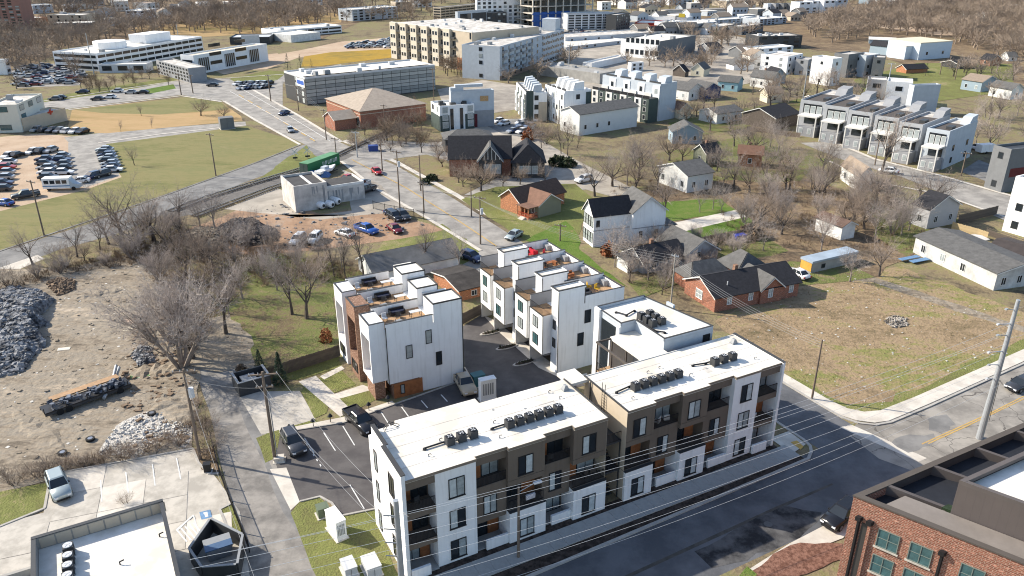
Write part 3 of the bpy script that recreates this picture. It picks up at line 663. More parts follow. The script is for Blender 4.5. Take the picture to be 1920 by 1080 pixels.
rooffill(Rr, [(0,-.08),(3.38,-.08),(3.4,.37),(6.88,.37),(6.9,-.03),(10.28,-.03),(10.3,.37),(13.68,.37),(13.7,-.1),(17.23,-.1),(17.25,.02),(20.2,.02),(20.2,7.5),(0,7.5)], ZR+.02, ROOFW)
e = MB()
pp = [(0,-.11),(3.4,-.11),(3.42,.34),(6.9,.34),(6.9,-.06),(10.3,-.06),(10.32,.34),(13.7,.34),(13.7,-.13),(17.25,-.13),(17.27,-.01),(20.2,-.01)]
for p, q in zip(pp, pp[1:]): e.box(min(p[0],q[0])-.02, min(p[1],q[1])-.02, ZR-.2, max(p[0],q[0])+.02, max(p[1],q[1])+.02, ZR+.045)
e.build('roof_edge', MC['tan_roof_edge'], Rr)
MB().box(20.2,-.2,0,20.52,7.6,ZR+.12).build('end_wall', WHITE, Rr)
MB().box(-.02,-.05,0,.0,7.5,ZR-.01).build('passage_wall', TANP, Rr); MB().box(20.9,0,0,20.92,8.0,ZR-.01).build('passage_wall', TANP, L)
MB().box(-.14,-.13,ZR+.02,.02,7.56,ZR+.14).build('parapet_cap', EDGE, Rr); MB().box(20.16,-.22,ZR+.12,20.56,7.64,ZR+.17).build('parapet_cap', EDGE, Rr)
MB().box(20.85,-.05,ZR+.02,21.0,8.02,ZR+.12).build('parapet_cap', EDGE, L)
MB().box(0,7.42,ZR+.01,20.2,7.52,ZR+.09).build('rear_edge', OFFWH, Rr)
# stair passage between the two blocks, one thing
st = thing('stair_passage', 'dark steel stair landings in the gap between the two apartment blocks', 'stairs', (*W(38.0,52.0),0), AXR)
for k in range(1, 3):
    MB().box(.02,.6,ZF[k]-.18,2.2,7.0,ZF[k]).build('landing', DARKM, st); railing(st, .05, 2.15, .65, ZF[k], 1.05, n=14)
MB().box(.05,6.2,0,.15,6.3,ZR).box(2.05,6.2,0,2.15,6.3,ZR).box(.05,.62,0,.15,.72,ZF[2]).box(2.05,.62,0,2.15,.72,ZF[2]).build('post', DARKM, st)
for k in range(2):
    s = MB()
    for i in range(12): s.box(.3, 1.2+i*.3, (ZF[k])+i*.28, 1.9, 1.5+i*.3, ZF[k]+i*.28+.06)
    s.build('stair_flight', DARKM, st)
MB().box(.02,6.9,ZR-.35,2.2,9.5,ZR-.02).build('link_roof', ROOFW, st)
lad = thing('roof_ladder', 'steel roof ladder on the tan wall between the two apartment blocks', 'ladder', (*W(40.2,55.6),0), AXR)
m = MB()
for y in (0,.5): m.tube((-.12,y,6),(-.12,y,ZR+1.1),.03)
m.build('rail', BLACKM, lad); m = MB()
for i in range(16): m.tube((-.12,0,6.2+i*.32),(-.12,.5,6.2+i*.32),.018,k=4)
m.build('rung', BLACKM, lad)
# rear wing ("tower") with its low link and open stair
T = thing('apartment_wing', 'white flat-roofed rear wing with two rows of condensers behind the right apartment block', 'apartment building', (*W(49.2,60.5),0), AXR)
MB().prism([(2,0),(9,0),(7,10.4),(0,10.4),(0,5.4),(2,5.4)], 0, 11.55).build('wall', PBLUE, T)
rooffill(T, [(2.15,.15),(8.8,.15),(6.85,10.2),(.15,10.2),(.15,5.6),(2.15,5.6)], 11.62, ROOFW)
p = [(2,0),(9,0),(7,10.4),(0,10.4),(0,5.4),(2,5.4)]
pm = MB(); pc = MB()
for i in range(6):
    a, b = Vector(p[i]), Vector(p[(i+1)%6]); d = (b-a).normalized(); n = Vector((-d.y,d.x))*.16
    h = 12.0 if i in (2,) else 11.85
    pm.prism([a,b,b+n,a+n], 11.5, h+i*.003); pc.prism([a-n*.2,b-n*.2,b+n*1.2,a+n*1.2], h+i*.003, h+.05+i*.003)
pm.build('parapet', PBLUE, T); pc.build('parapet_cap', EDGE, T)
MB().prism([(5.8,4.6),(7.4,4.9),(7.1,6.2),(5.6,6.0)], 11.62, 12.1).build('roof_curb', OFFWH, T) if False else None
MB().box(7.9,5.9,11.6,8.2,7.2,12.2).build('roof_screen', PBLUE, T)
win(T, 7.6, -.005, 9.3, 1.0, 1.7, 'S', BLACKM, GLASS, 1)
MB().box(-.3,9.4,0,0,10.4,12.0).box(-.28,5.4,0,-.02,5.9,11.4).build('white_fin', WHITE, T)
MB().box(-.06,6.2,.4,-.01,9.2,11.0).build('dark_glazing', GLASS, T)
lk = MB().prism([(-1.5,-1.0),(1.98,-1.0),(1.98,5.3),(-1.5,5.3)], ZR-.35, ZR-.03).build('low_roof', ROOFW, T)
so_ = MB()
for x in (-1.4, -3.4):
    for y in (-.5, 2.2, 5.0): so_.box(x-.07,y-.07,0,x+.07,y+.07,ZR-.36)
so_.box(-3.5,-1.0,ZR-.3,-3.3,5.2,ZR-.1).box(-3.5,5.05,ZR-.3,-1.5,5.2,ZR-.1)
so_.build('stair_frame', DTAUPE, T)
for k in (1,2):
    MB().box(-3.4,-.9,ZF[k]-.15,-1.5,5.0,ZF[k]).build('stair_landing', WOODL, T); railing(T, -1.0, 5.0, -3.42, ZF[k], 1.05, 'W', n=24)
m = MB()
for i in range(12): m.box(-3.2, 4.6-i*.33, ZF[1]+i*.28, -1.7, 4.95-i*.33, ZF[1]+i*.28+.07)
m.build('stair_flight', WOODL, T)
MB().box(-1.5,5.31,0,2.0,5.5,ZR-.4).build('stair_wall', WHITE, T)
# condensers: one built, the others copied
def make_condenser():
    t = thing('condenser', 'x', 'air conditioner')
    m = MB(); m.box(-.37,-.37,.08,.37,.37,.86)
    for i in range(5): m.box(-.385,-.36+.0,.16+i*.13,.385,.36,.2+i*.13)
    m.build('casing', DARKM, t)
    m = MB(); m.tube((0,0,.86),(0,0,.92),.34,.34,12); m.build('fan_guard', BLACKM, t)
    m = MB()
    for i in range(4):
        a = i*pi/2+.4; m.box(-.02,-.02,.925,.02,.02,.94); m.prism([(0,0),(.26*cos(a),.26*sin(a)),(.26*cos(a+.5),.26*sin(a+.5))],.925,.935+i*.001)
    m.build('fan_blade', LIGHTM, t)
    MB().box(-.42,-.42,0,.42,-.3,.08).box(-.42,.3,0,.42,.42,.08).build('stand', GREYM, t)
    return t
def copy_tree(o, parent=None):
    c = o.copy(); COL.objects.link(c)
    if parent is not None: c.parent = parent
    for ch in o.children: copy_tree(ch, c)
    return c
CP0 = make_condenser(); first = [True]
def condenser(x, y, z, label, group):
    o = CP0 if first[0] else copy_tree(CP0); first[0] = False
    o.location = (x,y,z); o.rotation_euler = (0,0,AXR); tag(o, label, 'air conditioner', group); return o
for i in range(3): condenser(*W(22.9+i*1.15,54.95), ZR+.02, f'dark condenser, {ORD[i]} from the left in the row of three nearest the lawn', 'condensers on the apartment roofs')
for i in range(6): condenser(*W(28.9+i*1.05,54.85), ZR+.02, f'dark condenser, {ORD[i]} from the lawn end in the row of six beside the stair gap', 'condensers on the apartment roofs')
for i in range(6): condenser(*W(43.2+i*1.08,54.8), ZR+.02, f'dark condenser, {ORD[i]} from the roof ladder in the row of six on the right-hand block', 'condensers on the apartment roofs')
for i in range(3): condenser(*W(53.7+i*1.22,55.0), ZR+.02, f'dark condenser, {ORD[i]} from the left in the row of three near the side street', 'condensers on the apartment roofs')
for j in range(2):
    for i in range(3): condenser(*W(52.2+j*1.25,66.1-i*1.1), 11.64, f'dark condenser, {ORD[i]} from the rear in the rear wing row {"by the stair" if j == 0 else "by the field"}', 'condensers on the apartment roofs')
# refrigerant lines, curbs, vents, scuppers on the roofs
def pipes(name, label, pts, z):
    m = MB(); P = [W(*p) for p in pts]
    m.path([(p[0],p[1],z+.15) for p in P], .09, 5)
    for p in P: m.box(p[0]-.15,p[1]-.15,z,p[0]+.15,p[1]+.15,z+.12)
    o = m.build(name, BLACKM); tag(o, label, 'pipes', 'refrigerant pipe runs on the roofs'); return o
pipes('pipe_run', 'black pipe run beside the row of three condensers nearest the lawn', [(20.6,55.3),(25.6,55.5)], ZR+.02)
pipes('pipe_run', 'black pipe run beside the row of six condensers near the stair gap', [(27.3,55.3),(34.6,55.45)], ZR+.02)
pipes('pipe_run', 'black pipe run beside the row of six condensers on the right-hand block', [(41.2,55.2),(43.0,55.5),(49.0,55.6)], ZR+.02)
pipes('pipe_run', 'black pipe run beside the three condensers near the side street', [(51.5,55.9),(53.0,55.6),(56.8,55.7)], ZR+.02)
pipes('pipe_run', 'black pipe run leading to the condensers on the rear wing', [(50.6,68.9),(51.2,67.6),(52.8,68.2)], 11.64)
pipes('pipe_run', 'black pipe run along the condensers near the open stair of the rear wing', [(51.5,66.0),(51.7,62.6),(52.4,61.9)], 11.64)
def gooseneck(a, b, z, label):
    t = thing('roof_vent', label, 'vent', (*W(a,b),z), AXR+random.uniform(-.4,.4), 'vents on the apartment roofs')
    MB().tube((0,0,0),(0,0,.22),.035,k=6).tube((0,0,.22),(.2,-.02,.27),.035,k=6).tube((.2,-.02,.27),(.27,0,.15),.035,k=6).build('pipe', DARKM, t)
    MB().tube((0,0,0),(0,0,.05),.13,.07,8).build('flashing', LIGHTM, t)
for a, b, l in ((20.5,54.2,'bent vent pipe near the lawn end of the apartment roof'),(22.3,55.9,'bent vent pipe behind the three condensers nearest the lawn'),(27.9,56.2,'bent vent pipe at the lawn end of the pipe run of six'),
    (27.3,53.8,'bent vent pipe near the front edge before the row of six'),(35.6,57.0,'bent vent pipe beyond the row of six by the stair gap'),(35.2,58.4,'rearmost bent vent pipe by the stair gap'),
    (41.9,53.6,'bent vent pipe near the front corner of the right-hand block'),(46.3,57.0,'bent vent pipe behind the six condensers of the right-hand block'),(49.8,54.4,'bent vent pipe past the end of the row of six on the right-hand block'),
    (58.4,54.0,'bent vent pipe near the white end wall by the side street'),(48.0,57.2,'second bent vent pipe behind the six condensers of the right-hand block')):
    gooseneck(a, b, ZR+.02, l)
for a, b, l in ((37.0,58.2,'small grey roof hood beside the stair gap'),(59.0,57.9,'small grey roof hood beside the white end wall')):
    t = thing('roof_hood', l, 'vent', (*W(a,b),ZR+.02), AXR); MB().prism([(-.35,-.3),(.35,-.3),(.35,.3),(-.35,.3)],0,.12).build('curb', GREYM, t); MB().loft([[(-.32,-.28,.12),(.32,-.28,.12),(.32,.28,.12),(-.32,.28,.12)],[(-.1,-.2,.55),(.15,-.2,.55),(.15,.2,.55),(-.1,.2,.55)]]).build('hood', GREYM, t)
rs = random.Random(5)
for par, x0, x1, y1 in ((L,.7,20.8,7.9),(Rr,.1,20.1,7.4)):
    sm = MB().box(0,-.04,0,x1-x0,.04,.012).mesh('membrane_seam', ROOFG)
    for k in range(1,5): link('membrane_seam', sm, par, (x0, y1*k/5+rs.uniform(-.2,.2), ZR+.018))
    for k in range(3): x = rs.uniform(3,17); y = rs.uniform(1.5,6); MB().box(x,y,ZR+.02,x+rs.uniform(.8,1.8),y+rs.uniform(.5,1.2),ZR+.03).build('roof_patch', ROOFG, par); MB().tube((x-1.5,y+.6,ZR+.0),(x-1.5,y+.6,ZR+.05),.16,.12,8).build('roof_drain', GREYM, par)
# two thin ladder-like brackets at the rear corner
t = thing('roof_frame', 'bent metal frame lying at the rear corner of the roof nearest the lawn', 'bracket', (*W(18.4,59.6),ZR+.02), AXR); m = MB(); m.path([(0,0,.05),(.6,.5,.5),(1.4,.1,.05)],.04).path([(0,.4,.05),(.7,.7,.5),(1.6,.5,.05)],.04); m.build('bar', BLACKM, t)
# balcony clutter: chairs, plants, a towel, a round mat
def chair(x, y, z, rot, m, label, grp='balcony chairs'):
    t = thing('chair', label, 'chair', (x,y,z), rot, grp)
    MB().box(-.3,-.3,.32,.3,.3,.42).build('seat', m, t); MB().box(-.3,.24,.42,.3,.32,.95).build('backrest', m, t)
    l = MB()
    for sx in (-.25,.25):
        for sy in (-.25,.25): link('leg', l.mesh('leg', BLACKM) if l.f else l.tube((0,0,0),(0,0,.32),.025,k=4).mesh('leg', BLACKM), t, (sx,sy,0))
    return t
def wz(a, b, z): X, Y = W(a, b); return X, Y, z
for i, (a, b, z, m, lab) in enumerate([(36.2,53.0,ZF[1]+.09,DTAUPE,'brown chair on the balcony beside the stair gap, nearer the lawn'),(37.2,53.0,ZF[1]+.09,DTAUPE,'brown chair on the balcony beside the stair gap, nearer the stairs'),
    (44.9,53.1,ZF[2]+.09,OFFWH,'cream chair on the top balcony of the right-hand block, nearer the ladder'),(46.0,53.1,ZF[2]+.09,OFFWH,'cream chair on the top balcony of the right-hand block, farther from the ladder'),
    (48.7,53.0,ZF[1]+.09,DARKM,'dark chair on the middle balcony of the right-hand block'),(58.1,52.9,ZF[1]+.09,WHITE,'white round-backed chair on the middle balcony next to the side street'),(18.6,53.0,ZF[2]+.09,DARKM,'dark chair on the top corner balcony over the lawn'),(32.2,53.0,ZF[2]+.09,DARKM,'dark chair on the top balcony of the left-hand block near the stair gap')]):
    chair(*wz(a,b,z), AXR+random.Random(i).uniform(-.6,.6)+pi, m, lab)
tw = thing('towel', 'pale patterned towel hung over the balcony rail above the street lamp', 'towel', wz(29.6,52.02,ZF[1]+.09), AXR)
MB().box(-.5,-.08,.55,.5,-.045,1.07).box(-.5,-.045,1.035,.5,.09,1.07).box(-.5,.065,.5,.5,.09,1.03).build('cloth', mat('pale_print_cloth',(.5,.48,.5),.9,.5,6), tw)
# ------------------------------------------------------------------ townhouses: three behind the car park
def sofa(x, y, z, rot, label, m, cush, grp=None):
    t = thing('outdoor_sofa', label, 'sofa', (x,y,z), rot, grp)
    MB().box(-1.0,-.4,.1,1.0,.4,.38).build('base', m, t); MB().box(-1.0,.28,.38,1.0,.42,.8).build('backrest', m, t)
    MB().box(-1.0,-.4,.38,-.85,.28,.62).box(.85,-.4,.38,1.0,.28,.62).build('armrest', m, t)
    for s in (-1, 1): MB().box(s*.42-.4,-.36,.385,s*.42+.4,.26,.52).build('cushion', cush, t)
    return t
def table(x, y, z, rot, label, m, grp=None, w=1.2, d=.7, h=.7):
    t = thing('patio_table', label, 'table', (x,y,z), rot, grp)
    MB().box(-w/2,-d/2,h-.05,w/2,d/2,h).build('table_top', m, t)
    for sx in (-1,1):
        for sy in (-1,1): MB().box(sx*(w/2-.08)-.03,sy*(d/2-.08)-.03,0,sx*(w/2-.08)+.03,sy*(d/2-.08)+.03,h-.05).build('leg', BLACKM, t)
    return t
def left_townhouse(i, label, box_m, fx):
    b0 = 81.3 + i*5.3; x0 = 26.15
    t = thing('townhouse', label, 'townhouse', (*W(x0,b0),0), AXR)
    D = 10.05; Wd = 5.25; jog = [0,-1.0,-.6][i]
    # main body with roof terrace: floor at 9.2, walls to 10.3, penthouse at the rear to 11.75
    D += jog
    MB().box(.02,.02,2.1 if i == 0 else 0,D,Wd,9.2).box(4.0,.03,0,D-.02,Wd-.02,2.1).build('wall', WHITE, t)
    MB().box(.5,.06,-.0,4.4,Wd-.04,2.1).build('ground_floor_wall', BRICKB, t, uv=True)
    MB().box(.2,.2,9.2,6.1,Wd-.2,9.24).build('terrace_floor', WOODL, t)
    pw = MB()
    pw.box(.02,.0,9.2,6.1,.18,10.3).box(.02,Wd-.18,9.2,6.1,Wd,10.35).build('parapet', WHITE, t)
    MB().box(-.03,-.03,10.3,6.15,.22,10.36).box(-.03,Wd-.22,10.35,6.15,Wd+.03,10.41).build('parapet_cap', EDGE, t)
    # penthouse with a stepped corner roof
    MB().box(6.2,0,9.2,D,Wd*.6,11.6).box(6.9,Wd*.6,9.2,D,Wd,11.0).build('penthouse_wall', WHITE, t)
    MB().box(6.25,.1,11.6,D-.1,Wd*.6-.1,11.62).box(6.95,Wd*.6+.02,11.0,D-.1,Wd-.1,11.02).build('roof', ROOFW, t)
    e = MB(); e.box(6.15,-.05,11.6,D+.03,.06,11.78).box(6.15,Wd*.6-.06,11.6,D+.03,Wd*.6+.05,11.77).box(D-.08,.0,11.6,D+.04,Wd*.6,11.79).box(6.14,.06,11.6,6.26,Wd*.6-.06,11.76); e.build('roof_edge', EDGE, t)
    MB().box(-.04,-.04,2.1,.06,.03,9.9).box(D-.06,-.05,.0,D+.04,.02,11.6).build('corner_trim', EDGE, t)
    # forward box
    bx = MB(); d2 = 1.95; y0 = .35 if i == 0 else .5; y1 = y0+3.6
    z0 = 2.6 if i == 0 else 0
    hh = 10.5 if i != 1 else 10.6
    bm = box_m
    mb = MB()
    # box with an open frame front: sides, top, bottom and recessed back
    mb.box(-d2,y0,z0,-.0,y0+.25,hh).box(-d2,y1-.25,z0,-.0,y1,hh).box(-d2+.01,y0+.25,z0,0,y1-.25,z0+ (.35 if i == 0 else 3.2)).box(-d2+.01,y0+.25,8.3,0,y1-.25,hh-.003)
    mb.build('bay_wall', bm, t, uv=True)
    MB().box(-.9,y0+.25,z0+.3,-.8,y1-.25,8.3).build('bay_panel', WOOD, t)
    for k in range(2): win(t, -.905, y1-.5, 3.8+k*2.5, 1.5, 1.9, 'W', BLACKM, GLASS, 2)
    MB().box(-d2-.03,y0-.03,hh,.0,y0+.22,hh+.06).box(-d2-.03,y1-.22,hh,.0,y1+.03,hh+.06).box(-d2-.03,y0+.22,hh,-d2+.2,y1-.22,hh+.06).build('bay_cap', EDGE, t)
    if i == 0:
        MB().box(.55,-.14,0,4.3,.055,2.0).build('cedar_panel', WOOD, t)
        win(t, 1.35,-.145,.5,.55,1.3,'S',BLACKM,GLASSB,1)
        for x, z, w, h in ((5.05,6.5,.8,1.85),(2.4,5.1,.85,1.8),(6.3,3.15,.8,1.9)): win(t, x, .015, z, w, h, 'S', BLACKM, GLASSB if x < 6 else GLASS, 1)
    win(t, .015, 2.9, 6.9, .7, 1.5, 'W', BLACKM, GLASS, 1) if i == 0 else None
    for k in range(3): win(t, .3, -.005+.02, 3+k*2.3, .5, 1.3, 'S', BLACKM, GLASS, 1) if i == 2 else None
    MB().box(-d2+.3,y0+.3,0,-.3,y1-.3,2.59).build('entry_wall', BRICKB, t, uv=True) if i == 0 else win(t, -d2-.005, y1-.7, .9, 2.2, 1.4, 'W', BLACKM, GLASS, 2)
    return t
left_townhouse(0, 'white townhouse with a cedar panel at its foot, first of three beside the car park', WHITE, 0)
left_townhouse(1, 'townhouse with a brown brick front bay, middle of three beside the car park', BRICKB, 1)
left_townhouse(2, 'white townhouse with the rearmost roof terrace, last of three behind the car park', WHITE, 2)
for i in range(3):
    b0 = 81.3+i*5.3; who = ['nearest the car park','of the brick-fronted townhouse','rearmost by the long grey roof'][i]
    sofa(*wz(29.2,b0+4.3,9.25), AXR, f'dark sofa on the roof terrace {who}', BLACKM, mat('navy_cushion',(.02,.025,.05),.9,.2,4), 'sofas on the roof terraces')
    table(*wz(28.4,b0+1.6,9.25), AXR+.3, f'grey table on the roof terrace {who}', GREYM, 'tables on the roof terraces', .9, .6, .45)
    table(*wz(31.0,b0+2.6,9.25), AXR, f'long white table on the roof terrace {who}', LIGHTM, 'tables on the roof terraces', 1.5, .7, .75)
    for k in range(3): chair(*wz(27.2+k*.9,b0+(3.2 if k != 1 else .9),9.25), AXR+k*1.3, DARKM if k else LIGHTM, f'{"pale" if k == 0 else "dark"} chair, {ORD[k]} from the front, roof terrace {who}', 'chairs on the roof terraces')
# ------------------------------------------------------------------ four townhouses across the court
def right_townhouse(i, label, xo):
    b0 = 77.0 + i*5.05
    t = thing('townhouse', label, 'townhouse', (*W(47.6+xo,b0),0), AXR)
    D = 10.1-xo; P = 5.0
    # stair tower (near side), bay (far side), main body
    MB().box(0,0,0,3.9,1.7,11.75).build('tower_wall', WHITE, t)
    MB().box(.05,.05,11.75,3.85,1.65,11.78).build('tower_roof', ROOFW, t)
    e = MB(); e.box(-.12,-.1,11.68,4.0,.08,11.95).box(-.12,1.62,11.68,4.0,1.8,11.94).box(-.13,.08,11.68,.05,1.62,11.93).box(3.85,.08,11.68,4.02,1.62,11.93); e.build('tower_edge', WHITE, t)
    MB().box(-.15,-.13,11.90,4.03,.11,12.0).box(-.15,1.59,11.89,4.03,1.83,11.99).box(-.16,.11,11.88,.08,1.59,11.98).box(-.05,-.05,0,.05,.0,11.68).box(3.88,-.04,9.4,3.98,.0,11.68).build('tower_cap', EDGE, t)
    MB().box(3.9,.02,0,D,P-.02,9.3).box(.6,1.7,2.5,3.9,P-.02,8.0).box(2.6,1.7,0,3.9,P-.02,2.5).box(1.2,1.72,8.0,3.9,P-.02,8.05).build('wall', WHITE, t)
    MB().box(-1.35,1.55,2.45,.6,P+.02,8.0).build('bay_wall', WHITE, t)
    fr = MB()
    for (y, z0, z1) in ((1.52,2.45,8.1),(P-.0,2.45,8.1)): fr.box(-1.4,y,z0,-1.33,y+.06,z1)
    fr.box(-1.4,1.52,2.38,.3,P+.06,2.46).box(-1.42,1.5,8.0,-1.3,P+.06,8.1); fr.build('bay_trim', EDGE, t)
    MB().box(-1.3,1.6,8.0,1.2,P,8.03).build('terrace_floor', WOODL, t)
    railing(t, 1.6, P-.05, -1.32, 8.03, 1.1, 'W', n=16); MB().box(-1.3,P-.12,8.03,3.9,P+.0,9.75).build('party_wall', MGREY, t)
    MB().box(-1.34,P-.15,9.75,3.94,P+.03,9.8).build('party_cap', EDGE, t)
    railing(t, -1.3, .0, 1.62, 8.03, 1.1, 'S', n=8)
    for k in range(2): win(t, -1.355, P-.9, 3.3+k*2.5, 1.35, 1.55, 'W', BLACKM, GLASSB if (i+k) % 2 else GLASST, 2)
    for k in range(2): win(t, -.005, 1.25, 3.6+k*2.6, .7, 1.3, 'W', BLACKM, GLASS, 1)
    MB().box(2.52,1.8,.02,2.595,P-.2,2.3).build('garage_door', MGREY, t)
    MB().box(-1.3,P-.1,0,.5,P+.0,2.44).box(-1.28,P-.08,0,-1.1,P-.0,2.3).build('garage_pier', OFFWH, t)
    # main roof terrace
    MB().box(4.0,.15,9.3,D-.1,P-.15,9.34).build('roof_deck', WOODL, t)
    pw = MB(); pw.box(3.9,0,9.3,D,.16,10.45).box(3.9,P-.18,9.3,D,P-.02,10.6).box(D-.16,.16,9.3,D,P-.18,10.3); pw.build('parapet', WHITE, t)
    MB().box(3.86,-.04,10.45,D+.03,.2,10.5).box(3.86,P-.22,10.6,D+.03,P+.02,10.65).box(D-.2,.2,10.3,D+.04,P-.2,10.36).build('parapet_cap', EDGE, t)
    MB().box(D-.9,3.4,9.34,D-.2,4.5,10.1).build('planter_box', MGREY, t)
    if i == 0:
        for x, z in ((4.0,6.5),(3.0,3.4)): win(t, x, -.005+(.02 if x >= 3.9 else 0), z, .95, 1.85, 'S', BLACKM, GLASS, 1)
    return t
WHO = ['beside the rear wing of the apartments','second from the rear wing','third from the rear wing','farthest from the apartments, by the bright lawn']
for i in range(4): right_townhouse(i, f'tall white townhouse with stair tower, {WHO[i]}', [0,.5,-.3,.1][i])
REDC = mat('red_cushion', (.42,.015,.03), .8, .2, 3); YEL = mat('yellow_cushion', (.55,.33,.03), .8, .2, 3)
sofa(*wz(54.4,95.8,9.36), AXR+pi/2, 'bright red corner sofa on the roof deck by the bright lawn', REDC, REDC)
table(*wz(53.2,94.8,9.36), AXR, 'red low table before the red sofa on the roof deck', REDC, None, .9, .7, .4)
chair(*wz(55.6,94.0,9.36), AXR+.6, REDC, 'red lounge chair beside the red sofa on the roof deck', 'chairs on the roof terraces')
for k, a in enumerate((52.6,53.6,54.6,55.6)): chair(*wz(a,89.5+(k%2)*1.1,9.36), AXR+k, DARKM if k % 2 else WOOD, f'{"dark" if k % 2 else "brown"} chair, {ORD[k]} from the tower on the third roof deck', 'chairs on the roof terraces')
table(*wz(54.2,90.0,9.36), AXR, 'brown dining table on the third roof deck', WOOD, 'tables on the roof terraces', 1.6, .8, .7)
sofa(*wz(54.0,85.4,9.36), AXR, 'rust brown sofa on the second roof deck', WOOD, LEAFO, None)
table(*wz(53.0,84.2,9.36), AXR, 'rust brown table on the second roof deck', WOOD, 'tables on the roof terraces', 1.3, .8, .6)
chair(*wz(55.2,79.6,9.36), AXR+.4, YEL, 'yellow chair on the roof deck beside the rear wing, nearer the camera side wall', 'chairs on the roof terraces')
chair(*wz(54.6,80.7,9.36), AXR+1.2, YEL, 'yellow chair on the roof deck beside the rear wing, against the far wall', 'chairs on the roof terraces')
table(*wz(53.3,80.0,9.36), AXR, 'orange topped low table by the yellow chairs on the roof deck', LEAFO, 'tables on the roof terraces', .9, .7, .45)
sofa(*wz(52.7,79.0,9.36), AXR, 'dark sofa near the yellow chairs on the roof deck', BLACKM, DARKM, None)
# ------------------------------------------------------------------ brick block at the lower right
BP0 = Vector((27.6,51.6)); BPR = Vector((37.0,43.8)); BPB = Vector((47.5,62.0)); BZ = 11.0
br = thing('brick_building', 'mottled red brick building with dark metal roof terraces at the street corner', 'building', (BP0.x,BP0.y,0), 0)
d1 = (BPR-BP0).normalized(); d2 = (BPB-BP0).normalized()
def BV(u, v): return d1*u + d2*v
MB().prism([BV(0,0),BV(30,0),BV(30,26),BV(0,26)], 0, BZ-.85).build('brick_wall', BRICKM, br, uv=True)
def bbox(mb, u0, u1, v0, v1, z0, z1): mb.prism([BV(u0,v0),BV(u1,v0),BV(u1,v1),BV(u0,v1)], z0, z1); return mb
mb = MB(); bbox(mb,0,30,0,.45,BZ-.85,BZ-.02); bbox(mb,0,.45,.45,3.4,BZ-.85,BZ-.024); mb.build('brick_parapet', BRICKM, br, uv=True)
TERR = mat('brown_metal_panel', (.105,.090,.084), .55, .1, .8); TERD = mat('dark_terrace_floor', (.018,.02,.026), .7, .2, 1.)
mb = MB(); bbox(mb,-.06,30,-.07,.5,BZ-.02,BZ+.12); bbox(mb,-.06,.5,.5,26,BZ-.02,BZ+.115); mb.build('parapet_cap', DTAUPE, br)
mb = MB()
for k, v in enumerate((3.2,8.9,14.6,20.3)):
    n0 = [BV(.45,v),BV(4.6,v+.9),BV(4.6,v+1.25),BV(.45,v+.35)]
    b = len(mb.v); zt = (BZ+.1,BZ-.45,BZ-.45,BZ+.1)
    mb.v += [(p.x,p.y,BZ-1.6) for p in n0]+[(p.x,p.y,z) for p, z in zip(n0,zt)]
    for q in ((0,3,2,1),(4,5,6,7),(0,1,5,4),(1,2,6,5),(2,3,7,6),(3,0,4,7)): mb.f.append(tuple(b+i for i in q)); mb.m.append(0)
bbox(mb,4.4,4.6,3.4,26,BZ-1.6,BZ-.5); mb.build('terrace_divider', TERR, br)
mb = MB(); bbox(mb,0,.45,3.4,26,BZ-2,BZ-.03); mb.build('terrace_wall', TERR, br)
mb = MB(); bbox(mb,.4,30,.45,26,BZ-.84,BZ-.8); mb.build('terrace_roof', TERD, br)
mb = MB(); bbox(mb,1.9,30,.5,3.2,BZ-.6,BZ-.18); mb.build('lower_roof', mat('grey_brown_deck',(.20,.175,.155),.8,.12,.6), br)
mb = MB(); bbox(mb,5.2,30,3.3,26,BZ-.8,BZ+2.2); bbox(mb,5.2,30,3.3,3.38,BZ+2.2,BZ+2.6); bbox(mb,5.2,5.28,3.38,26,BZ+2.2,BZ+2.6); mb.build('penthouse_wall', board_mat('ribbed_brown_panel',(.105,.088,.082),.6,'U',.25), br, uv=True)
mb = MB(); bbox(mb,5.4,30,3.5,26,BZ+2.2,BZ+2.25); mb.build('roof', ROOFW, br)
mb = MB(); bbox(mb,5.2,5.6,3.3,26,BZ+2.6,BZ+2.95); bbox(mb,5.6,30,3.3,3.7,BZ+2.6,BZ+2.94); mb.build('penthouse_parapet', TERR, br)
mb = MB(); bbox(mb,4.3,5.1,3.8,4.6,BZ-.79,BZ-.3); mb.build('planter', LEAFG, br)
ang1 = atan2(d1.y, d1.x)
def bwin(u, z, w, h):
    p = BV(u,-.005); o = win(br, p.x, p.y, z, w, h, 'S', mat('sage_window_frame',(.16,.19,.17),.5,.1,1), GLASST, 2, 2); o.rotation_euler = (0,0,ang1)
    s = MB().box(-.12,-.14,-.14,w+.12,.02,-.02).mesh('window_sill', CONCD); q = link('window_sill', s, br, (p.x,p.y,z), ang1)
for u in (2.3,4.7,8.3,10.8,14.2): 
    for z in (BZ-3.7,BZ-6.3,BZ-8.9): bwin(u, z, 1.65, 1.75)
for u in (.75,1.6,6.95,12.9):
    mb = MB(); bbox(mb,u,u+(.16 if u != 1.6 else .22),-.22,-.0,0,BZ-1.9); mb.build('downpipe' if u != 1.6 else 'brick_pilaster', BLACKM if u != 1.6 else BRICKM, br, uv=True)
    mb = MB(); bbox(mb,u-.12,u+.28,-.36,-.0,BZ-1.95,BZ-1.55); mb.build('rain_head', BLACKM, br)
mb = MB(); bbox(mb,1.05,1.55,-.06,.0,0,BZ-2.1); mb.build('recess_shade_strip', EDGE, br)  # dark strip on the wall face, painted as the shade of a recess
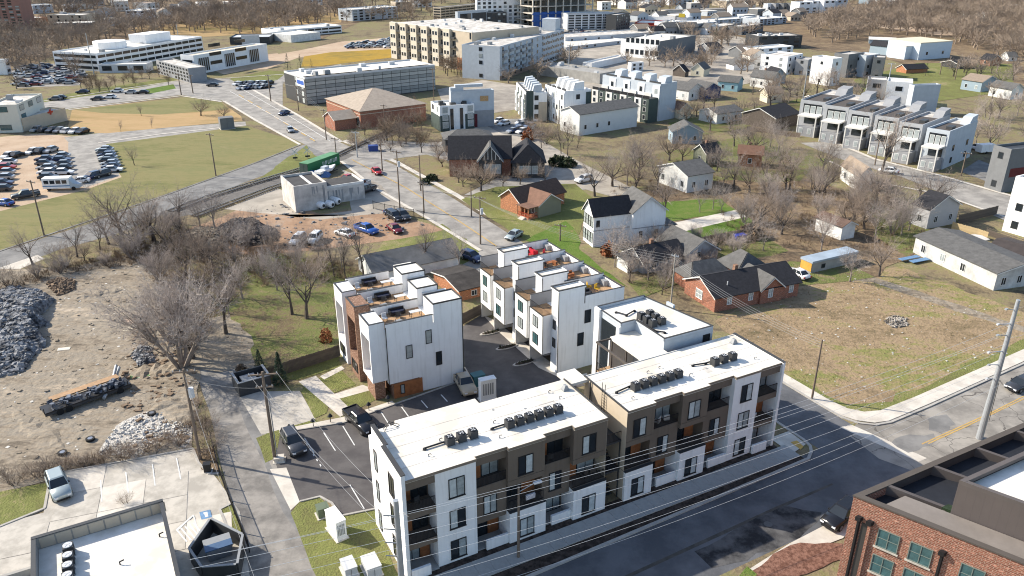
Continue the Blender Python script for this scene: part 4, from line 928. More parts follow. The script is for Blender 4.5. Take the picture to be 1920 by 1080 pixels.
# ------------------------------------------------------------------ pale building at the lower left, its screen and enclosure
lo = thing('flat_roof_building', 'low flat-roofed building with white membrane roof and grey parapet by the concrete car park', 'building', (0,0,0), 0)
HB = 5.0
q0, q1, q2, q3 = [Vector(G(x,y,HB+.6)) for x, y in ((60,1012),(305,940),(330,1085),(60,1095))]
qa = Vector(G(-40,1040,HB+.6))
e1 = (q1-q0).normalized(); e2 = Vector((e1.y,-e1.x))
def LV(u, v): return q0 + e1*u + e2*v
LW = (q1-q0).length
MB().prism([LV(0,0),LV(LW,0),LV(LW,16),LV(0,16)], 0, HB-.4).build('wall', OFFWH, lo)
MB().prism([LV(.3,.3),LV(LW-.25,.3),LV(LW-.25,16),LV(.3,16)], HB-.4, HB-.36).build('roof', ROOFW, lo)
def lbox(mb, u0, u1, v0, v1, z0, z1): mb.prism([LV(u0,v0),LV(u1,v0),LV(u1,v1),LV(u0,v1)], z0, z1); return mb
mb = MB(); lbox(mb,0,LW,0,.28,HB-.4,HB+.8); lbox(mb,LW-.25,LW,.28,16,HB-.4,HB+.75); lbox(mb,0,.28,.28,16,HB-.4,HB+.77); mb.build('parapet', GREYR, lo)
for i in range(8): 
    mb = MB(); lbox(mb,.5+i*LW/8.2,.46+(i+1)*LW/8.2-.08,.28,.32,HB-.3,HB+.72); mb.build('parapet_panel', TANP, lo)
mb = MB(); lbox(mb,-.04,LW+.04,-.05,.33,HB+.8,HB+.87); lbox(mb,LW-.3,LW+.04,.33,16,HB+.75,HB+.82); lbox(mb,-.04,.32,.33,16,HB+.77,HB+.84); mb.build('parapet_cap', DARKM, lo)
mb = MB(); lbox(mb,-6,-.05,1.6,14,0,HB-1.5); mb.build('annex_wall', TANP, lo); mb = MB(); lbox(mb,-6,-.05,1.6,1.9,HB-1.5,HB-.8); lbox(mb,-6,-.05,1.95,14,HB-1.5,HB-1.45); mb.build('annex_roof', GREYR, lo)
for i in range(5):
    p = LV(2.6-.05*i, 2.2+i*1.25)
    o = copy_tree(CP0); o.location = (p.x,p.y,HB-.35); o.rotation_euler = (0,0,atan2(e1.y,e1.x)); o.scale = (1.1,1.1,1.1)
    tag(o, f'white rimmed condenser, {ORD[i]} from the parapet on the low roof at the lower left', 'air conditioner', 'condensers on the low roof')
    for c in o.children:
        if c.name.startswith('fan_guard'): c.material_slots[0].link = 'OBJECT'; c.material_slots[0].material = LIGHTM
for k, (u, v) in enumerate(((9.5,3.6),(6.2,5.6))):
    p = LV(u, v); t = thing('roof_vent', f'bent vent pipe on the low white roof, {"nearer" if k == 0 else "farther from"} the dark enclosure', 'vent', (p.x,p.y,HB-.36), .4); MB().tube((0,0,0),(0,0,.3),.06).tube((0,0,.3),(.35,0,.4),.06).build('pipe', BLACKM, t)
en = [Vector(G(x,y,0)) for x, y in ((362,1055),(400,1000),(458,1030),(448,1085),(385,1090))]
ec = thing('bin_enclosure', 'black slatted bin enclosure beside the alley at the lower left', 'enclosure', (*G(410,1045),0), 0)
c0 = Vector(G(410,1045)); mb = MB(); cp = MB()
for i in range(5):
    a, b = en[i]-c0, en[(i+1)%5]-c0; d = (b-a).normalized(); n = Vector((-d.y,d.x))*.15
    mb.prism([a,b,b+n,a+n], 0, 1.7+i*.005); cp.prism([a-n*.2,b-n*.2,b+n*1.3,a+n*1.3], 1.7+i*.005, 1.77+i*.005)
mb.build('screen_wall', DARKM, ec); cp.build('wall_cap', GREYM, ec)
b = thing('waste_bin', 'blue grey waste container inside the black enclosure', 'container', (*G(412,1040),0), .5)
MB().loft([[(-1,-.7,.1),(1,-.7,.1),(1,.7,.1),(-1,.7,.1)],[(-1.15,-.85,1.4),(1.15,-.85,1.4),(1.15,.85,1.4),(-1.15,.85,1.4)]]).build('body', GREYM, b); MB().box(-1.2,-.9,1.4,1.2,.0,1.48).build('lid', mat('blue_bin_lid',(.06,.11,.2),.5,.1,1), b); MB().box(-1.2,.0,1.4,1.2,.9,1.47).build('lid', GREYM, b)

# planting islands between the garages
for i in range(3):
    b = 81.6+i*5.05; t = thing('planting_island', f'kerbed planting island between garages, {ORD[i]} from the rear wing', 'planter', (*W(45.4,b),0), AXR+pi, 'garage islands')
    ou = [(1.6*cos(a)*(1 if cos(a) < 0 else 1.2), .55*sin(a)) for a in [k*pi/8 for k in range(16)]]
    MB().prism(ou, 0, .14).build('kerb', KERB, t); MB().prism([(x*.82,y*.72) for x, y in ou], .1, .17).build('soil', MULCH, t)
    m = MB(); r = random.Random(i)
    for k in range(60):
        x, y = r.uniform(-1.2,1.2), r.uniform(-.35,.35); h = r.uniform(.15,.5); a = r.uniform(0,3); m.face([(x-.06*cos(a),y-.06*sin(a),.15),(x+.06*cos(a),y+.06*sin(a),.15),(x+r.uniform(-.15,.15),y+r.uniform(-.15,.15),.15+h)])
    m.build('plants', LEAFH, t)['kind'] = 'stuff'
# ------------------------------------------------------------------ generic buildings placed by their roof corners
def frame3(base, top_y, left, right, h=None):
    h = h if (h and base[1] > 150) else height(base, (base[0], top_y))
    N, Lp, Rp = Vector(G(base[0], top_y, h)), Vector(G(*left, h)), Vector(G(*right, h))
    q = Rp-N; ang = atan2(q.y, q.x); p = Lp-N
    d = -p.x*sin(ang)+p.y*cos(ang)
    return N, ang, q.length, max(d, 2.5), h
def winface(t, face, w, d, h, floors, sp, fm, gms, seed, ww=1.3, wh=1.5, z0=.9, skip=0, sub=False):
    r = random.Random(seed); Lf = w if face in 'SN' else d
    n = max(1, int(Lf/sp)); fh = (h-.3)/floors
    wh = min(wh, fh*.62)
    for k in range(floors):
        for i in range(n):
            if skip and r.random() < skip: continue
            x = (i+.5)*Lf/n - ww/2; z = k*fh+z0*fh/3.2
            g = r.choice(gms)
            if face == 'S': P = (x, -.01)
            elif face == 'W': P = (-.01, d-x)
            elif face == 'E': P = (w+.01, x)
            else: P = (w-x, d+.01)
            if sub: win(t, P[0], P[1], z, ww, wh, face, fm, g)
            else: farwin(t, P[0], P[1], z, ww, wh, face, fm, g)
def block(name, label, cat, near, left, right, wall, roof, floors=3, sp=(3.2,3.2), ww=1.3, wh=1.5, fm=None, gms=None, par=.5, h=None, skip=.1, cap=None, uv=False, group=None, band=None, extra=True):
    N, ang, w, d, h = frame3((near[0],near[1]), near[2], left, right, h)
    t = thing(name, label, cat, (N.x,N.y,0), ang, group)
    MB().box(0,0,0,w,d,h-(.7 if par > .45 else .4)).build('wall', wall, t, uv=uv)
    MB().box(.24,.24,h-.72,w-.24,d-.24,h-.5).build('roof', roof, t) if par > .45 else MB().box(-.1,-.1,h-.4,w+.1,d+.1,h-.05).build('roof', roof, t)
    if par:
        m = MB(); m.box(0,0,h-.72,w,.25,h).box(0,d-.25,h-.72,w,d,h-.003).box(0,.25,h-.72,.25,d-.25,h-.006).box(w-.25,.25,h-.72,w,d-.25,h-.009)
        m.build('parapet', cap or wall, t, uv=uv)
    gms = gms or (GLASS, GLASS, GLASSB)
    fm = fm or DARKM
    if sp[0]: winface(t, 'S', w, d, h, floors, sp[0], fm, gms, 1, ww, wh, skip=skip)
    if sp[1]: winface(t, 'W', w, d, h, floors, sp[1], fm, gms, 2, ww, wh, skip=skip)
    if band:
        for k in range(1, floors): MB().box(-.06,-.06,k*(h-.3)/floors-.12,w+.06,d+.06,k*(h-.3)/floors+.12).build('floor_band', band, t)
    t['w'] = w; t['d'] = d; t['h'] = h
    return t
def roofbox(t, x, y, z, lx, ly, lz, m=None, name='roof_unit'):
    return MB().box(x,y,z,x+lx,y+ly,z+lz).build(name, m or GREYM, t)
def rooftop(t, n, seed, m=None):
    r = random.Random(seed); w, d, h = t['w'], t['d'], t['h']
    for i in range(n):
        s = r.uniform(.8,2.4); roofbox(t, r.uniform(.5,max(.6,w-3)), r.uniform(.5,max(.6,d-3)), h-.5, s, r.uniform(.8,2), r.uniform(.7,1.6), m or (LIGHTM if r.random() < .5 else GREYM))
def gable(t, x0, x1, y0, y1, ze, zr, axis, wall, roof, ov=.35, uv=True, base=0, hip=0, rname='roof'):
    """walls up to the eaves, gable ends and two roof slopes with thickness"""
    m = MB().box(x0,y0,base,x1,y1,ze)
    if axis == 'x':
        ym = (y0+y1)/2
        if not hip:
            m.face([(x0,y1,ze),(x0,y0,ze),(x0,ym,zr)]).face([(x1,y0,ze),(x1,y1,ze),(x1,ym,zr)])
    else:
        xm = (x0+x1)/2
        if not hip:
            m.face([(x0,y0,ze),(x1,y0,ze),(xm,y0,zr)]).face([(x1,y1,ze),(x0,y1,ze),(xm,y1,zr)])
    m.build('wall', wall, t, uv=uv)
    rm = MB(); th = .16
    def slope(P):
        n = (Vector(P[1])-Vector(P[0])).cross(Vector(P[2])-Vector(P[0])).normalized()
        if n.z < 0: n = -n; P = P[::-1]
        Q = [tuple(Vector(p)+n*th) for p in P]; P = [tuple(Vector(p)+n*.02) for p in P]
        k = len(P); b = len(rm.v); rm.v.extend(P+Q); rm.f.append(tuple(b+k+i for i in range(k))); rm.f.append(tuple(b+i for i in range(k-1,-1,-1))); rm.m += [0,0]
        for i in range(k):
            j = (i+1) % k; rm.f.append((b+i,b+j,b+k+j,b+k+i)); rm.m.append(0)
    sl = (zr-ze)/(((y1-y0) if axis == 'x' else (x1-x0))/2); dz = ov*sl
    if axis == 'x':
        ym = (y0+y1)/2; hx = hip
        slope([(x0-ov,y0-ov,ze-dz),(x1+ov,y0-ov,ze-dz),(x1+ov-hx,ym,zr),(x0-ov+hx,ym,zr)])
        slope([(x1+ov,y1+ov,ze-dz),(x0-ov,y1+ov,ze-dz),(x0-ov+hx,ym,zr),(x1+ov-hx,ym,zr)])
        if hx:
            slope([(x0-ov,y1+ov,ze-dz),(x0-ov,y0-ov,ze-dz),(x0-ov+hx,ym,zr)]); slope([(x1+ov,y0-ov,ze-dz),(x1+ov,y1+ov,ze-dz),(x1+ov-hx,ym,zr)])
    else:
        xm = (x0+x1)/2; hy = hip
        slope([(x0-ov,y1+ov,ze-dz),(x0-ov,y0-ov,ze-dz),(xm,y0-ov+hy,zr),(xm,y1+ov-hy,zr)])
        slope([(x1+ov,y0-ov,ze-dz),(x1+ov,y1+ov,ze-dz),(xm,y1+ov-hy,zr),(xm,y0-ov+hy,zr)])
        if hy:
            slope([(x0-ov,y0-ov,ze-dz),(x1+ov,y0-ov,ze-dz),(xm,y0-ov+hy,zr)]); slope([(x1+ov,y1+ov,ze-dz),(x0-ov,y1+ov,ze-dz),(xm,y1+ov-hy,zr)])
    rm.build(rname, roof, t)
    if not hip:
        tm = MB()
        if axis == 'x':
            for x in (x0-ov-.03, x1+ov): tm.face([(x,y0-ov,ze-dz-.1),(x,ym,zr-.1),(x,ym,zr+.12),(x,y0-ov,ze-dz+.1)]).face([(x,y1+ov,ze-dz-.1),(x,ym,zr-.1),(x,ym,zr+.12),(x,y1+ov,ze-dz+.1)])
        else:
            for y in (y0-ov-.03, y1+ov): tm.face([(x0-ov,y,ze-dz-.1),(xm,y,zr-.1),(xm,y,zr+.12),(x0-ov,y,ze-dz+.1)]).face([(x1+ov,y,ze-dz-.1),(xm,y,zr-.1),(xm,y,zr+.12),(x1+ov,y,ze-dz+.1)])
        tm.build('gable_trim', WHITEW, t)
def house(label, near, left, right, wall, roof, axis='x', rise=1.8, sp=(3.,3.), hip=0, h=None, chim=True, wmat=None, group=None, name='house', ww=1.0, dmin=0, floors=1):
    N, ang, w, d, h = frame3((near[0],near[1]), near[2], left, right, h); d = max(d, dmin)
    t = thing(name, label, 'house', (N.x,N.y,0), ang, group)
    if hip is True: hip = min(w,d)/2
    gable(t, 0, w, 0, d, h, h+rise, axis, wall, roof, hip=hip)
    gm = (GLASS, GLASSB, GLASS)
    if sp[0]: winface(t, 'S', w, d, h, floors, sp[0], WHITEW, gm, 3, ww, 1.4, skip=.1, sub=near[1] > 330)
    if sp[1]: winface(t, 'W', w, d, h, floors, sp[1], WHITEW, gm, 4, ww, 1.4, skip=.1, sub=near[1] > 330)
    t['w'] = w; t['d'] = d; t['h'] = h
    if chim: MB().box(w*.4,d*.52,h+rise*.5,w*.4+.6,d*.52+.6,h+rise+.8).build('chimney', BRICKB, t, uv=True)
    return t
# --- workshop with tanks and junk
t = block('workshop', 'stained white block workshop with two roof heights and three tanks at its foot', 'workshop', (550,399,350), (519,330), (612,341), mat('stained_block',(.46,.44,.415),.9,.3,.5), mat('tar_roof',(.06,.058,.058),.9,.2,.6), 1, (0,0), par=.5)
w, d, h = t['w'], t['d'], t['h']
MB().box(w+.02,2.2,0,w+9,d-.4,h*.62).build('annex_wall', MC['stained_block'], t); MB().box(w+.2,2.4,h*.62,w+8.8,d-.6,h*.62+.05).build('annex_roof', MC['tar_roof'], t)
m = MB(); m.box(w+.02,2.2,h*.62+.0,w+9,2.4,h*.62+.5).box(w+8.8,2.4,h*.62,w+9,d-.4,h*.62+.495); m.build('annex_parapet', WHITEW, t)
MB().box(w*.55,-.0,h-.45,w*.55+.6,d,h-.38).build('roof_strip', WHITEW, t)
r = random.Random(3); m = MB()
for i in range(14): x = r.uniform(.3,w+8); z1 = (h if x < w else h*.62)-.6; y = -.012 if x < w else 2.188; m.face([(x,y,z1-r.uniform(1,3)),(x+r.uniform(.05,.3),y,z1-r.uniform(1,2.5)),(x+.25,y,z1),(x-.1,y,z1)])
m.build('water_stain', GREYM, t)['kind'] = 'stuff'
win(t, w-.9, -.01, 0, .35, h-1.2, 'S', GREYM, GREYM, 1, name='downpipe')
for i, (x, y) in enumerate(((598,391),(615,389),(627,383))):
    tk = thing('storage_tank', f'white horizontal tank with dark valve ring, {ORD[i]} from the workshop corner', 'tank', (*G(x,y),0), .9, 'tanks at the workshop wall')
    MB().tube((0,-1.4,.95),(0,1.4,.95),.75,.75,14).tube((0,-1.7,.95),(0,-1.4,.95),.45,.75,14).build('shell', WHITE, tk, smooth=False)
    MB().tube((0,-1.76,.95),(0,-1.705,.95),.35,.35,10).build('valve_ring', DARKM, tk)
    MB().box(-.6,-1.0,0,.6,-.7,.4).box(-.6,.7,0,.6,1.0,.4).build('cradle', DARKM, tk)
a0 = Vector(G(579,330)); a1 = Vector(G(622,314)); dv = a1-a0
ct = thing('shipping_container', 'green ribbed shipping container lettered along its side beside the tracks', 'container', (a0.x,a0.y,0), atan2(dv.y,dv.x))
MB().box(0,0,.15,12.2,2.6,2.9).build('body', GREENC, ct, uv=True); MB().box(-.03,-.03,2.9,12.23,2.63,2.98).build('roof', mat('faded_green_roof',(.10,.24,.12),.6,.2,.5), ct)
for i in range(6): m = MB(); x = 5.5+i*1.0; m.box(x,-.02,1.2,x+.16,.0,2.2).box(x+.45,-.02,1.2,x+.6,.0,2.2).box(x+.16,-.02,2.05 if i % 2 else 1.2,x+.45,.0,2.2 if i % 2 else 1.35); m.build('painted_letter', WHITEW, ct)
for k in (0,1): MB().box(-.05,.1+k*1.25,.3,-.0,1.25+k*1.25,2.8).build('door', DGREEN, ct)
bt = thing('boat', 'white motor boat on a trailer beside the green container', 'boat', (*G(612,327),0), atan2(dv.y,dv.x))
MB().loft([[(-3.2,-.9,.9),(-3.2,.9,.9),(-3.2,1.0,1.5),(-3.2,-1.0,1.5)],[(1.2,-.9,.8),(1.2,.9,.8),(1.2,1.05,1.55),(1.2,-1.05,1.55)],[(3.6,-.05,1.3),(3.6,.05,1.3),(3.6,.08,1.75),(3.6,-.08,1.75)]]).build('hull', WHITE, bt)
MB().box(-1.2,-.6,1.5,.6,.6,2.1).build('cockpit', PBLUE, bt); MB().box(-3,-.6,.35,3.8,-.45,.55).box(-3,.45,.35,3.8,.6,.55).tube((-1,-.9,.35),(-1,.9,.35),.33,.33,10).build('trailer', BLACKM, bt)
bl = thing('tarp_pile', 'blue tarpaulin heap between the container and the workshop', 'tarpaulin', (*G(596,330),0)); 
MB().loft([[(-3,-1.4,0),(3,-1.4,0),(3,1.4,0),(-3,1.4,0)],[(-2.2,-1,.9),(2,-.8,1.3),(2.2,.9,1.1),(-1.8,.8,1.2)]]).build('tarp', mat('blue_tarp',(.05,.12,.28),.6,.3,1), bl)
# --- houses of the middle distance
t = house('long white house with a weathered grey gable roof behind the rooftop terraces', (701,533,512), (666,486), (862,479), WHITEW, mat('lichen_grey_roof',(.13,.13,.13),.9,.25,.5), 'x', 1.9, (0,2.5), chim=False)
t = house('low orange brick house with a blackened flat-pitched roof between the townhouse groups', (862,565,545), (800,520), (915,532), BRICKO, mat('charred_roof',(.045,.04,.037),.95,.4,.6,bump=.3), 'x', .8, (3.4,0), chim=False, dmin=9)
t = house('small house with brown roof, sage gable and red porch on the avenue', (1010,409,386), (969,372), (1052,375), SIDEG, SHINGB, 'y', 1.9, (0,0), chim=False)
w, d, h = t['w'], t['d'], t['h']
gable(t, -1.8, w+4.5, d*.55, d*1.5, h+.15, h+2.3, 'x', BRICKO, mat('dark_brown_shingle',(.05,.035,.03),.9,.25,1.5), base=0, rname='main_roof')
MB().box(-2.6,.2,0,-.02,d*.55,.45).build('porch_floor', BRICKO, t, uv=True)
for i in range(4): MB().box(-2.5,.3+i*d*.17,.45,-2.3,.5+i*d*.17,h-.1).build('porch_post', BRICKO, t, uv=True)
MB().box(-2.9,-.2,h-.1,-.0,d*.55,h+.05).build('porch_roof', SHINGB, t); REDP = mat('red_paint',(.38,.04,.02),.7,.15,1)
railing(t, .3, d*.5, -2.5, .45, .8, 'W', REDP); railing(t, -2.5, -.2, .25, .45, .8, 'S', REDP)
m = MB()
for i in range(3): m.box(-3.6-.0+i*.3,1.0,0,-2.62,2.4,.15+i*.15)
m.build('porch_step', CONC, t)
winface(t, 'W', w, d, h, 1, 3, WHITEW, (GLASS,), 4, .9, 1.3, sub=True)
# white two-storey house
t = house('white two-storey house with charcoal roof and paired front windows', (1114,464,404), (1082,392), (1184,396), WHITE, SHINGD, 'x', 2.4, (0,0), chim=False)
w, d, h = t['w'], t['d'], t['h']
gable(t, w-.2, w+6.6, -1.2, d+1.5, h+.1, h+2.7, 'y', WHITE, SHINGG, rname='wing_roof')
MB().box(-.03,-.03,h*.5,w+.0,d+.03,h*.5+.16).box(w-.23,-1.24,h*.5,w+6.64,-1.2,h*.5+.16).build('belt_course', MGREY, t)
for z in (.7, h*.5+.6):
    for i in range(4): win(t, -.01, d*.5+2.2-i*1.1, z, .95, 2.0, 'W', BLACKM, GLASSB, 1, 2)
for x, z in ((.5,h*.62),(w+1.2,h*.2),(w+4.5,h*.2)): win(t, x, -.01 if x < w else -1.21, z, .7, 1.3, 'S', BLACKM, GLASS, 1)
MB().box(w+6.6,-.2,0,w+9.5,4.5,2.6).build('side_annex', SIDEGR, t, uv=True); MB().box(w+6.5,-.4,2.6,w+9.8,4.8,2.75).build('annex_roof', SHINGG, t)
# grey gable house
t = house('light grey bungalow with dark roof and a front gable, beside the red brick house', (1207,514,492), (1178,470), (1285,476), SIDEGR, SHINGD, 'x', 1.7, (3.5,4))
w, d, h = t['w'], t['d'], t['h']
gable(t, w-.3, w+6.8, -.6, d+2, h+.05, h+2.2, 'y', SIDEGR, SHINGG, rname='wing_roof'); win(t, w+2, -.61, 1.1, .9, 1.3, 'S', WHITEW, GLASS)
MB().box(-2.2,1.5,0,-.02,d-1,2.3).build('porch_wall', WHITEW, t); MB().box(-2.6,1.2,2.3,.1,d-.6,2.42).build('porch_roof', SHINGG, t)
# red brick gable house
t = house('red brick house with charcoal gable roof beside the open field', (1342,586,558), (1302,539), (1499,528), BRICK, SHINGD, 'x', 1.9, (0,0), dmin=8)
w, d, h = t['w'], t['d'], t['h']
gable(t, w*.52, w*.78, -.3, d*.7, h+.05, h+1.75, 'y', BRICK, SHINGG, rname='cross_roof')
for x in (2.2,6.2,w*.61,w*.88): win(t, x, -.01 if not w*.52 < x < w*.78 else -.31, .9, .85, 1.5, 'S', WHITE, GLASSB, 2, 2)
win(t, -.01, d*.62, .7, 1.7, 1.5, 'W', WHITE, GLASSB, 2, 2)
gable(t, 1.0, 8.5, d-.2, d+4.5, h-.2, h+1.6, 'x', BRICK, SHINGG, rname='rear_roof', hip=2)
gable(t, 10, 16, d-.2, d+5, h-.2, h+1.9, 'y', BRICK, SHINGG, rname='rear_roof', hip=2)
MB().tube((3.2,1.6,h+.5),(3.2,1.6,h+1.5),.09).build('vent_pipe', LIGHTM, t)
# trailer, white house on the right
t = block('trailer', 'long grey box trailer with a yellow end in the back yard', 'trailer', (1524,513,490), (1503,482), (1609,470), GREYR, mat('pale_blue_trailer_roof',(.30,.36,.42),.6,.15,.4), 1, (4,0), .9,.8, par=0)
MB().box(-.06,.05,.3,-.01,t['d']-.05,t['h']-.5).build('end_panel', mat('yellow_plywood',(.55,.30,.06),.8,.15,1), t)
t = house('long white house with mottled grey roof at the edge of the field', (1871,545,512), (1776,480), (1960,500), mat('weathered_siding',(.46,.46,.445),.9,.3,.5), SHINGG, 'y', 1.0, (2.5,4.5), chim=False, dmin=18)
t = house('white house with dark brown roof behind the long grey-roofed house', (1850,492,468), (1828,458), (1990,505), WHITEW, mat('dark_brown_roof',(.055,.045,.042),.9,.2,1), 'x', .9, (3,0), chim=False, dmin=9)
t = house('flat white shed roof behind the long grey-roofed house', (1812,474,458), (1796,450), (1850,449), WHITEW, ROOFG, 'x', .2, (0,0), chim=False, name='shed')
t = block('modern_house', 'tall white rendered house cut by the right frame edge above the fence', 'house', (1905,445,330), (1896,335), (1990,350), WHITE, ROOFW, 3, (4,0), h=11)
t = block('modern_house', 'grey metal clad house with a dark red opening at the right frame edge', 'house', (1897,352,280), (1878,270), (1990,270), DGREY, DARKM, 3, (0,5), h=10)
MB().box(1.2,-.05,3.5,7,-.01,5.5).build('red_opening', mat('dark_red_panel',(.12,.02,.02),.7,.2,1), t)
# church-like house
t = house('steep dark-roofed brick church hall with three front gables', (842,331,297), (817,290), (958,296), BRICK, SHINGD, 'x', 4.2, (0,0), dmin=10, chim=False, name='church_hall')
w, d, h = t['w'], t['d'], t['h']
gable(t, w*.48, w*.85, -2.0, d*.5, h, h+3.4, 'y', DARKM, SHINGG, rname='cross_roof'); gable(t, w+.3, w+8, -2, d, h-.5, h+3, 'y', DARKM, SHINGD, rname='wing_roof', hip=2.5)
for x in (w*.56,w*.64,w*.72): win(t, x, -2.01, 1.2, 1.6, 2.2, 'S', WHITEW, GLASSB, 2, 2)
for x in (w+1.8,w+3.4,w+5.0): win(t, x, -2.01, 1.0, 1.4, 2.0, 'S', WHITEW, GLASSB, 2, 2)
for k in range(2): win(t, -.01, d*.5+2.0-k*2.2, 1.3, 1.8, 2.4, 'W', WHITEW, GLASSB, 2, 2)
tm = MB()
for i in range(6): tm.box(w*.48+i*w*.37/6+.3,-2.06,h+.1,w*.48+i*w*.37/6+.42,-2.01,h+.4+3*(1-abs(i-2.5)/3))
tm.build('half_timber', WHITEW, t)
t = house('low hip-roofed building behind the church hall', (835,268,262), (812,250), (925,258), DARKM, SHINGG, 'x', 1.6, (0,0), hip=True, chim=False, h=3.5)
# brick building with wide hip roof
t = house('red brick community building with a wide tan hip roof beside the avenue', (675,242,209), (618,207), (798,194), BRICK, TILE, 'x', 4.0, (0,0), hip=True, dmin=26, chim=False, name='community_building')
w, d, h = t['w'], t['d'], t['h']
for i in range(3): win(t, -.01, 10-i*3.4, .5, 2.2, 3.0, 'W', BRICKO and WHITEW, GLASS, 2, 2)
gable(t, -7.5, -.5, 2, 10, 3.2, 5.0, 'x', BRICK, TILE, rname='porch_roof')
MB().box(-.05,-.05,h-1.1,w+.05,d+.05,h-.9).build('stone_band', TANP, t)
# long panelled warehouse
t = block('warehouse', 'long grey panelled warehouse with white roof beside the avenue', 'warehouse', (571,198,145), (527,133), (815,121), DARKM, ROOFW, 1, (0,0), par=.6, cap=LIGHTM)
w, d, h = t['w'], t['d'], t['h']
MC['panel_grey'] = PANELP = mat('panel_grey', (.26,.27,.26), .6, .15, .3)
nx, nz = 14, 7
pm = MB().box(.09,-.08,.09,w/nx-.09,-.01,(h-.8)/nz-.09).mesh('wall_panel', PANELP); dm = MB().box(.09,-.08,.09,w/nx-.09,-.01,(h-.8)/nz-.09).mesh('wall_panel', mat('panel_light_grey',(.38,.38,.36),.6,.1,.3))
for i in range(nx):
    for k in range(nz): link('wall_panel', dm if k in (2,3,5) else pm, t, (i*w/nx, 0, .3+k*(h-.8)/nz))
MB().box(-.1,.6,h-3.6,-.02,7.5,h-.9).build('sign_panel', WHITE, t); MB().box(-.14,1.0,h-2.9,-.1,7,h-1.5).build('sign_letters', mat('blue_sign',(.03,.10,.40),.5,.2,1), t)
winface(t, 'W', w, d-8, h, 4, 4, WHITEW, (GLASSB,GLASSL), 5, 1.6, 1.6); rooftop(t, 9, 4); MB().box(.3,.4,h-.55,w-.3,d*.28,h-.5).build('roof_walkway', ROOFG, t)
# --- townhouse rows east of the avenue
t = block('townhouse_block', 'white and dark green townhouse block nearest the tan hip roof', 'townhouses', (824,247,199), (801,190), (889,194), WHITE, ROOFW, 3, (0,4), ww=1.6, par=.5)
w, d, h = t['w'], t['d'], t['h']
for x0, x1 in ((.05,w*.27),(w*.73,w-.05)): MB().box(x0,-.12,.05,x1,-.01,h*.62).build('green_panel', DGREEN, t)
for x in (w*.3,w*.58): MB().box(x,-.13,.4,x+w*.09,-.01,h-1).build('dark_glazing', GLASS, t)
for x in (w*.07,w*.8):
    for z in (h*.12,h*.42,h*.7): farwin(t, x, -.13, z, 1.8, 1.9, 'S', WHITEW, GLASSB)
MB().box(-.12,.1,.05,-.01,d-.1,h*.6).build('green_panel', DGREEN, t); rooftop(t, 5, 8, DARKM)
t = block('townhouse_block', 'pale grey townhouse block with an arched roof screen and a small round sign', 'townhouses', (845,222,172), (835,170), (926,168), PBLUE, ROOFW, 3, (0,0), par=.6, h=11)
MB().box(3,-.1,.0,t['w'],-.01,5).build('lower_panel', MGREY, t); MB().box(5,-.2,0,8,-.11,4).build('maroon_door', mat('maroon_door_paint',(.10,.012,.02),.6,0), t); MB().box(9.0,-.25,7.8,11.5,-.02,9.3).build('round_sign', mat('tan_sign',(.4,.25,.12),.6,.3,3), t)
MB().prism([(0,.4),(4,.4),(4,2),(0,2)],t['h'],t['h']+1).box(1.5,.4,t['h']+1,10,2,t['h']+1.8).build('roof_screen', PBLUE, t)
def rowunits(t, n, along, mats, seed):
    """panels and windows that mark the single houses in a long row's W face"""
    w, d, h = t['w'], t['d'], t['h']; r = random.Random(seed)
    u = d/n
    for i in range(n):
        m = mats[i % len(mats)]
        MB().box(-.5 if i % 2 else -.18,i*u+.15,.05,-.01,(i+1)*u-.15,h*.72 if i % 2 else h-.6).build('bay_panel', m, t)
        x = -.51 if i % 2 else -.19
        for k in range(3):
            if k*h/3.1+2 < (h*.72 if i % 2 else h-.6): farwin(t, x, i*u+u*.72, k*h/3.1+.9, u*.42, 1.7, 'W', WHITEW, GLASS if r.random() < .6 else GLASSB)
def penthouses(t, n, m, seed, s=1.0):
    w, d, h = t['w'], t['d'], t['h']; u = d/n
    for i in range(n):
        MB().loft([[(w*.3,i*u+.5,h-.5),(w*.75,i*u+.5,h-.5),(w*.75,i*u+u*.55,h-.5),(w*.3,i*u+u*.55,h-.5)],[(w*.4,i*u+.5,h+2.1*s),(w*.75,i*u+.5,h+2.4*s),(w*.75,i*u+u*.55,h+2.4*s),(w*.4,i*u+u*.55,h+2.1*s)]]).build('stair_room', m, t)
        MB().box(w*.05,i*u+.3,h-.5,w*.07,i*u+u*.8,h+.5).build('terrace_rail', DARKM, t)
t = block('townhouse_row', 'white and green townhouse row with sloped stair rooms, first east of the warehouse', 'townhouses', (986,228,174), (901,156), (1026,173), WHITE, ROOFW, 3, (5,0), par=.5); rowunits(t, 6, 1, (DGREEN,WHITE,DGREEN,OFFWH), 3); penthouses(t, 5, PBLUE, 1); MB().box(t['w']*.6,-.1,0,t['w'],-.02,6).build('tan_panel', TANP, t); MB().box(.1,-.12,.1,2.4,-.02,9.5).build('green_panel', DGREEN, t)
t = block('townhouse_row', 'white townhouse row with box stair rooms and a tan base, second east of the warehouse', 'townhouses', (1059,206,171), (1002,160), (1109,167), WHITE, ROOFW, 3, (6,0), par=.5, h=10.5); rowunits(t, 5, 1, (WHITE,OFFWH), 4); penthouses(t, 4, WHITE, 2); MB().box(t['w']*.8,-.1,.1,t['w']-.02,-.02,9.8).build('green_panel', DGREEN, t); MB().box(.02,-.1,.1,t['w']*.5,-.02,3.5).build('tan_panel', TANP, t)
t = block('townhouse_row', 'white townhouse row with dark roof terraces and green fronts, third east of the warehouse', 'townhouses', (1239,210,158), (1138,139), (1270,153), PBLUE, ROOFW, 3, (0,0), par=.5, h=11.5)
rowunits(t, 8, 1, (WHITE,OFFWH), 5); w, d, h = t['w'], t['d'], t['h']
u = d/8
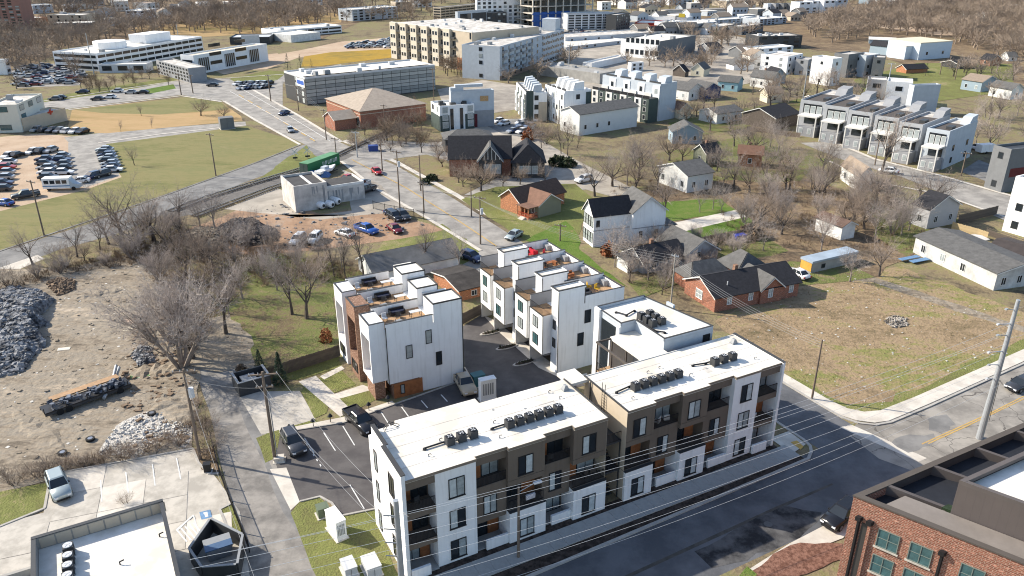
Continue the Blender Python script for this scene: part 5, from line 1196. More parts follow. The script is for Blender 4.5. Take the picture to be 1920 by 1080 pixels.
for i in range(8): MB().box(-5,i*u+.1,0,-.6,(i+1)*u-.2,7.4).build('front_house', (DGREEN,WHITEW,DGREEN,OFFWH)[i % 4], t); MB().box(-4.8,i*u+.3,7.4,-.7,(i+1)*u-.4,7.45).box(-4.9,i*u+.2,7.5,-4.7,(i+1)*u-.3,8.3).build('front_terrace', BLACKM, t); [farwin(t, -5.01, (i+.75)*u, z, u*.4, 1.5, 'W', WHITEW, GLASS) for z in (1,3.4,5.5)]
penthouses(t, 4, PBLUE, 3, .8)
t = house('white two-storey house with long dark roof behind bare trees', (1087,250,215), (1053,213), (1196,199), SIDEW, SHINGG, 'x', 1.6, (4,4), h=6.2, chim=False, dmin=9)
t = house('pale blue cottage with grey roof east of the long white house', (1262,264,247), (1216,238), (1318,247), SIDEB, SHINGG, 'y', 2.0, (4,4), h=3.4, chim=False)
t = house('white cottage with grey roof at the end of the third townhouse row', (1292,182,170), (1270,160), (1320,165), SIDEW, SHINGG, 'y', 2, (3,4), h=3.6, chim=False)
t = house('navy blue cottage with grey roof beside the white cottage', (1320,180,168), (1300,158), (1352,164), mat('navy_siding',(.03,.05,.13),.8,.1,1), SHINGG, 'y', 2, (0,0), h=3.6, chim=False)
t = house('turquoise cottage under a bare tree', (1347,165,152), (1345,146), (1384,155), mat('turquoise_siding',(.25,.42,.48),.8,.1,1), SHINGG, 'x', 1.8, (3,0), h=3.4, chim=False)
t = house('white farmhouse with two gables and grey roof', (1408,160,142), (1396,136), (1450,148), SIDEW, SHINGG, 'x', 2.2, (3,3), h=4, chim=True)
t = house('cream cottage with a brown gable east of the flat-roofed offices', (1296,142,128), (1280,122), (1320,130), SIDEC, SHINGG, 'y', 2.2, (3,0), h=3.6, chim=False)
t = house('dark timber cottage beside the cream cottage', (1262,142,131), (1245,128), (1285,134), WOODF, SHINGD, 'y', 2.4, (0,0), h=3.2, chim=False)
t = house('small white barn with a steep roof on the green lawn', (1362,128,118), (1353,114), (1376,122), WHITE, SHINGG, 'x', 2.5, (0,0), h=3.2, chim=False, dmin=10, name='barn')
# houses around the cross avenue
t = house('tan-roofed white house with blue end wall on the cross avenue', (1612,347,330), (1538,308), (1640,330), WHITEW, SHINGT, 'y', 2.0, (0,3.5), chim=False, h=3.6)
t = house('dark-roofed long house behind a garden fence west of the grey row', (1455,238,222), (1405,208), (1500,212), WOODF, SHINGD, 'x', 2.2, (0,0), chim=False, h=3.6)
t = house('small rust red house with grey roof behind the grey row', (1525,200,190), (1510,182), (1565,190), BRICKO, SHINGG, 'x', 1.2, (3,0), chim=False, h=3.2)
t = house('white house with dark roof half hidden in the thicket north of the driveway', (1290,346,330), (1225,312), (1338,322), SIDEW, SHINGG, 'x', 1.8, (3.4,3), chim=False, h=4)
t = house('brown-roofed brick house behind thin trees', (1385,300,287), (1360,278), (1430,290), BRICKO, SHINGB, 'x', 1.6, (4,0), chim=True, h=3.4)
t = house('grey house with a porch beside the board fence', (1745,415,392), (1722,380), (1800,382), SIDEGR, SHINGD, 'y', 2.2, (3,3), chim=False, h=4.2)
t = house('white low building with a brown roof in the thicket', (1580,440,425), (1524,408), (1605,420), WHITEW, mat('rust_brown_roof',(.10,.065,.05),.9,.3,.7), 'y', .8, (0,0), chim=False, h=2.8)
# modern grey row with front porches
nears = [(1548,250,192),(1592,262,202),(1637,275,212),(1686,290,222),(1731,302,234),(1782,317,246)]
for i, (x, b, tp) in enumerate(nears):
    dx = 52
    t = block('townhouse', f'slate grey modern townhouse with white-framed porch, {ORD[i]} from the far end', 'townhouse', (x,b,tp), (x-38,tp-8.5), (x+52,tp-20), PBLUE if i == 5 else mat('row_grey',(.34,.35,.365),.8,.08,.7), ROOFG, 3, (7 if i == 5 else 0,0), par=.55, h=9.6, group='grey townhouses on the cross avenue')
    w, d, h = t['w'], t['d'], t['h']; d = min(d, 8)
    MB().box(-.1,d*.12,h*.62,-.01,d*.85,h*.9).build('terrace_glazing', GLASS, t)
    for k in range(3): farwin(t, -.11, d*(.8-k*.25), h*.62, d*.2, 2.2, 'W', WHITEW, GLASSB)
    MB().box(-4.2,.4,0,-.02,d*.8,h*.3).build('porch_base', MGREY, t)
    pm = MB()
    for y in (.4,d*.8-.3): pm.box(-4.3,y,h*.3,-3.9,y+.3,h*.58).box(-4.25,y+.02,0,-3.95,y+.28,h*.3)
    pm.box(-4.35,.3,h*.58,-.0,d*.82,h*.62); pm.build('porch_frame', OFFWH, t)
    MB().box(-.14,.8,h*.31,-.02,d*.75,h*.56).build('porch_glazing', GLASS, t)
    for y in (d*.35,d*.7): farwin(t, -4.21, y, .8, 1.1, 1.6, 'W', WHITEW, GLASSB)
    MB().loft([[(w*.7,.2,h-.5),(w-.1,.2,h-.5),(w-.1,d*.45,h-.5),(w*.7,d*.45,h-.5)],[(w*.8,.2,h+1.3),(w-.1,.2,h+1.6),(w-.1,d*.45,h+1.6),(w*.8,d*.45,h+1.3)]]).build('stair_room', MGREY if i < 5 else PBLUE, t)
    MB().box(.5,.4,h-.5,w*.68,d-.4,h-.44).build('roof_deck', DTAUPE, t); sofa_m = MB().box(w*.2,1,h-.44,w*.35,2.4,h+.3).build('terrace_furniture', DARKM, t)

t = house('long low white house with a grey roof north-west of the dark-roofed long house', (1345,228,214), (1314,206), (1392,207), SIDEW, SHINGG, 'x', 1.2, (4,4), h=3.2, chim=False)
t = house('small cream cottage with a brown roof between the blue cottage and the long low house', (1275,215,205), (1262,200), (1296,203), SIDEC, SHINGB, 'y', 1.8, (3,0), h=3.2, chim=False)
t = house('sage cottage with a dark roof in the scrub behind the white thicket house', (1325,300,288), (1302,280), (1352,284), SIDEG, SHINGD, 'x', 1.8, (3,3), h=3.4, chim=True)
t = house('tan cottage with a grey roof below the black-windowed white house', (1560,216,205), (1545,199), (1590,203), TANP, SHINGG, 'x', 1.8, (3,0), h=3.4, chim=False)
t = house('pale blue cottage with a steep dark roof by the white cube houses', (1450,152,141), (1438,136), (1474,140), SIDEB, SHINGD, 'y', 2.4, (3,0), h=3.4, chim=False)
t = house('off-white cottage with a tan roof among trees right of the farmhouse', (1440,186,175), (1425,170), (1468,174), SIDEC, SHINGT, 'x', 1.8, (3,0), h=3.4, chim=False)
# ------------------------------------------------------------------ far buildings
def fb(label, near, left, right, wall, roof=None, floors=3, sp=(4,4), h=None, cat='building', name='building', rt=0, **k):
    t = block(name, label, cat, near, left, right, wall, roof or ROOFW, floors, sp, h=h, **k)
    if rt: rooftop(t, rt, near[0])
    return t
def bands(t, floors, m, face='SW', frac=.45, z0=.35, inset=.02):
    """ribbon windows, and dark strips painted for shaded open decks: one per floor, cut by mullions"""
    w, d, h = t['w'], t['d'], t['h']; fh = (h-.6)/floors
    for k in range(floors):
        z = k*fh+fh*z0
        if 'S' in face: MB().box(.6,-.12,z,w-.6,-.01,z+fh*frac).build('window_or_deck_strip', m, t)
        if 'W' in face: MB().box(-.12,.6,z,-.01,d-.6,z+fh*frac).build('window_or_deck_strip', m, t)
        mu = MB()
        for i in range(1, int(w/5)): mu.box(i*5-.2,-.16,z-.02,i*5+.2,-.125,z+fh*frac+.02)
        if mu.f: mu.build('mullion', t.children[0].data.materials[0], t)
# five-storey pale apartments
t = fb('five-storey pale grey apartment block with balconies facing the camera court', (937,151,87), (883,79), (1058,54), PBLUE, ROOFG, 5, (6,9), ww=1.6, rt=10, gms=(GLASS,GLASS,GLASSB), fm=DARKM)
w, d, h = t['w'], t['d'], t['h']
bm = MB().box(0,-.9,0,3.2,-.02,.2).box(0,-.9,.2,.1,-.02,1.1).box(3.1,-.9,.2,3.2,-.02,1.1).box(0,-.9,.2,3.2,-.82,1.1).mesh('balcony', MGREY)
for k in range(1,5):
    for i in range(int(w*.55/7)): link('balcony', bm, t, (2.5+i*7, 0, k*(h-.5)/5))
for k in range(5): 
    MB().box(w*.62,-.1,k*(h-.5)/5+.9,w-.5,-.02,(k+1)*(h-.5)/5-.7).build('deck_shade_sheet', GLASS, t)  # dark sheet on the wall stands in for shade inside the decks
    for i in range(9): MB().box(w*.62+i*(w*.37)/9,-.14,k*(h-.5)/5+.9,w*.62+i*(w*.37)/9+.6,-.103,(k+1)*(h-.5)/5-.7).build('column', PBLUE, t)
MB().box(w*.9,d*.1,h-.4,w*.99,d*.5,h+5).build('stair_tower', PBLUE, t); MB().box(-.08,.05,.05,w*.6,-.02,h*.13).build('brick_base', BRICKB, t)
t = fb('four-storey tan apartment block with white window bays beyond the warehouse', (884,133,80), (876,76), (736,71), TANP, ROOFG, 4, (0,0), h=15) if False else None
N1, N2 = Vector(G(737,108)), Vector(G(886,134)); dv = N2-N1
t = thing('building', 'four-storey tan apartment block with cream window bays beyond the warehouse', 'building', (N1.x,N1.y,0), atan2(dv.y,dv.x))
w = dv.length; h = 16.5; t['w'], t['d'], t['h'] = w, 40., h
MB().box(0,0,0,w,40,h-.4).build('wall', TANP, t); MB().box(.2,.2,h-.4,w-.2,39.8,h-.3).build('roof', ROOFG, t); MB().box(-.1,-.1,h-.3,w+.1,.3,h+.3).build('parapet', OFFWH, t)
n = 6; u = w*.82/n
for i in range(n):
    MB().box(i*u+.4,-1.2,0,i*u+u*.62,-.02,h+.2).build('bay', mat('cream_bay',(.55,.49,.40),.8,.05,1), t)
    for k in range(4):
        for x in (i*u+.9,i*u+u*.36): farwin(t, x, -1.21, 2+k*3.8, 1.6, 1.8, 'S', WHITEW, GLASS)
        MB().box(i*u+u*.66,-1.0,1.2+k*3.8,i*u+u*.98,-.02,2.1+k*3.8).build('balcony', DARKM, t)
        MB().box(i*u+u*.7,-.06,1.5+k*3.8,i*u+u*.96,-.015,4.1+k*3.8).build('balcony_door', GLASS, t)
MB().box(w*.83,-.3,0,w*.97,-.02,5).build('brick_base', BRICKO, t, uv=True); rooftop(t, 14, 7)
for k in range(4): MB().box(w-1.5,-.08,2+k*3.8,w-.5,-.02,4.6+k*3.8).build('stair_window', GLASS, t)
# office campus on the left
t = fb('long white office with dark ribbon windows and a drum on its roof', (180,134,100), (118,93), (378,68), WHITE, ROOFW, 3, (0,0), h=13, rt=5)
bands(t, 3, GLASS, 'SW', .5); w, d, h = t['w'], t['d'], t['h']; MB().box(w*.55,d*.3,h-.4,w*.8,d*.7,h+3.5).build('penthouse', WHITE, t); MB().tube((w*.3,d*.5,h-.4),(w*.3,d*.5,h+2.6),7,7,16).build('roof_drum', WHITE, t)
t = fb('white office with grey glazed bays in front of the long ribbon-windowed office', (362,140,104), (300,108), (500,82), WHITE, mat('cream_roof',(.58,.52,.42),.8,.1,.3), 4, (0,0), h=14.5)
w, d, h = t['w'], t['d'], t['h']
for i in range(3): MB().box(w*(.05+.34*i),-.2,1,w*(.05+.34*i)+w*.13,-.02,h-1.5).build('glazed_bay', GLASS, t); [MB().box(w*(.05+.34*i)+j*w*.13/5,-.3,1,w*(.05+.34*i)+j*w*.13/5+.3,-.21,h-1.5).build('fin', LIGHTM, t) for j in range(5)]
for i in range(2):
    for k in range(3): MB().box(w*(.2+.34*i),-.15,3+k*3.6,w*(.2+.34*i)+w*.15,-.02,4.4+k*3.6).build('slot_window', GLASS, t)
MB().box(-.2,1,1,-.02,d-1,h-2).build('side_glazing', GLASS, t)
t = fb('grey glass office wing with white end tower left of the glazed-bay office', (292,138,112), (272,96), (352,128), MGREY, ROOFG, 4, (3,0), h=13.5, ww=1.8, gms=(GLASS,))
t = fb('low white covered walkway between the two offices', (184,137,121), (182,116), (273,120), LIGHTM, ROOFW, 1, (5,0), h=6, name='walkway', ww=4, wh=2)
t = fb('white medical building with green-tinted windows cut by the left frame edge', (30,248,196), (-60,210), (78,175), mat('cream_white_panel',(.58,.57,.50),.8,.05,.5), ROOFG, 3, (5,5), ww=3.2, wh=1.6, gms=(GLASST,GLASSB), rt=2)
t = fb('low tan wing with a red cross sign beside the white medical building', (40,247,222), (30,215), (122,202), TANP, ROOFG, 1, (0,0)); w = t['w']; MB().box(w*.62,-.1,3,w*.66,-.02,4.6).box(w*.58,-.1,3.5,w*.62-.01,-.02,4.1).box(w*.66+.01,-.1,3.5,w*.7,-.02,4.1).build('red_cross', REDP, t)
t = fb('white cube pavilion with a blue wall at the left frame edge', (5,246,224), (-40,222), (38,222), PBLUE, ROOFG, 1, (0,0))
t = fb('white curved office end cut by the left frame edge above the car park', (8,140,112), (-40,112), (16,110), WHITE, ROOFW, 2, (0,0), h=10); bands(t, 2, GLASS, 'S')
t = fb('brick apartment tower with rows of dark balconies at the top left corner', (34,56,-6), (-60,-10), (55,-8), mat('tower_brick',(.27,.15,.12),.9,.08,.3), ROOFG, 12, (0,4.5), h=44, ww=2.8, wh=1.6)
t = fb('brown long office with white portal on the golf-course side', (430,84,70), (405,64), (505,69), DARKM, LIGHTM, 2, (0,0), h=7.5); MB().box(t['w']*.3,-.6,0,t['w']*.75,-.02,5).build('portal', LIGHTM, t)
t = fb('long white low deck with dark openings behind the brown office', (520,72,57), (500,52), (640,47), WHITE, ROOFW, 2, (0,0), h=8.5, rt=3); bands(t, 2, GLASS, 'S', .5)  # dark strips painted for the shade in the deck openings
t = fb('white windowless hall behind the glazed-bay office', (545,80,66), (515,60), (600,60), WHITEW, ROOFW, 1, (0,0), h=8)
t = fb('white office with stepped terraces on the far ridge', (660,40,18), (628,16), (745,12), PBLUE, ROOFW, 4, (5,6), h=14, ww=3, wh=1.5, rt=5)
t = fb('grey-blue glass office above the tan apartments', (858,56,22), (838,24), (912,18), PBLUE, ROOFG, 5, (0,0), h=17); MB().box(2,-.2,1,t['w']*.45,-.02,t['h']-1.5).build('dark_glazing', GLASS, t); MB().box(t['w']*.5,-.2,1,t['w']-.5,-.02,t['h']-1.5).build('dark_glazing', DARKM, t)
t = fb('dark glass wing of the grey-blue office', (912,50,24), (905,22), (950,23), DARKM, ROOFG, 4, (3,0), h=13, ww=2, gms=(GLASS,GLASSL))
t = fb('cream garage with open decks behind the grey-blue office', (826,40,14), (814,13), (905,6), TANP, ROOFG, 5, (0,0), h=15); bands(t, 5, GLASS, 'SW', .5)  # no glazing here: dark strips imitate the shaded open decks
t = fb('white gridded office tower cut by the top frame edge', (893,48,-20), (885,-20), (1000,-22), WHITE, ROOFG, 9, (3.4,0), h=36, ww=2, wh=2, gms=(GLASS,GLASSB))
# building under construction
N1, N2 = Vector(G(998,52)), Vector(G(1112,46)); dv = N2-N1
t = thing('construction_frame', 'concrete frame under construction with blue wrap on its lower floors', 'building', (N1.x,N1.y,0), atan2(dv.y,dv.x)); w = dv.length; d = 34
for k in range(9): MB().box(0,0,k*4.3+4,w,d,k*4.3+4.4).build('floor_slab', CONC, t)
cm = MB()
for k in range(8): cm.box(-.35,-.35,0,.35,.35,39) if k == 0 else None
cme = cm.mesh('column', CONC)
for i in range(9):
    for j in range(3): link('column', cme, t, (.6+i*(w-1.2)/8, .6+j*(d-1.2)/2, 0))
MB().box(w*.02,.9,.1,w*.62,1.1,9.5).build('blue_wrap', BLUEW, t)
for k in range(2): MB().box(-.1,-.1,3.6+k*4.3,w*.7,.05,4.5+k*4.3).build('blue_edge', BLUEW, t)
MB().box(w*.3,8,.2,w*.95,d-4,38).build('core_wall', DGREY, t)
t = fb('white parking garage with open decks beside the blue-wrapped frame', (1064,56,26), (1060,23), (1154,24), LIGHTM, ROOFG, 6, (0,0), h=17); bands(t, 6, BLACKM, 'S', .5)  # black strips put the shade of the open decks into colour
for i in range(7): MB().box(i*t['w']/7,-.3,0,i*t['w']/7+.7,-.13,t['h']-.5).build('pier', WHITE, t)
t = fb('dark end bay of the white parking garage', (1156,58,28), (1150,25), (1182,24), DARKM, ROOFG, 5, (3,0), h=15)
# flat-roofed sheds, offices and rows between the garage and the hill
t = fb('long white-roofed market shed below the white garage', (1062,95,88), (1055,72), (1180,74), LIGHTM, ROOFW, 1, (6,0), h=6, name='shed')
t = fb('second long white-roofed market shed beside the pale apartments', (1060,82,70), (1058,62), (1230,60), LIGHTM, ROOFG, 1, (8,0), h=6, name='shed')
t = fb('white two-storey office with dark ribbon windows above the bare trees', (1234,112,78), (1165,72), (1305,66), DGREY, ROOFW, 2, (0,0), h=11.5, rt=4); w, d, h = t['w'], t['d'], t['h']; MB().box(-.3,-.0,0,-.02,d,h).build('white_front', WHITE, t)
for i in range(7):
    for z in (1.5,6.8): farwin(t, -.31, d-3-i*d/7.5, z, d/10, 2.4, 'W', WHITEW, GLASS)
t = fb('white shed with a slide-like ramp beside the pale apartments', (1110,130,118), (1075,120), (1175,104), WHITE, ROOFW, 1, (0,0), h=5, name='shed')
t = fb('small white cube house beyond the townhouse rows', (1184,134,118), (1155,122), (1207,116), WHITE, ROOFW, 2, (3,0), h=7.5, cat='house', name='house')
t = fb('beige house with a brown gable near the slide ramp', (1095,145,135), (1075,132), (1140,132), TANP, SHINGT, 1, (3,0), h=5, cat='house', name='house')
for i, (x, b, tp, lx, ly, rx, ry, c) in enumerate([(1250,55,42,1248,38,1280,39,'W'),(1299,60,44,1290,38,1345,40,'W'),(1348,66,50,1342,44,1385,44,'D'),(1392,66,50,1386,45,1432,44,'D'),(1340,48,38,1336,34,1420,32,'B'),(1425,48,36,1420,31,1475,32,'B')]):
    t = fb(f'{"white" if c == "W" else "dark grey" if c == "D" else "pale blue"} flat-roofed rowhouse, {ORD[i]} counted from the white office', (x,b,tp), (lx,ly), (rx,ry), {'W':WHITE,'D':DGREY,'B':PBLUE}[c], ROOFW, 3, (4,0), h=9.5, cat='townhouse', name='townhouse', group='rowhouses below the hill', ww=2.4)
    rooftop(t, 3, i)
t = fb('white hall with a pitched roof among the far rooftops', (1245,60,48), (1208,42), (1262,50), WHITE, ROOFW, 1, (0,0), h=8)
t = fb('red and white canopy building beside the garage', (1190,50,42), (1180,36), (1250,44), REDP, ROOFW, 1, (0,0), h=6)
t = fb('red-fronted shed in the far market', (1225,58,50), (1220,48), (1248,48), mat('brick_red_front',(.42,.10,.06),.8,.1,1), ROOFW, 1, (0,0), h=5, name='shed')
t = fb('yellow-signed long white store', (1212,38,30), (1205,26), (1288,33), WHITE, ROOFW, 1, (0,0), h=6, name='store'); MB().box(t['w']*.8,-.4,3,t['w']*.95,-.02,5.5).build('sign', mat('yellow_sign',(.6,.45,.05),.6,0), t)
# dark modern rows on the right
t = fb('black modern townhouse row with roof terraces', (1424,92,68), (1418,62), (1505,66), DARKM, ROOFG, 3, (5,0), h=10.5, cat='townhouses', name='townhouse_row', ww=3, rt=6)
t = fb('white and sage townhouse row in front of the black row', (1420,112,92), (1416,86), (1488,86), WHITE, ROOFW, 3, (5,0), h=10, cat='townhouses', name='townhouse_row', ww=2.4)
for i, (lb_, x, b, tp, lx, ly, rx, ry, m) in enumerate([('tall white cube house with small square windows above the lawn',1478,140,106,1443,98,1506,100,WHITE),('grey house between the white cube houses',1516,142,112,1500,108,1530,108,MGREY),('white three-storey cube house behind bare trees',1562,152,110,1512,106,1580,108,WHITE),('slate blue three-storey house with a white stripe',1592,146,102,1572,98,1620,98,DGREY),('pale teal house beside the slate blue house',1625,145,104,1598,100,1650,101,PBLUE),('slate grey house with a white front window bay',1660,150,108,1640,103,1662,103,DGREY)]):
    fb(lb_, (x,b,tp), (lx,ly), (rx,ry), m, ROOFG, 3, (4,5), h=10.5, cat='house', name='house', ww=1.2, wh=1.2)
t = fb('white two-storey house with black windows above the grey row', (1664,185,152), (1585,140), (1712,155), WHITE, ROOFW, 2, (4,5), h=8, cat='house', name='house', ww=2.2, rt=0)
t = fb('grey boxed house with a dark slot beside the white two-storey house', (1628,178,148), (1590,140), (1664,150), MGREY, ROOFW, 2, (5,6), h=7.5, cat='house', name='house', ww=2.6)
t = fb('tall blue-grey house half hidden by a bare tree', (1715,200,160), (1710,158), (1765,158), PBLUE, ROOFG, 3, (0,0), h=9.5, cat='house', name='house')
# blue metal hall
t = fb('large pale blue metal hall with a cream roof and four small windows', (1727,113,80), (1672,72), (1787,76), METALB, mat('cream_metal_roof',(.62,.55,.40),.6,.06,.4), 1, (8,0), h=11, uv=True, par=0, ww=1.2, wh=1.4)
t = fb('pale blue metal lean-to beside the large hall', (1700,112,86), (1665,82), (1726,84), METALB, ROOFW, 1, (0,0), h=8, uv=True, par=0)
t = house('long dark-roofed blue hall left of the large metal hall', (1632,100,84), (1600,78), (1670,88), SIDEB, SHINGD, 'x', 2.0, (0,0), h=6, chim=False, name='hall')
t = house('white-roofed low hall behind the large metal hall', (1630,82,74), (1600,68), (1680,76), SIDEB, ROOFW, 'x', .6, (0,0), h=6, chim=False, name='hall')
t = house('orange brick house with a dark hip roof on the east lawn', (1700,138,130), (1688,126), (1740,128), BRICKO, SHINGD, 'x', 1.6, (0,0), h=3.6, chim=False)
t = house('orange brick cottage under the wooded slope', (1858,124,113), (1835,110), (1878,112), BRICKO, SHINGD, 'y', 2.2, (0,3), h=3.6, chim=False)
t = house('small white cottage at the foot of the east woods', (1892,115,106), (1872,103), (1908,106), SIDEW, SHINGG, 'x', 1.8, (3,0), h=3.4, chim=False)
t = house('pale blue bungalow with a tan roof on the east lawn', (1842,166,154), (1808,148), (1872,150), SIDEB, SHINGT, 'y', 1.8, (0,3), h=3.8, chim=False)
t = house('white bungalow with a grey roof at the right edge of the east lawn', (1898,182,168), (1866,160), (1920,166), SIDEW, SHINGG, 'y', 1.8, (3,3), h=3.6, chim=False)
t = house('dark long roof beyond the orange brick house', (1800,130,122), (1740,118), (1830,120), DARKM, SHINGD, 'x', 1.4, (0,0), h=3.4, chim=False)
# ridge line at the top
for i, (x, b, tp, rx, c) in enumerate([(1500,26,4,1522,'W'),(1524,25,2,1544,'W'),(1546,25,1,1568,'W'),(1570,24,0,1590,'B')]):
    fb(f'{"white" if c == "W" else "pale blue"} four-storey house, {ORD[i]} from the left on the top ridge', (x,b,tp), (x-2,tp-2), (rx,tp-1), WHITE if c == 'W' else PBLUE, ROOFG, 4, (5,0), h=11.5, cat='house', name='house', group='ridge houses', ww=3, wh=1.8)
for i, (x, m) in enumerate(((1440,WHITE),(1455,MGREY),(1470,DGREY),(1484,DGREY))): fb(f'{"white" if i == 0 else "grey" if i == 1 else "dark grey"} ridge terrace house, {ORD[i]} from the left', (x,24,7), (x-2,6), (x+13,6), m, ROOFG, 3, (4,0), h=9.5, cat='house', name='house', group='ridge terrace houses', ww=2)
fb('white house among trees at the top right', (1820,32,24), (1818,22), (1846,24), WHITE, ROOFG, 2, (4,0), h=6, cat='house', name='house')
fb('second white house among trees at the top right, nearer the edge', (1850,34,24), (1846,22), (1868,23), WHITEW, ROOFG, 2, (4,0), h=6, cat='house', name='house')
fb('dark blue house on the top ridge beside the pale blue house', (1630,8,-6), (1625,-8), (1655,-8), SIDEB, SHINGD, 2, (4,0), h=8, cat='house', name='house')
fb('cream apartment range in the top left woods', (88,50,28), (82,24), (155,28), TANP, ROOFG, 3, (4,0), h=11, rt=4)
fb('brick apartment range beside the tower', (58,50,34), (56,30), (88,32), BRICKB, ROOFG, 3, (4,0), h=9, uv=True)
fb('pale blue slab block above the cream apartment range', (60,26,10), (52,8), (98,8), PBLUE, ROOFW, 3, (5,0), h=9)
fb('white and black apartment cube in the top left woods', (234,36,20), (220,15), (272,20), WHITE, ROOFW, 3, (4,4), h=9, ww=2)
fb('white and brick house in the top left woods', (275,17,6), (272,3), (298,4), WHITEW, BRICKO, 2, (4,0), h=7)
fb('grey flat office in the top left woods', (318,20,10), (314,8), (356,9), MGREY, ROOFW, 2, (4,0), h=6)
fb('white low building at the top beside the golf slope', (372,12,5), (370,3), (400,4), WHITE, ROOFW, 1, (4,0), h=5)

# small houses and sheds packed toward the ridge
rh = random.Random(17); HM = [WHITE,WHITEW,MGREY,PBLUE,TANP,OFFWH,DGREY]; HR = [SHINGG,SHINGD,ROOFW,SHINGT,SHINGG]
HN = {id(WHITE):'white',id(WHITEW):'off-white',id(MGREY):'grey',id(PBLUE):'pale blue',id(TANP):'tan',id(OFFWH):'cream',id(DGREY):'slate'}
cnt = {}
def smallhouses(zone, spots, hmin, hmax, wmax):
    for x, y in spots:
        X, Y = G(x,y); m = rh.choice(HM); rf = rh.choice(HR); w = rh.uniform(8,wmax); d = rh.uniform(7,10); h = rh.uniform(hmin,hmax); key = (zone, HN[id(m)]); cnt[key] = cnt.get(key,0)+1
        t = thing('house', f"small {HN[id(m)]} house {zone}, {ORD[min(cnt[key],16)-1]} {HN[id(m)]} from the left", 'house', (X,Y,0), rh.uniform(.2,.7), 'far houses '+zone)
        if rf is ROOFW:
            MB().box(0,0,0,w,d,h).build('wall', m, t); MB().box(-.2,-.2,h,w+.2,d+.2,h+.3).build('roof', rf, t)
        else: gable(t, 0, w, 0, d, h, h+2.2, rh.choice('xy'), m, rf, uv=False)
        for i in range(int(w/3)):
            for k in range(max(1,int(h/3))): farwin(t, .8+i*3, -.01, .9+k*2.8, 1.3, 1.4, 'S', DARKM, GLASS)
        t['w'] = w; t['d'] = d
smallhouses('beyond the market', sorted([(1128+i*21+rh.uniform(-6,6), 13+rh.uniform(-9,10)) for i in range(15)]+[(1112+i*26+rh.uniform(-8,8), 34+rh.uniform(-7,7)) for i in range(13)]), 3, 7, 13)
smallhouses('in the western woods', sorted([(150,42),(176,34),(196,50),(212,22),(130,18),(300,44),(338,26),(420,14),(455,8),(105,64)]), 3, 8, 22)
smallhouses('below the grey ridge terrace', sorted([(1448+i*17, 36+rh.uniform(-4,6)) for i in range(4)]), 3, 6, 10)
smallhouses('among market rooftops', sorted([(1195+i*26, 70+rh.uniform(-6,8)) for i in range(6)]+[(1390,110),(1405,128),(1330,104)]), 3, 6, 14)
fb('long elevated highway deck crossing the far right', (1250,24,19), (1248,17), (1450,14), CONC, ASPHW, 1, (0,0), par=0, skip=1, name='highway_bridge', cat='bridge')

fb('long dark flat-roofed warehouse behind the townhouse rows', (1125,158,138), (1008,121), (1160,132), GREYR, GREYR, 1, (6,0), par=.6, name='warehouse', cat='warehouse', rt=6)

rk = random.Random(31)
TOP = [(742,22,4,30,'T'),(775,14,-2,34,'W'),(1186,8,-4,26,'G'),(1216,14,4,24,'W'),(1262,10,-2,36,'B'),(1320,6,-6,30,'W'),(1352,12,2,24,'T'),(1388,6,-6,30,'G'),(1660,16,2,30,'W'),(1700,8,-6,36,'G'),(1745,14,3,26,'W'),(1890,22,10,24,'W'),(560,10,-4,44,'W'),(500,12,2,30,'G'),(455,22,12,26,'T'),(118,24,10,28,'W'),(160,12,-2,34,'B'),(205,10,0,26,'T')]
TM = {'T':(TANP,'tan'),'W':(WHITE,'white'),'G':(MGREY,'grey'),'B':(PBLUE,'pale blue')}; TC = {}
for x, b, tp, w_, c in sorted(TOP):
    m, nm = TM[c]; TC[nm] = TC.get(nm,0)+1
    fb(f'{nm} mid-rise block on the top edge, {ORD[TC[nm]-1]} {nm} one from the left', (x,b,tp), (x-5,tp-2), (x+w_,tp-1), m, ROOFW if c != 'W' else ROOFG, 3, (4,0), group='mid-rise blocks along the top edge', ww=2.4, rt=2)
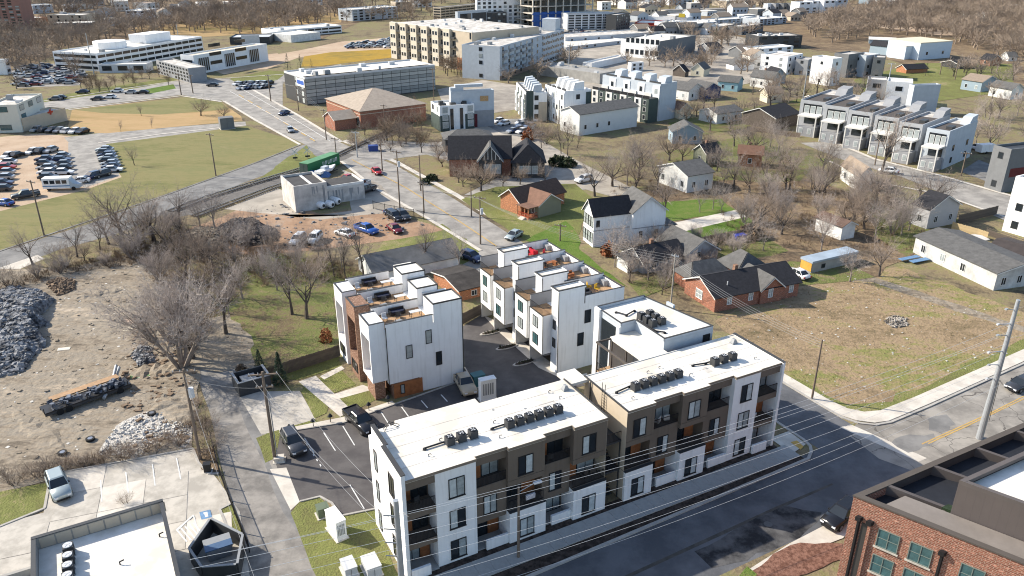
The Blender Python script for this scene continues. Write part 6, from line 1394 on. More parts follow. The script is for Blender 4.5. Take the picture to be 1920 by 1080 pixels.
# ------------------------------------------------------------------ bare trees: limbs, branches and twigs as tapered tubes
class TG:
    """grows one leafless tree; limbs go to the trunk mesh, finer wood to the crown mesh"""
    def __init__(s, seed): s.r = random.Random(seed); s.tr = MB(); s.cr = MB()
    def seg(s, mb, p, q, r0, r1, k):
        mb.tube(p, q, r0, r1, k, cap=False)
    def twig(s, p, q, r):
        mb = s.cr; n = len(mb.v); d = (q-p).normalized(); a = d.orthogonal(); a.normalize(); b = d.cross(a)
        for i in range(3):
            t = 2.094*i; mb.v.append(tuple(p+a*(cos(t)*r)+b*(sin(t)*r)))
        mb.v.append(tuple(q)); mb.f += [(n,n+1,n+3),(n+1,n+2,n+3),(n+2,n,n+3)]; mb.m += [0,0,0]
    def branch(s, p, d, L, r, lev, P):
        R = s.r; nseg = P['seg'][lev]; pts = [p]; dirs = [d]
        for i in range(nseg):
            w = P['wob'][lev]
            d = (d + Vector((R.uniform(-w,w),R.uniform(-w,w),R.uniform(-w,w)+P['up'][lev]))).normalized()
            p = p + d*(L/nseg); pts.append(p); dirs.append(d)
        last = lev == P['levels']-1
        for i in range(nseg):
            r0 = r*(1-.72*i/nseg); r1 = r*(1-.72*(i+1)/nseg)
            if last:
                if i == 0: s.twig(pts[0], pts[-1], r)
            else:
                mb = s.tr if lev <= P['trunk_to'] else s.cr
                s.seg(mb, pts[i], pts[i+1], r0, r1, 6 if lev == 0 else (5 if lev == 1 else 3))
        if last: return
        n = P['n'][lev]
        for c in range(n):
            t = P['from'][lev] + (1-P['from'][lev])*(c+R.random()*.8)/n
            t = min(t, .999); i = min(int(t*nseg), nseg-1); f = t*nseg-i
            bp = pts[i].lerp(pts[i+1], f); bd = dirs[i+1]
            ax = bd.orthogonal().normalized(); ax.rotate(Matrix.Rotation(c*2.4+R.random()*1.2, 3, bd))
            an = radians(R.uniform(*P['ang'][lev]))
            nd = (bd*cos(an)+ax*sin(an)).normalized()
            s.branch(bp, nd, L*R.uniform(*P['len'][lev])*(1-.35*t if lev else 1), max(r*(1-.7*t)*P['rad'], P['rmin']), lev+1, P)
        if lev > 0: s.branch(pts[-1], dirs[-1], L*.5, max(r*.28, P['rmin']), lev+1, P)
BASE = dict(levels=5, seg=[4,4,3,3,1], wob=[.10,.22,.26,.3,.3], up=[.02,.10,.08,.05,.03], n=[6,7,6,5], ang=[(25,50),(30,60),(30,65),(30,70)], len=[(.9,1.3),(.42,.62),(.42,.6),(.4,.7)], rad=.64, rmin=.012, trunk_to=1)
BASE['from'] = [.45,.25,.2,.15]
def tree_proto(seed, L, r, bark, twig, **kw):
    P = dict(BASE); P.update(kw); g = TG(seed)
    stems = P.get('stems', 1)
    for i in range(stems):
        a = i*2*pi/stems+g.r.random(); sp = P.get('splay', 0)
        d = Vector((cos(a)*sp, sin(a)*sp, 1)).normalized()
        g.branch(Vector((cos(a)*sp*.4, sin(a)*sp*.4, -.1)) if stems > 1 else Vector((0,0,-.1)), d, L*(g.r.uniform(.8,1.1) if stems > 1 else 1), r, 0, P)
    zs = max(v[2] for v in g.cr.v)
    return (g.tr.mesh('trunk', bark), g.cr.mesh('crown', twig), zs)
PALEBARK = mat('pale_bark', (.23,.195,.17), .95, .3, 1.5)
TP = {
 'spread': [tree_proto(11+i, 4.2, .30, BARK, TWIG) for i in range(2)],
 'round': [tree_proto(21+i, 2.6, .27, BARK, TWIG2, n=[8,7,6,5], ang=[(25,65),(30,65),(30,65),(30,70)], len=[(1.2,1.7),(.42,.62),(.42,.6),(.4,.7)]) for i in range(2)],
 'tall': [tree_proto(31+i, 8.5, .22, BARK, TWIG, n=[10,6,6,5], **{'from':[.35,.25,.2,.15]}, len=[(.35,.6),(.42,.62),(.42,.6),(.4,.7)], ang=[(20,42),(28,55),(30,65),(30,70)]) for i in range(2)],
 'pale': [tree_proto(41+i, 3.6, .20, PALEBARK, TWIG3, n=[7,7,6,5], splay=.0, ang=[(18,48),(25,55),(30,65),(30,70)], up=[.02,.14,.1,.06,.03]) for i in range(2)],
 'clump': [tree_proto(51+i, 5.0, .13, PALEBARK, TWIG3, stems=8, splay=.42, n=[6,6,5,4], rad=.55, **{'from':[.3,.25,.2,.15]}, len=[(.4,.65),(.42,.62),(.42,.6),(.4,.7)], ang=[(15,38),(25,50),(30,60),(30,70)]) for i in range(2)],
 'shrub': [tree_proto(61+i, 2.0, .06, BARK, TWIG2, levels=4, stems=9, splay=.6, n=[5,5,5], seg=[3,3,3,1], rad=.5, rmin=.012) for i in range(2)],
}
FARP = dict(levels=4, n=[7,6,6], seg=[3,2,2,1], rmin=.045, rad=.55, wob=[.1,.25,.3,.3])
TP['far'] = [tree_proto(71+i, 3.4, .3, BARK, [TWIG,TWIG2,TWIG][i], **FARP, len=[(1.0,1.5),(.5,.75),(.5,.8)], ang=[(25,60),(30,65),(30,70)]) for i in range(3)]
TP['farrust'] = [tree_proto(81, 3.0, .25, BARK, BRUSH, **FARP, len=[(1.1,1.5),(.5,.75),(.5,.8)], ang=[(20,50),(30,60),(30,70)])]
TR = random.Random(99)
def tree(kind, x, yb, yt, label, group=None, name='bare_tree', ab=None, h=None, sx=1.0):
    X, Y = ab if ab else G(x, yb)
    h = h or height((x, yb), (x, yt))
    tr, cr, zs = TR.choice(TP[kind]); s = h/zs
    t = thing(name, label, 'shrub' if kind == 'shrub' else 'tree', (X,Y,0), TR.uniform(0,6.28), group)
    t.scale = (s*sx, s*sx, s)
    link('trunk', tr, t); link('crown', cr, t)
    return t
NEAR_TREES = [
 ('clump',342,688,462,'pale many-stemmed bare tree where the alley meets the dirt yard',1.25),('spread',362,672,500,'dark bare tree at the head of the alley behind the many-stemmed tree',1.2),('clump',318,640,500,'leaning pale bare tree left of the many-stemmed tree',1.1),('spread',424,626,478,'dark bare tree with a forked trunk between the dirt yard and the back yard',1.0),
 ('spread',575,598,450,'large dark bare tree in the grass behind the brick-fronted townhouse',1.0),('spread',548,590,455,'bare tree just left of the large one behind the brick-fronted townhouse',.9),
 ('tall',682,520,390,'tall slender bare tree at the white gable end of the long grey roof',1.0),('tall',648,522,408,'slender bare tree left of the white gable end',.9),('tall',800,502,398,'slender bare tree before the middle of the long grey roof',1.0),
 ('tall',627,520,410,'thin bare trunk at the edge of the orange yard',.8),('pale',862,505,412,'pale bare tree at the avenue end of the long grey roof',1.0),
 ('spread',228,440,316,'big bare tree leaning over the railway beside the green field',1.25),('spread',288,454,338,'bare tree with dark limbs at the head of the dirt yard',1.2),('round',250,466,362,'bushy bare tree below the big railway tree',1.2),('spread',314,474,372,'dark bare tree between the dirt yard and the scrap heap',1.2),('spread',204,458,362,'bare tree on the bank just left of the big railway tree',1.1),('round',262,458,352,'dense grey bare tree right of the big tree by the railway',1.1),
 ('spread',62,497,412,'bare tree with twisted limbs beside the white ramp at the left',1.1),('spread',145,482,398,'bare tree between the white ramp and the railway',.9),('spread',188,468,398,'bare tree standing on the railway bank left of the big one',.9),
 ('round',372,560,455,'bushy grey bare tree in the thicket above the pale many-stemmed tree',1.2),('clump',300,530,450,'low pale many-stemmed tree at the upper edge of the dirt yard',1.1),('pale',455,560,470,'pale bare tree in the overgrown yard',1.1),
 ('pale',520,545,452,'second pale bare tree in the overgrown yard, toward the townhouses',1.0),('round',400,500,420,'round bare tree below the scrap heap',1.1),
 ('round',902,358,286,'broad bare tree in front of the church hall',1.25),('spread',1023,346,298,'small leaning bare tree between the church hall and the brown-roofed house',1.1),('spread',1115,368,278,'spreading bare tree above the white two-storey house',1.15),
 ('round',1197,334,238,'dark bare tree behind the white two-storey house',.9),('tall',1052,288,212,'pale twin tree beside the church lot, nearer the hall',.9),('tall',1064,292,206,'pale twin tree beside the church lot, farther from the hall',.9),
 ('spread',1246,408,310,'bare tree at the corner of the bright rear lawn',.9),('pale',1312,398,328,'bare tree at the far edge of the bright rear lawn',.9),('pale',1336,394,330,'second bare tree at the far edge of the bright rear lawn',.8),
 ('spread',1480,356,262,'black-limbed bare tree in the scrub below the dark-roofed long house',1.0),('round',1542,322,240,'bare tree beside the tan-roofed white house',.9),('spread',1652,326,186,'tall bare tree with a rusty trunk base in front of the grey row',.85),
 ('spread',1722,388,300,'bare tree below the end of the grey row',.9),('pale',1593,528,452,'squat pale bare tree in front of the yellow-ended trailer',1.2),('spread',1648,518,436,'bare tree at the edge of the open field behind the trailer',1.2),
 ('pale',1182,505,400,'pale bare tree before the grey bungalow',1.0),('pale',1150,482,405,'rust-tinged bare tree beside the white two-storey house',1.0),('spread',1232,478,410,'bare tree rising behind the grey bungalow roof',.8),
 ('round',377,217,176,'round bare tree on the tan field near the crossroads',1.3),('round',420,222,188,'smaller round bare tree on the tan field near the crossroads',1.2),('spread',265,217,192,'thin bare tree in the middle of the tan field',.8),
 ('spread',252,310,266,'thin leaning bare tree on the green field by the car row',.8),('tall',227,248,222,'young bare tree on the kerb of the lot road',.8),('tall',285,240,216,'second young bare tree along the lot road',.8),
 ('pale',1430,470,395,'pale bare tree in the thicket beyond the driveway',1.0),('pale',1405,455,372,'bare tree at the thicket edge nearest the driveway',.9),('round',1465,440,360,'broad bare tree inside the thicket',1.1),
 ('pale',1540,470,385,'pale tangled tree above the trailer',1.1),('pale',1690,440,350,'pale tangled tree left of the porch house',1.1),('round',1620,430,345,'grey tangled tree above the white low building',1.1),('spread',1765,395,325,'bare tree by the cross avenue kerb',.8),
]
for k, x, yb, yt, lab, sx in NEAR_TREES: tree(k, x, yb, yt, lab, sx=sx)
def inpoly(p, poly):
    x, y = p; c = False
    for i in range(len(poly)):
        a, b = poly[i], poly[i-1]
        if (a[1] > y) != (b[1] > y) and x < (b[0]-a[0])*(y-a[1])/(b[1]-a[1])+a[0]: c = not c
    return c
AVOID = []
for o in list(bpy.data.objects):
    if o.parent is None and o.type == 'EMPTY' and 'w' in o: AVOID.append((o.location.x, o.location.y, o.rotation_euler.z, o['w'], o['d']))
def clear_of(p, m=2.0):
    for (x, y, a, w, d) in AVOID:
        dx, dy = p[0]-x, p[1]-y; lx, ly = dx*cos(a)+dy*sin(a), -dx*sin(a)+dy*cos(a)
        if -m < lx < w+m and -m < ly < d+m: return False
    return True
def scatter(n, poly, seed, minsep=3.0):
    """n points in a surveyed polygon, spread evenly over the ground, clear of buildings"""
    P = [G(*p) for p in poly]; r = random.Random(seed); out = []; k = 0
    x0, x1 = min(p[0] for p in P), max(p[0] for p in P); y0, y1 = min(p[1] for p in P), max(p[1] for p in P)
    while len(out) < n and k < n*40:
        k += 1; q = (r.uniform(x0,x1), r.uniform(y0,y1))
        if inpoly(q, P) and clear_of(q) and all((q[0]-o[0])**2+(q[1]-o[1])**2 > minsep**2 for o in out): out.append(q)
    return out
GROVES = [
 (16,[(215,430),(330,400),(480,440),(480,540),(410,620),(352,690),(318,640),(300,560),(240,480)],('clump','spread','pale','round'),(6,10.5),'x','trees along the dirt yard'),
 (12,[(1180,480),(1240,455),(1330,500),(1290,560),(1200,560),(1150,500)],('pale','spread','shrub'),(4,8),'x','growth before the grey bungalow'),
 (7,[(1440,330),(1560,340),(1720,380),(1780,420),(1700,430),(1600,390),(1480,380)],('spread','pale'),(8,12),'x','trees below the cross avenue'),
 (22,[(1120,12),(1480,4),(1480,36),(1300,34),(1140,30)],('far',),(9,13),'x','trees among the far houses'),
 (16,[(1180,66),(1420,70),(1420,100),(1320,110),(1200,100)],('far','farrust'),(7,11),'x','trees among the rooftops'),
 (10,[(640,36),(735,24),(830,20),(830,60),(735,66)],('farrust','far'),(6,9),'x','trees on the sandy slope'),
 (10,[(810,290),(870,330),(1000,340),(960,360),(860,350)],('round','shrub'),(3,7),'x','trees before the church hall'),
 (26,[(1090,340),(1240,300),(1420,260),(1500,300),(1480,360),(1330,370),(1200,360)],('round','spread','pale','spread'),(8,12),'bare tree in the scrub between the church lot and the dark-roofed long house','trees in the scrub east of the church lot'),
 (24,[(1340,400),(1480,350),(1620,360),(1720,400),(1700,470),(1600,460),(1480,470),(1380,440)],('pale','round','clump','spread'),(6,10),'tangled bare tree in the thicket beyond the bright rear lawn','thicket trees'),
 (16,[(1180,470),(1340,440),(1400,470),(1340,500),(1230,530),(1180,540)],('clump','shrub'),(2.5,5),'brown bush in the yard between the grey bungalow and the thicket','bushes in the yards'),
 (14,[(690,262),(700,215),(780,205),(800,260),(850,300),(790,300)],('round','farrust'),(5,8),'purple-brown bush beside the tan hip-roofed building','bushes beside the tan hip roof'),
 (12,[(400,470),(500,450),(640,470),(690,510),(600,540),(460,540)],('clump','pale','shrub'),(4,7),'thin bare sapling in the overgrown yard','saplings in the overgrown yard'),
 (16,[(1250,225),(1420,160),(1560,190),(1500,235),(1330,250)],('round','spread'),(7,11),'bare tree among the cottages east of the townhouse rows','trees among the cottages'),
 (12,[(1440,185),(1530,150),(1660,200),(1700,200),(1560,215)],('tall','spread'),(9,13),'bare tree before the white cube houses','trees before the cube houses'),
 (18,[(1170,120),(1320,100),(1420,100),(1420,140),(1240,150)],('far',),(9,13),'bare tree behind the white two-storey office','trees behind the white office'),
 (10,[(900,140),(935,155),(1010,150),(1060,125),(1120,105),(1060,130),(960,160)],('farrust',),(5,8),'rusty bare tree at the foot of the pale apartments','trees at the apartment foot'),
 (9,[(826,130),(880,138),(890,150),(830,142)],('farrust',),(7,10),'orange-brown bare tree before the tan apartments','trees before the tan apartments'),
 (18,[(1780,240),(1900,200),(1960,260),(1960,310),(1860,290)],('far','pale'),(6,10),'bare tree on the slope right of the grey row','trees right of the grey row'),
 (12,[(1760,130),(1900,130),(1960,200),(1800,180)],('far',),(7,10),'bare tree on the east lawn','trees on the east lawn'),
 (18,[(150,165),(250,145),(330,142),(320,160),(180,182)],('farrust',),(4,7),'brown bare tree on the office verge','trees on the office verge'),
 (5,[(20,122),(160,112),(180,140),(150,165),(30,170)],('far',),(6,9),'bare tree in the far car park beside the offices','trees in the far car park'),
 (16,[(640,260),(760,240),(800,262),(720,290),(660,284)],('shrub','round'),(2.5,6),'bush beside the rail crossing on the avenue','bushes by the rail crossing'),
 (14,[(960,245),(1060,235),(1090,280),(1010,280)],('shrub','spread'),(3,7),'bare tree or bush around the court behind the church hall','growth behind the church hall'),
 (12,[(10,540),(120,495),(240,470),(320,420),(330,440),(240,492),(120,512)],('clump','shrub','round'),(3,6),'bush on the bank between the railway and the dirt yard','bank bushes'),
]
def project(X, Y, Z=0):
    fw = Y*CP+(CAM_H-Z)*SP; return 960+FPX*X/fw, 540+FPX*(-Y*SP+(CAM_H-Z)*CP)/fw
LM = [((1010,400),'the brown-roofed house'),((1150,440),'the white two-storey house'),((1270,490),'the grey bungalow'),((1400,560),'the red brick house'),((1560,500),'the yellow-ended trailer'),((910,310),'the church hall'),
 ((1260,255),'the pale blue cottage'),((1455,232),'the dark-roofed long house'),((1285,338),'the white thicket house'),((1390,295),'the brown-roofed brick house'),((1600,335),'the tan-roofed house'),((1745,405),'the porch house'),((1575,432),'the low white building'),
 ((690,225),'the tan hip roof'),((590,375),'the workshop'),((1120,235),'the long white house'),((1205,190),'the third townhouse row'),((1310,172),'the navy cottage'),((1410,155),'the white farmhouse'),((1360,122),'the small barn'),((1478,130),'the white cube house'),((1562,145),'the bare-tree cube house'),
 ((1650,170),'the black-windowed house'),((1235,100),'the white two-storey office'),((970,145),'the pale apartments'),((850,132),'the tan apartments'),((1760,290),'the grey row'),((1830,162),'the tan-roofed bungalow'),((1895,178),'the right-edge bungalow'),((1720,134),'the orange brick house'),
 ((215,132),'the long white office'),((330,140),'the glass office wing'),((430,140),'the glazed-bay office'),((760,520),'the long grey roof'),((640,600),'the brick-fronted townhouse'),((165,750),'the flatbed trailer'),((390,445),'the scrap heap'),((60,600),'the slate heap'),((625,310),'the green container'),((700,283),'the blue container'),((1056,311),'the clipped hedges'),((1340,405),'the long driveway')]
LMP = [(Vector(G(*p)), p, n) for p, n in LM]
USED = {}
WORDK = {'round':'bushy bare tree','spread':'spreading bare tree','pale':'pale bare tree','tall':'tall bare tree','clump':'many-stemmed bare tree','shrub':'low brown bush','far':'grey bare tree','farrust':'rusty brown tree'}
pend = []; FARQ = []
for n, poly, kinds, (h0, h1), lab, grp in GROVES:
    if set(kinds) <= {'far','farrust'} and min(p[1] for p in poly) < 125:
        FARQ += scatter(n, poly, n*7+int(poly[0][0])); continue
    for q in scatter(n, poly, n*7+int(poly[0][0])):
        kd = TR.choice(kinds); o = tree(kd, 0, 0, 0, lab, grp, ab=q, h=TR.uniform(h0, h1), sx=TR.uniform(.9,1.25), name='bare_bush' if kd == 'shrub' else 'bare_tree')
        v = Vector(q); L_, px, nm = min(LMP, key=lambda e: (e[0]-v).length); sx_, sy_ = project(*q); dx, dy = sx_-px[0], (sy_-px[1])*2
        rel = ('right of' if dx > 0 else 'left of') if abs(dx) > abs(dy) else ('in front of' if dy > 0 else 'behind')
        pend.append((WORDK[kd], rel, nm, (L_-v).length, o))
for p in sorted(pend, key=lambda e: e[3]):
    k = p[:3]; USED[k] = USED.get(k, 0)+1; i = USED[k]
    p[4]['label'] = f"{p[0]} {p[1]} {p[2]}, {'closest' if i == 1 else ORD[i-1]+' closest' if i <= 16 else 'farther'} of its kind there"
EDGE_B = [(100,893),(128,886),(160,880),(190,872),(222,866),(250,860),(282,852),(310,846),(340,838),(366,770),(374,800),(382,826),(388,850),(60,905),(30,915)]
for i, (x, y) in enumerate(EDGE_B):
    X, Y = G(x, y); tree('shrub', 0,0,0, f'brown leafless bush along the car park edge, {ORD[i] if i < 16 else "last"} counted from the teal SUV', 'bushes along the car park edge', ab=(X+TR.uniform(-.5,.5),Y+TR.uniform(.2,1)), h=TR.uniform(1.4,3.0), sx=1.3, name='bare_bush')
# the woods: the largest-showing as single trees, the rest one mass
w1 = [(-60,150),(-60,60),(70,66),(230,50),(330,30),(480,20),(640,24),(640,30),(520,62),(400,64),(380,60),(240,82),(120,100),(110,130)]
w2 = [(1500,60),(1560,34),(1660,14),(1800,6),(1980,4),(1980,130),(1890,110),(1790,84),(1740,70),(1640,66),(1560,84)]
pts = [(q,0) for q in scatter(240, w1, 5, 7.5)] + [(q,1) for q in scatter(420, w2, 6, 6.0)]
pts.sort(key=lambda p: p[0][1])
for q, wh in []:
    tree('far', 0, 0, 0, ['bare tree in the woods around the offices','bare tree in the wooded slope above the blue hall'][wh], ['trees of the western woods','trees of the eastern slope'][wh], ab=q, h=TR.uniform(8.5,13.5), sx=TR.uniform(1,1.3))
LOWT = []
for i in range(3):
    g = TG(90+i); P = dict(BASE); P.update(levels=3, n=[9,13], seg=[2,2,1], rmin=.07, rad=.55, wob=[.1,.3,.3], len=[(1.0,1.5),(.5,.85)], ang=[(25,65),(30,75)])
    g.branch(Vector((0,0,-.1)), Vector((0,0,1)), 3.6, .32, 0, P)
    mb = MB(); mb.v = g.tr.v+g.cr.v; off = len(g.tr.v); mb.f = g.tr.f+[tuple(i+off for i in f) for f in g.cr.f]
    LOWT.append((np.array(mb.v), mb.f, max(v[2] for v in mb.v)))
def mass(name, label, qs, h0, h1, m, seed):
    r = random.Random(seed); V = []; Fs = []; off = 0
    for q in qs:
        v, f, z = r.choice(LOWT); s = r.uniform(h0,h1)/z; a = r.uniform(0,6.28); c, d = cos(a)*s*1.2, sin(a)*s*1.2
        x = v[:,0]*c-v[:,1]*d+q[0]; y = v[:,0]*d+v[:,1]*c+q[1]
        V.append(np.stack([x,y,v[:,2]*s],1)); Fs += [tuple(i+off for i in t) for t in f]; off += len(v)
    me = bpy.data.meshes.new(name); me.from_pydata(np.concatenate(V).tolist(), [], Fs); me.materials.append(m)
    o = link(name, me); o['kind'] = 'stuff'; o['label'] = label; return o
mass('woods', 'far leafless woods beyond the single trees', [p[0] for p in pts], 9, 14, FARTWIG, 1)
far = []
rr = random.Random(8)
for i in range(620):
    y = rr.uniform(560, 900); x = rr.uniform(-.75,.75)*y
    if clear_of((x,y), 3) and not (y < 660 and -.12*y < x < .42*y): far.append((x,y))
mass('distant_woods', 'leafless woods covering the far rising ground', far, 10, 16, FARTWIG, 2)
mass('far_trees', 'small leafless trees among the far buildings and car parks', FARQ, 7, 12, FARTWIG, 4)
# scrub and weeds: too many to count
def scrub(name, label, polys, dens, h0, h1, m, seed, tw=16):
    """bundles of thin stems over surveyed areas"""
    r = random.Random(seed); mb = MB()
    for poly in polys:
        P = [G(*p) for p in poly]; k = len(P); area = abs(sum(P[i][0]*P[(i+1)%k][1]-P[(i+1)%k][0]*P[i][1] for i in range(k)))/2
        x0, x1 = min(p[0] for p in P), max(p[0] for p in P); y0, y1 = min(p[1] for p in P), max(p[1] for p in P)
        n = int(area*dens); c = 0; tries = 0
        while c < n and tries < n*30:
            tries += 1; q = (r.uniform(x0,x1), r.uniform(y0,y1))
            if not inpoly(q, P) or not clear_of(q, .5): continue
            c += 1; h = r.uniform(h0,h1)
            for j in range(tw):
                a = r.uniform(0,6.28); s = r.uniform(.1,.75)*h; z = h*r.uniform(.45,1); b = r.uniform(0,.35)*h
                p0 = Vector((q[0]+cos(a)*b, q[1]+sin(a)*b, r.uniform(0,.3)*h)); p1 = Vector((q[0]+cos(a)*(b+s), q[1]+sin(a)*(b+s), z))
                wv = Vector((-sin(a), cos(a), 0))*(.018+.012*h*r.random()); up = Vector((0,0,.03))
                nn = len(mb.v); mb.v += [tuple(p0-wv), tuple(p0+wv), tuple(p1), tuple(p0+up)]; mb.f += [(nn,nn+1,nn+2),(nn+1,nn+3,nn+2),(nn+3,nn,nn+2)]; mb.m += [0,0,0]
    o = mb.build(name, m); o['kind'] = 'stuff'; o['label'] = label; return o
scrub('undergrowth', 'brown brush along the car park edge, the bank and the thickets', [
  [(0,915),(90,893),(240,862),(362,836),(368,800),(340,790),(300,830),(180,850),(60,878),(0,890)],[(366,745),(378,760),(405,850),(392,880),(372,850),(362,790)],
  [(-30,545),(120,500),(240,470),(330,410),(345,420),(330,470),(250,500),(130,515),(0,552)],[(300,560),(260,480),(340,430),(470,450),(480,520),(430,570),(380,640),(345,690),(320,640)],[(470,470),(690,500),(700,520),(600,530),(480,540)]], 1.3, .5, 1.9, BRUSH, 3, 18)
scrub('thicket', 'tangled grey-brown thicket behind the yards', [
  [(1340,400),(1480,345),(1640,360),(1740,400),(1740,470),(1600,470),(1470,480),(1360,450)],[(1100,385),(1240,318),(1480,300),(1500,350),(1340,372),(1235,372),(1180,400)],
  [(1180,520),(1240,500),(1345,480),(1400,470),(1340,520),(1260,560),(1200,555)],[(1180,545),(1300,590),(1340,620),(1300,610),(1200,570)]], .17, .6, 1.9, BRUSH, 4, 18)
scrub('dry_weeds', 'dry weeds on the rough field and the verges', [[(1350,604),(1430,562),(1560,522),(1700,505),(1900,590),(1900,660),(1680,770),(1560,755),(1470,705)],[(440,550),(560,525),(625,562),(640,640),(530,680),(410,640)]], 1.0, .12, .34, mat('straw',(.24,.19,.10),.95,.3,.5), 5, 6)
# evergreens and clipped shrubs
def conifer(x, yb, yt, label, seed, m=LEAFG, wide=.3, group=None, n=900):
    h = height((x,yb),(x,yt)); X, Y = G(x,yb); r = random.Random(seed)
    t = thing('evergreen_tree', label, 'tree', (X,Y,0), 0, group)
    MB().tube((0,0,0),(0,0,h*.9),h*.02,h*.006,6).build('trunk', BARK, t)
    mb = MB()
    for i in range(n):
        z = h*(.08+.92*r.random()**1.3); R = wide*h*(1-z/h)*(.35+.65*sqrt(r.random()))+.05; a = r.uniform(0,6.28); s = r.uniform(.1,.24)*h/5
        p = Vector((cos(a)*R, sin(a)*R, z)); d = Vector((cos(a),sin(a),r.uniform(-.5,.3))).normalized()*s; w = Vector((-sin(a),cos(a),r.uniform(-.4,.4)))*s*.45
        mb.face([p-d*.6-w*.3, p-d*.2+w, p+d, p-d*.2-w])
    mb.build('crown', m, t); return t
conifer(488,693,655,'small dark evergreen behind the black bin store, nearer the alley',1,wide=.26)
conifer(527,722,660,'taller dark evergreen beside the black bin store, toward the townhouses',2,wide=.22)
conifer(540,132,100,'dark pine before the golden field, leftmost of three',3,n=400); conifer(564,130,102,'dark pine before the golden field, middle of three',4,n=400); conifer(584,126,110,'smallest dark pine before the golden field',5,n=300)
conifer(1340,88,52,'tall dark evergreen among the far rooftops',6,n=400); conifer(1735,142,118,'dark evergreen beside the orange brick house',7,n=300,wide=.4); conifer(1418,74,56,'dark evergreen before the dark rowhouses',8,n=300)
conifer(106,82,62,'dark cedar in the western woods',9,n=300,wide=.35); conifer(86,112,96,'dark cedar left of the long white office',10,n=300,wide=.4); conifer(52,56,38,'dark cedar below the brick tower',12,n=300,wide=.4)
def shrubball(x, y, d, label, m=LEAFH, group=None, name='shrub', seed=1, hz=.8):
    X, Y = G(x,y); r = random.Random(seed+int(x)); t = thing(name, label, 'shrub', (X,Y,0), 0, group)
    mb = MB()
    for i in range(260):
        v = Vector((r.gauss(0,1),r.gauss(0,1),r.gauss(0,1))).normalized()*d/2*(.6+.4*r.random()); v.z = abs(v.z)*hz*1.3+.05
        a = Vector((r.uniform(-1,1),r.uniform(-1,1),r.uniform(-1,1)))*d*.11; b = Vector((r.uniform(-1,1),r.uniform(-1,1),r.uniform(-1,1)))*d*.09
        mb.face([v-a, v+b, v+a, v-b])
    mb.build('foliage', m, t); MB().tube((0,0,0),(0,0,d*.4),.05,.03,5).build('stem', BARK, t); return t
shrubball(1046,310,5,'clipped dark green hedge ball on the church lot'); shrubball(1066,312,4.5,'second clipped green hedge at the church lot, nearer the road')
shrubball(1408,445,5,'rust-green bush at the end of the bright rear lawn',BRUSH); shrubball(612,640,2.0,'rust-leaved young tree before the fence behind the townhouses',LEAFO,hz=1.6); shrubball(1142,478,3.2,'orange-leaved bush beside the white two-storey house',LEAFO,hz=1.2)
shrubball(453,700,1.6,'rust-brown bush left of the black bin store',BRUSH,hz=1.3); shrubball(990,262,4,'rust-brown bush behind the church hall',LEAFO,hz=1.4); tree('shrub',236,945,920,'leafless brown bush behind the low roof parapet',name='bare_bush')
shrubball(796,345,2.5,'green hedge beside the wall on the avenue, nearest the pole'); shrubball(810,338,3,'green hedge beside the wall before the church hall')
